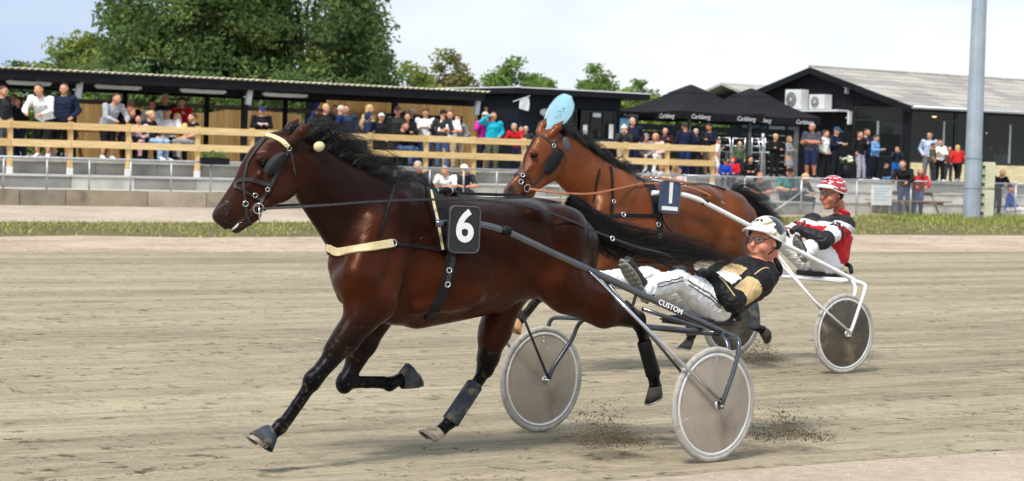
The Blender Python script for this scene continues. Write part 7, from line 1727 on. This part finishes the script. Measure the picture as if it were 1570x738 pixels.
for nm, px, w, m_, li in (('breast_collar', [(912, 334), (930, 332), (955, 330), (985, 331), (1008, 331)], .030, M_LEATHER, .005), ('neck_strap', [(936, 257), (938, 275), (939, 300), (937, 330)], .022, M_LEATHER, .004), ('running_strap', [(919, 260), (914, 280), (910, 310)], .014, M_LEATHER, .004),
                      ('saddle_pad', [(977, 268), (990, 276), (1000, 292), (1006, 318), (1007, 334)], .10, M_LEATHER, .008), ('girth', [(992, 278), (1006, 300), (1011, 330), (1012, 350), (1008, 372)], .060, M_LEATHER, .005), ('back_strap', [(1000, 272), (1040, 276), (1075, 280), (1112, 292)], .022, M_LEATHER, .004)):
    horse_strap(H1, nm, px, w, m_, h1, lift=li, t=.010)
for x, y in ((955, 330), (939, 310), (1008, 345), (1010, 362)):
    p, n = hit(H1, x, y, .018); ring(p, n, .018, .005, M_STEEL, 'buckle', h1)
for x, s in ((985, .08), (1000, .07), (1008, .02)): ring(q1(x, 270, s), (1, .4, 0), .022, .005, M_STEEL, 'terret', h1)
MB().tube(spline([q1(1012, 326, .33), q1(1018, 340, .34), q1(1026, 352, .35), q1(1032, 358, .36)], 8), .008, 6).build('loose_strap', M_LEATHER, h1)
number_board(H1, [(1009, 277), (1039, 279), (1044, 329), (1014, 326)], .37, '1', M_PADN, .25, bar=True)
# sulky 1
hw1 = .785; wc1 = q1(1294, 511, hw1); wx1 = float(wc1[0])
g1 = dict(wx=wx1, R=.36, hw=hw1,
    shaft=[q1(1000, 296, .31), q1(1045, 297, .35), q1(1066, 303, .37), q1(1312, 431, .60)],
    fork_out=[q1(1306, 430, .60), q1(1316, 432, .66), q1(1328, 437, .86), q1(1326, 446, .88), (wx1 - .09, .88, .62), (wx1 - .02, .87, .42), (wx1, .865, .37)],
    fork_in=[q1(1306, 430, .60), q1(1313, 438, .66), q1(1310, 455, .70), (wx1 - .02, .70, .43), (wx1, .70, .37)],
    strut=[q1(1150, 352, .46), q1(1250, 463, .84), (wx1 + .01, .87, .385)], strut_in=[q1(1170, 362, .46), (wx1 + .01, .70, .385)],
    stirrup=[q1(1232, 385, .47), q1(1230, 395, .44), q1(1224, 392, .34)], seat_rail=[q1(1190, 423, .40), q1(1322, 436, .50)],
    clamp=q1(1080, 310, .375), arch=q1(1310, 431, .62), seat=q1(1262, 416, 0))
make_sulky('white shafted sulky with smoked wheel covers behind horse 1', B1, A1, g1, (M_WSHAFT, M_WSHAFT, M_WSHAFT, M_DISCD), 'sulkies')
# driver 1
J1 = driver_joints(q1, (1266, 396, 0), (1290, 328, 0), (1276, 298, 0), (1294, 346, .215), (1262, 370, .31), (1228, 352, .16), (1264, 400, .10), (1246, 376, .22), (1233, 390, .37), (1222, 366, .40))
M_REDC = mat('red_silks', (.55, .018, .022), rough=.55, var=.15, scale=14, bump=.9, bscale=10, spec=.25); M_DKC = mat('charcoal_silks', (.018, .018, .022), rough=.55, var=.3, scale=14, bump=.9, bscale=10, spec=.25)
SL1 = [mat('tanned_skin', srgb(190, 120, 92), rough=.5, var=.12, scale=26), M_DKC, M_WHITEC, M_GLOVE, SL6[4], M_REDC, SL6[6]]
def fix1(V, lab):
    for s in 'LR':
        t, d = seg_t(V, J1['sh' + s], J1['el' + s]); lab = np.where((lab == TOP) & (t > .50) & (t < .78) & (d < .10), 6, lab)
    t, d = seg_t(V, J1['pelvis'], J1['neck']); arm = np.minimum.reduce([seg_t(V, J1['sh' + s], J1['el' + s])[1] for s in 'LR'] + [seg_t(V, J1['el' + s], J1['wr' + s])[1] for s in 'LR']); body = (lab == TOP) & (arm > .085) & (t < .9)
    lab = np.where(body & (t < .55), 5, lab); lab = np.where(body & (t >= .55) & (t < .66), 6, lab)
    lab = np.where((lab == TOP) & (t > .93) & (d < .09), 5, lab)
    return lab
def hcol1(i, ph):
    return 1 if math.sin(ph * 2 + i * 26) > -.86 else 0
HD1 = (1.0, .05, -.06)
D1, MH1, BD1 = make_driver('driver in red, white and charcoal silks with striped red helmet', B1, A1, J1, SL1, fix1, HD1, ([mat('white_helmet', (.72, .70, .70), rough=.22, coat=.5), mat('red_helmet', (.40, .03, .04), rough=.22, coat=.5)], hcol1, mat('white_peak', (.7, .68, .68), rough=.3)), 'sulky drivers', build=1.52)
collar(D1, J1, M_REDC)
for s in 'LR': shoe_sole(D1, J1, s)
b_, _ = hit(H1, 808, 288, .03)
rein(H1, [b_, q1(830, 293, .14), q1(870, 297, .25), q1(906, 298, .30), q1(945, 290, .27), q1(985, 281, .14), q1(1030, 282, .12), q1(1070, 290, .20), q1(1110, 312, .24), q1(1150, 334, .22), q1(1185, 346, .2), J1['wrL'] + vec(.07, -.02, 0)], 'rein', .017, M_TAN, H1.o)
rein(H1, [Vector((b_.x, -.25, b_.z)), q1(900, 300, -.28), q1(990, 270, -.06), q1(1080, 285, -.1), q1(1170, 336, -.1), J1['wrR'] + vec(.07, .02, 0)], 'rein', .022, M_TAN, H1.o)
# ------------------------------------------------------------------ sand thrown up behind hooves and wheels
def spray(name, lab, x, y, b, w, h, n, seed):
    rg = np.random.default_rng(seed); a0, z0 = az(x, y, b); pts = []
    for i in range(n):
        u = rg.random(); aa = a0 + u * w + rg.normal(0, .04); zz = abs(rg.normal(0, 1)) * h * (.25 + math.sin(math.pi * min(1, u * 1.15)) * .8) * .5; pts.append((aa, b + rg.normal(0, .12), max(.004, z0 + zz), rg.exponential(.0017) + .0010))
    return tag(clods(name, pts, mat('flying_sand', (.115, .088, .052), rough=.95, var=.3, scale=2)), lab, 'sand', kind='stuff')
spray('flying_sand', 'sand thrown up between the wheels of the front sulky', 890, 684, 10.4, .42, .22, 6500, 1)
spray('flying_sand', 'sand thrown up behind the near wheel of the front sulky', 1165, 676, 10.2, .45, .22, 5000, 2)
spray('flying_sand', 'sand thrown up behind the hind hoof of the red bay horse', 1140, 556, 14.5, .40, .24, 4500, 3)
# ------------------------------------------------------------------ set every root at the foot of its thing
bpy.context.view_layer.update()
kids = {}
for o in list(COL.objects):
    if o.parent: kids.setdefault(o.parent, []).append(o)
def world_pts(o, M):
    P = []
    M = M @ o.matrix_local
    if o.type == 'MESH': P += [M @ Vector(c) for c in o.bound_box]
    for c in kids.get(o, []): P += world_pts(c, M)
    return P
for o in list(COL.objects):
    if o.parent is None and o.type == 'EMPTY' and kids.get(o):
        P = world_pts(o, Matrix.Identity(4)); Rl = o.matrix_local.to_3x3().inverted(); L = [Rl @ p for p in P]
        lo = [min(p[i] for p in L) for i in range(3)]; hi = [max(p[i] for p in L) for i in range(3)]
        foot = o.matrix_local.to_3x3() @ Vector(((lo[0] + hi[0]) / 2, (lo[1] + hi[1]) / 2, lo[2])); d = Rl @ (foot - o.location)
        o.location = foot
        for c in kids[o]: c.location = c.location - d
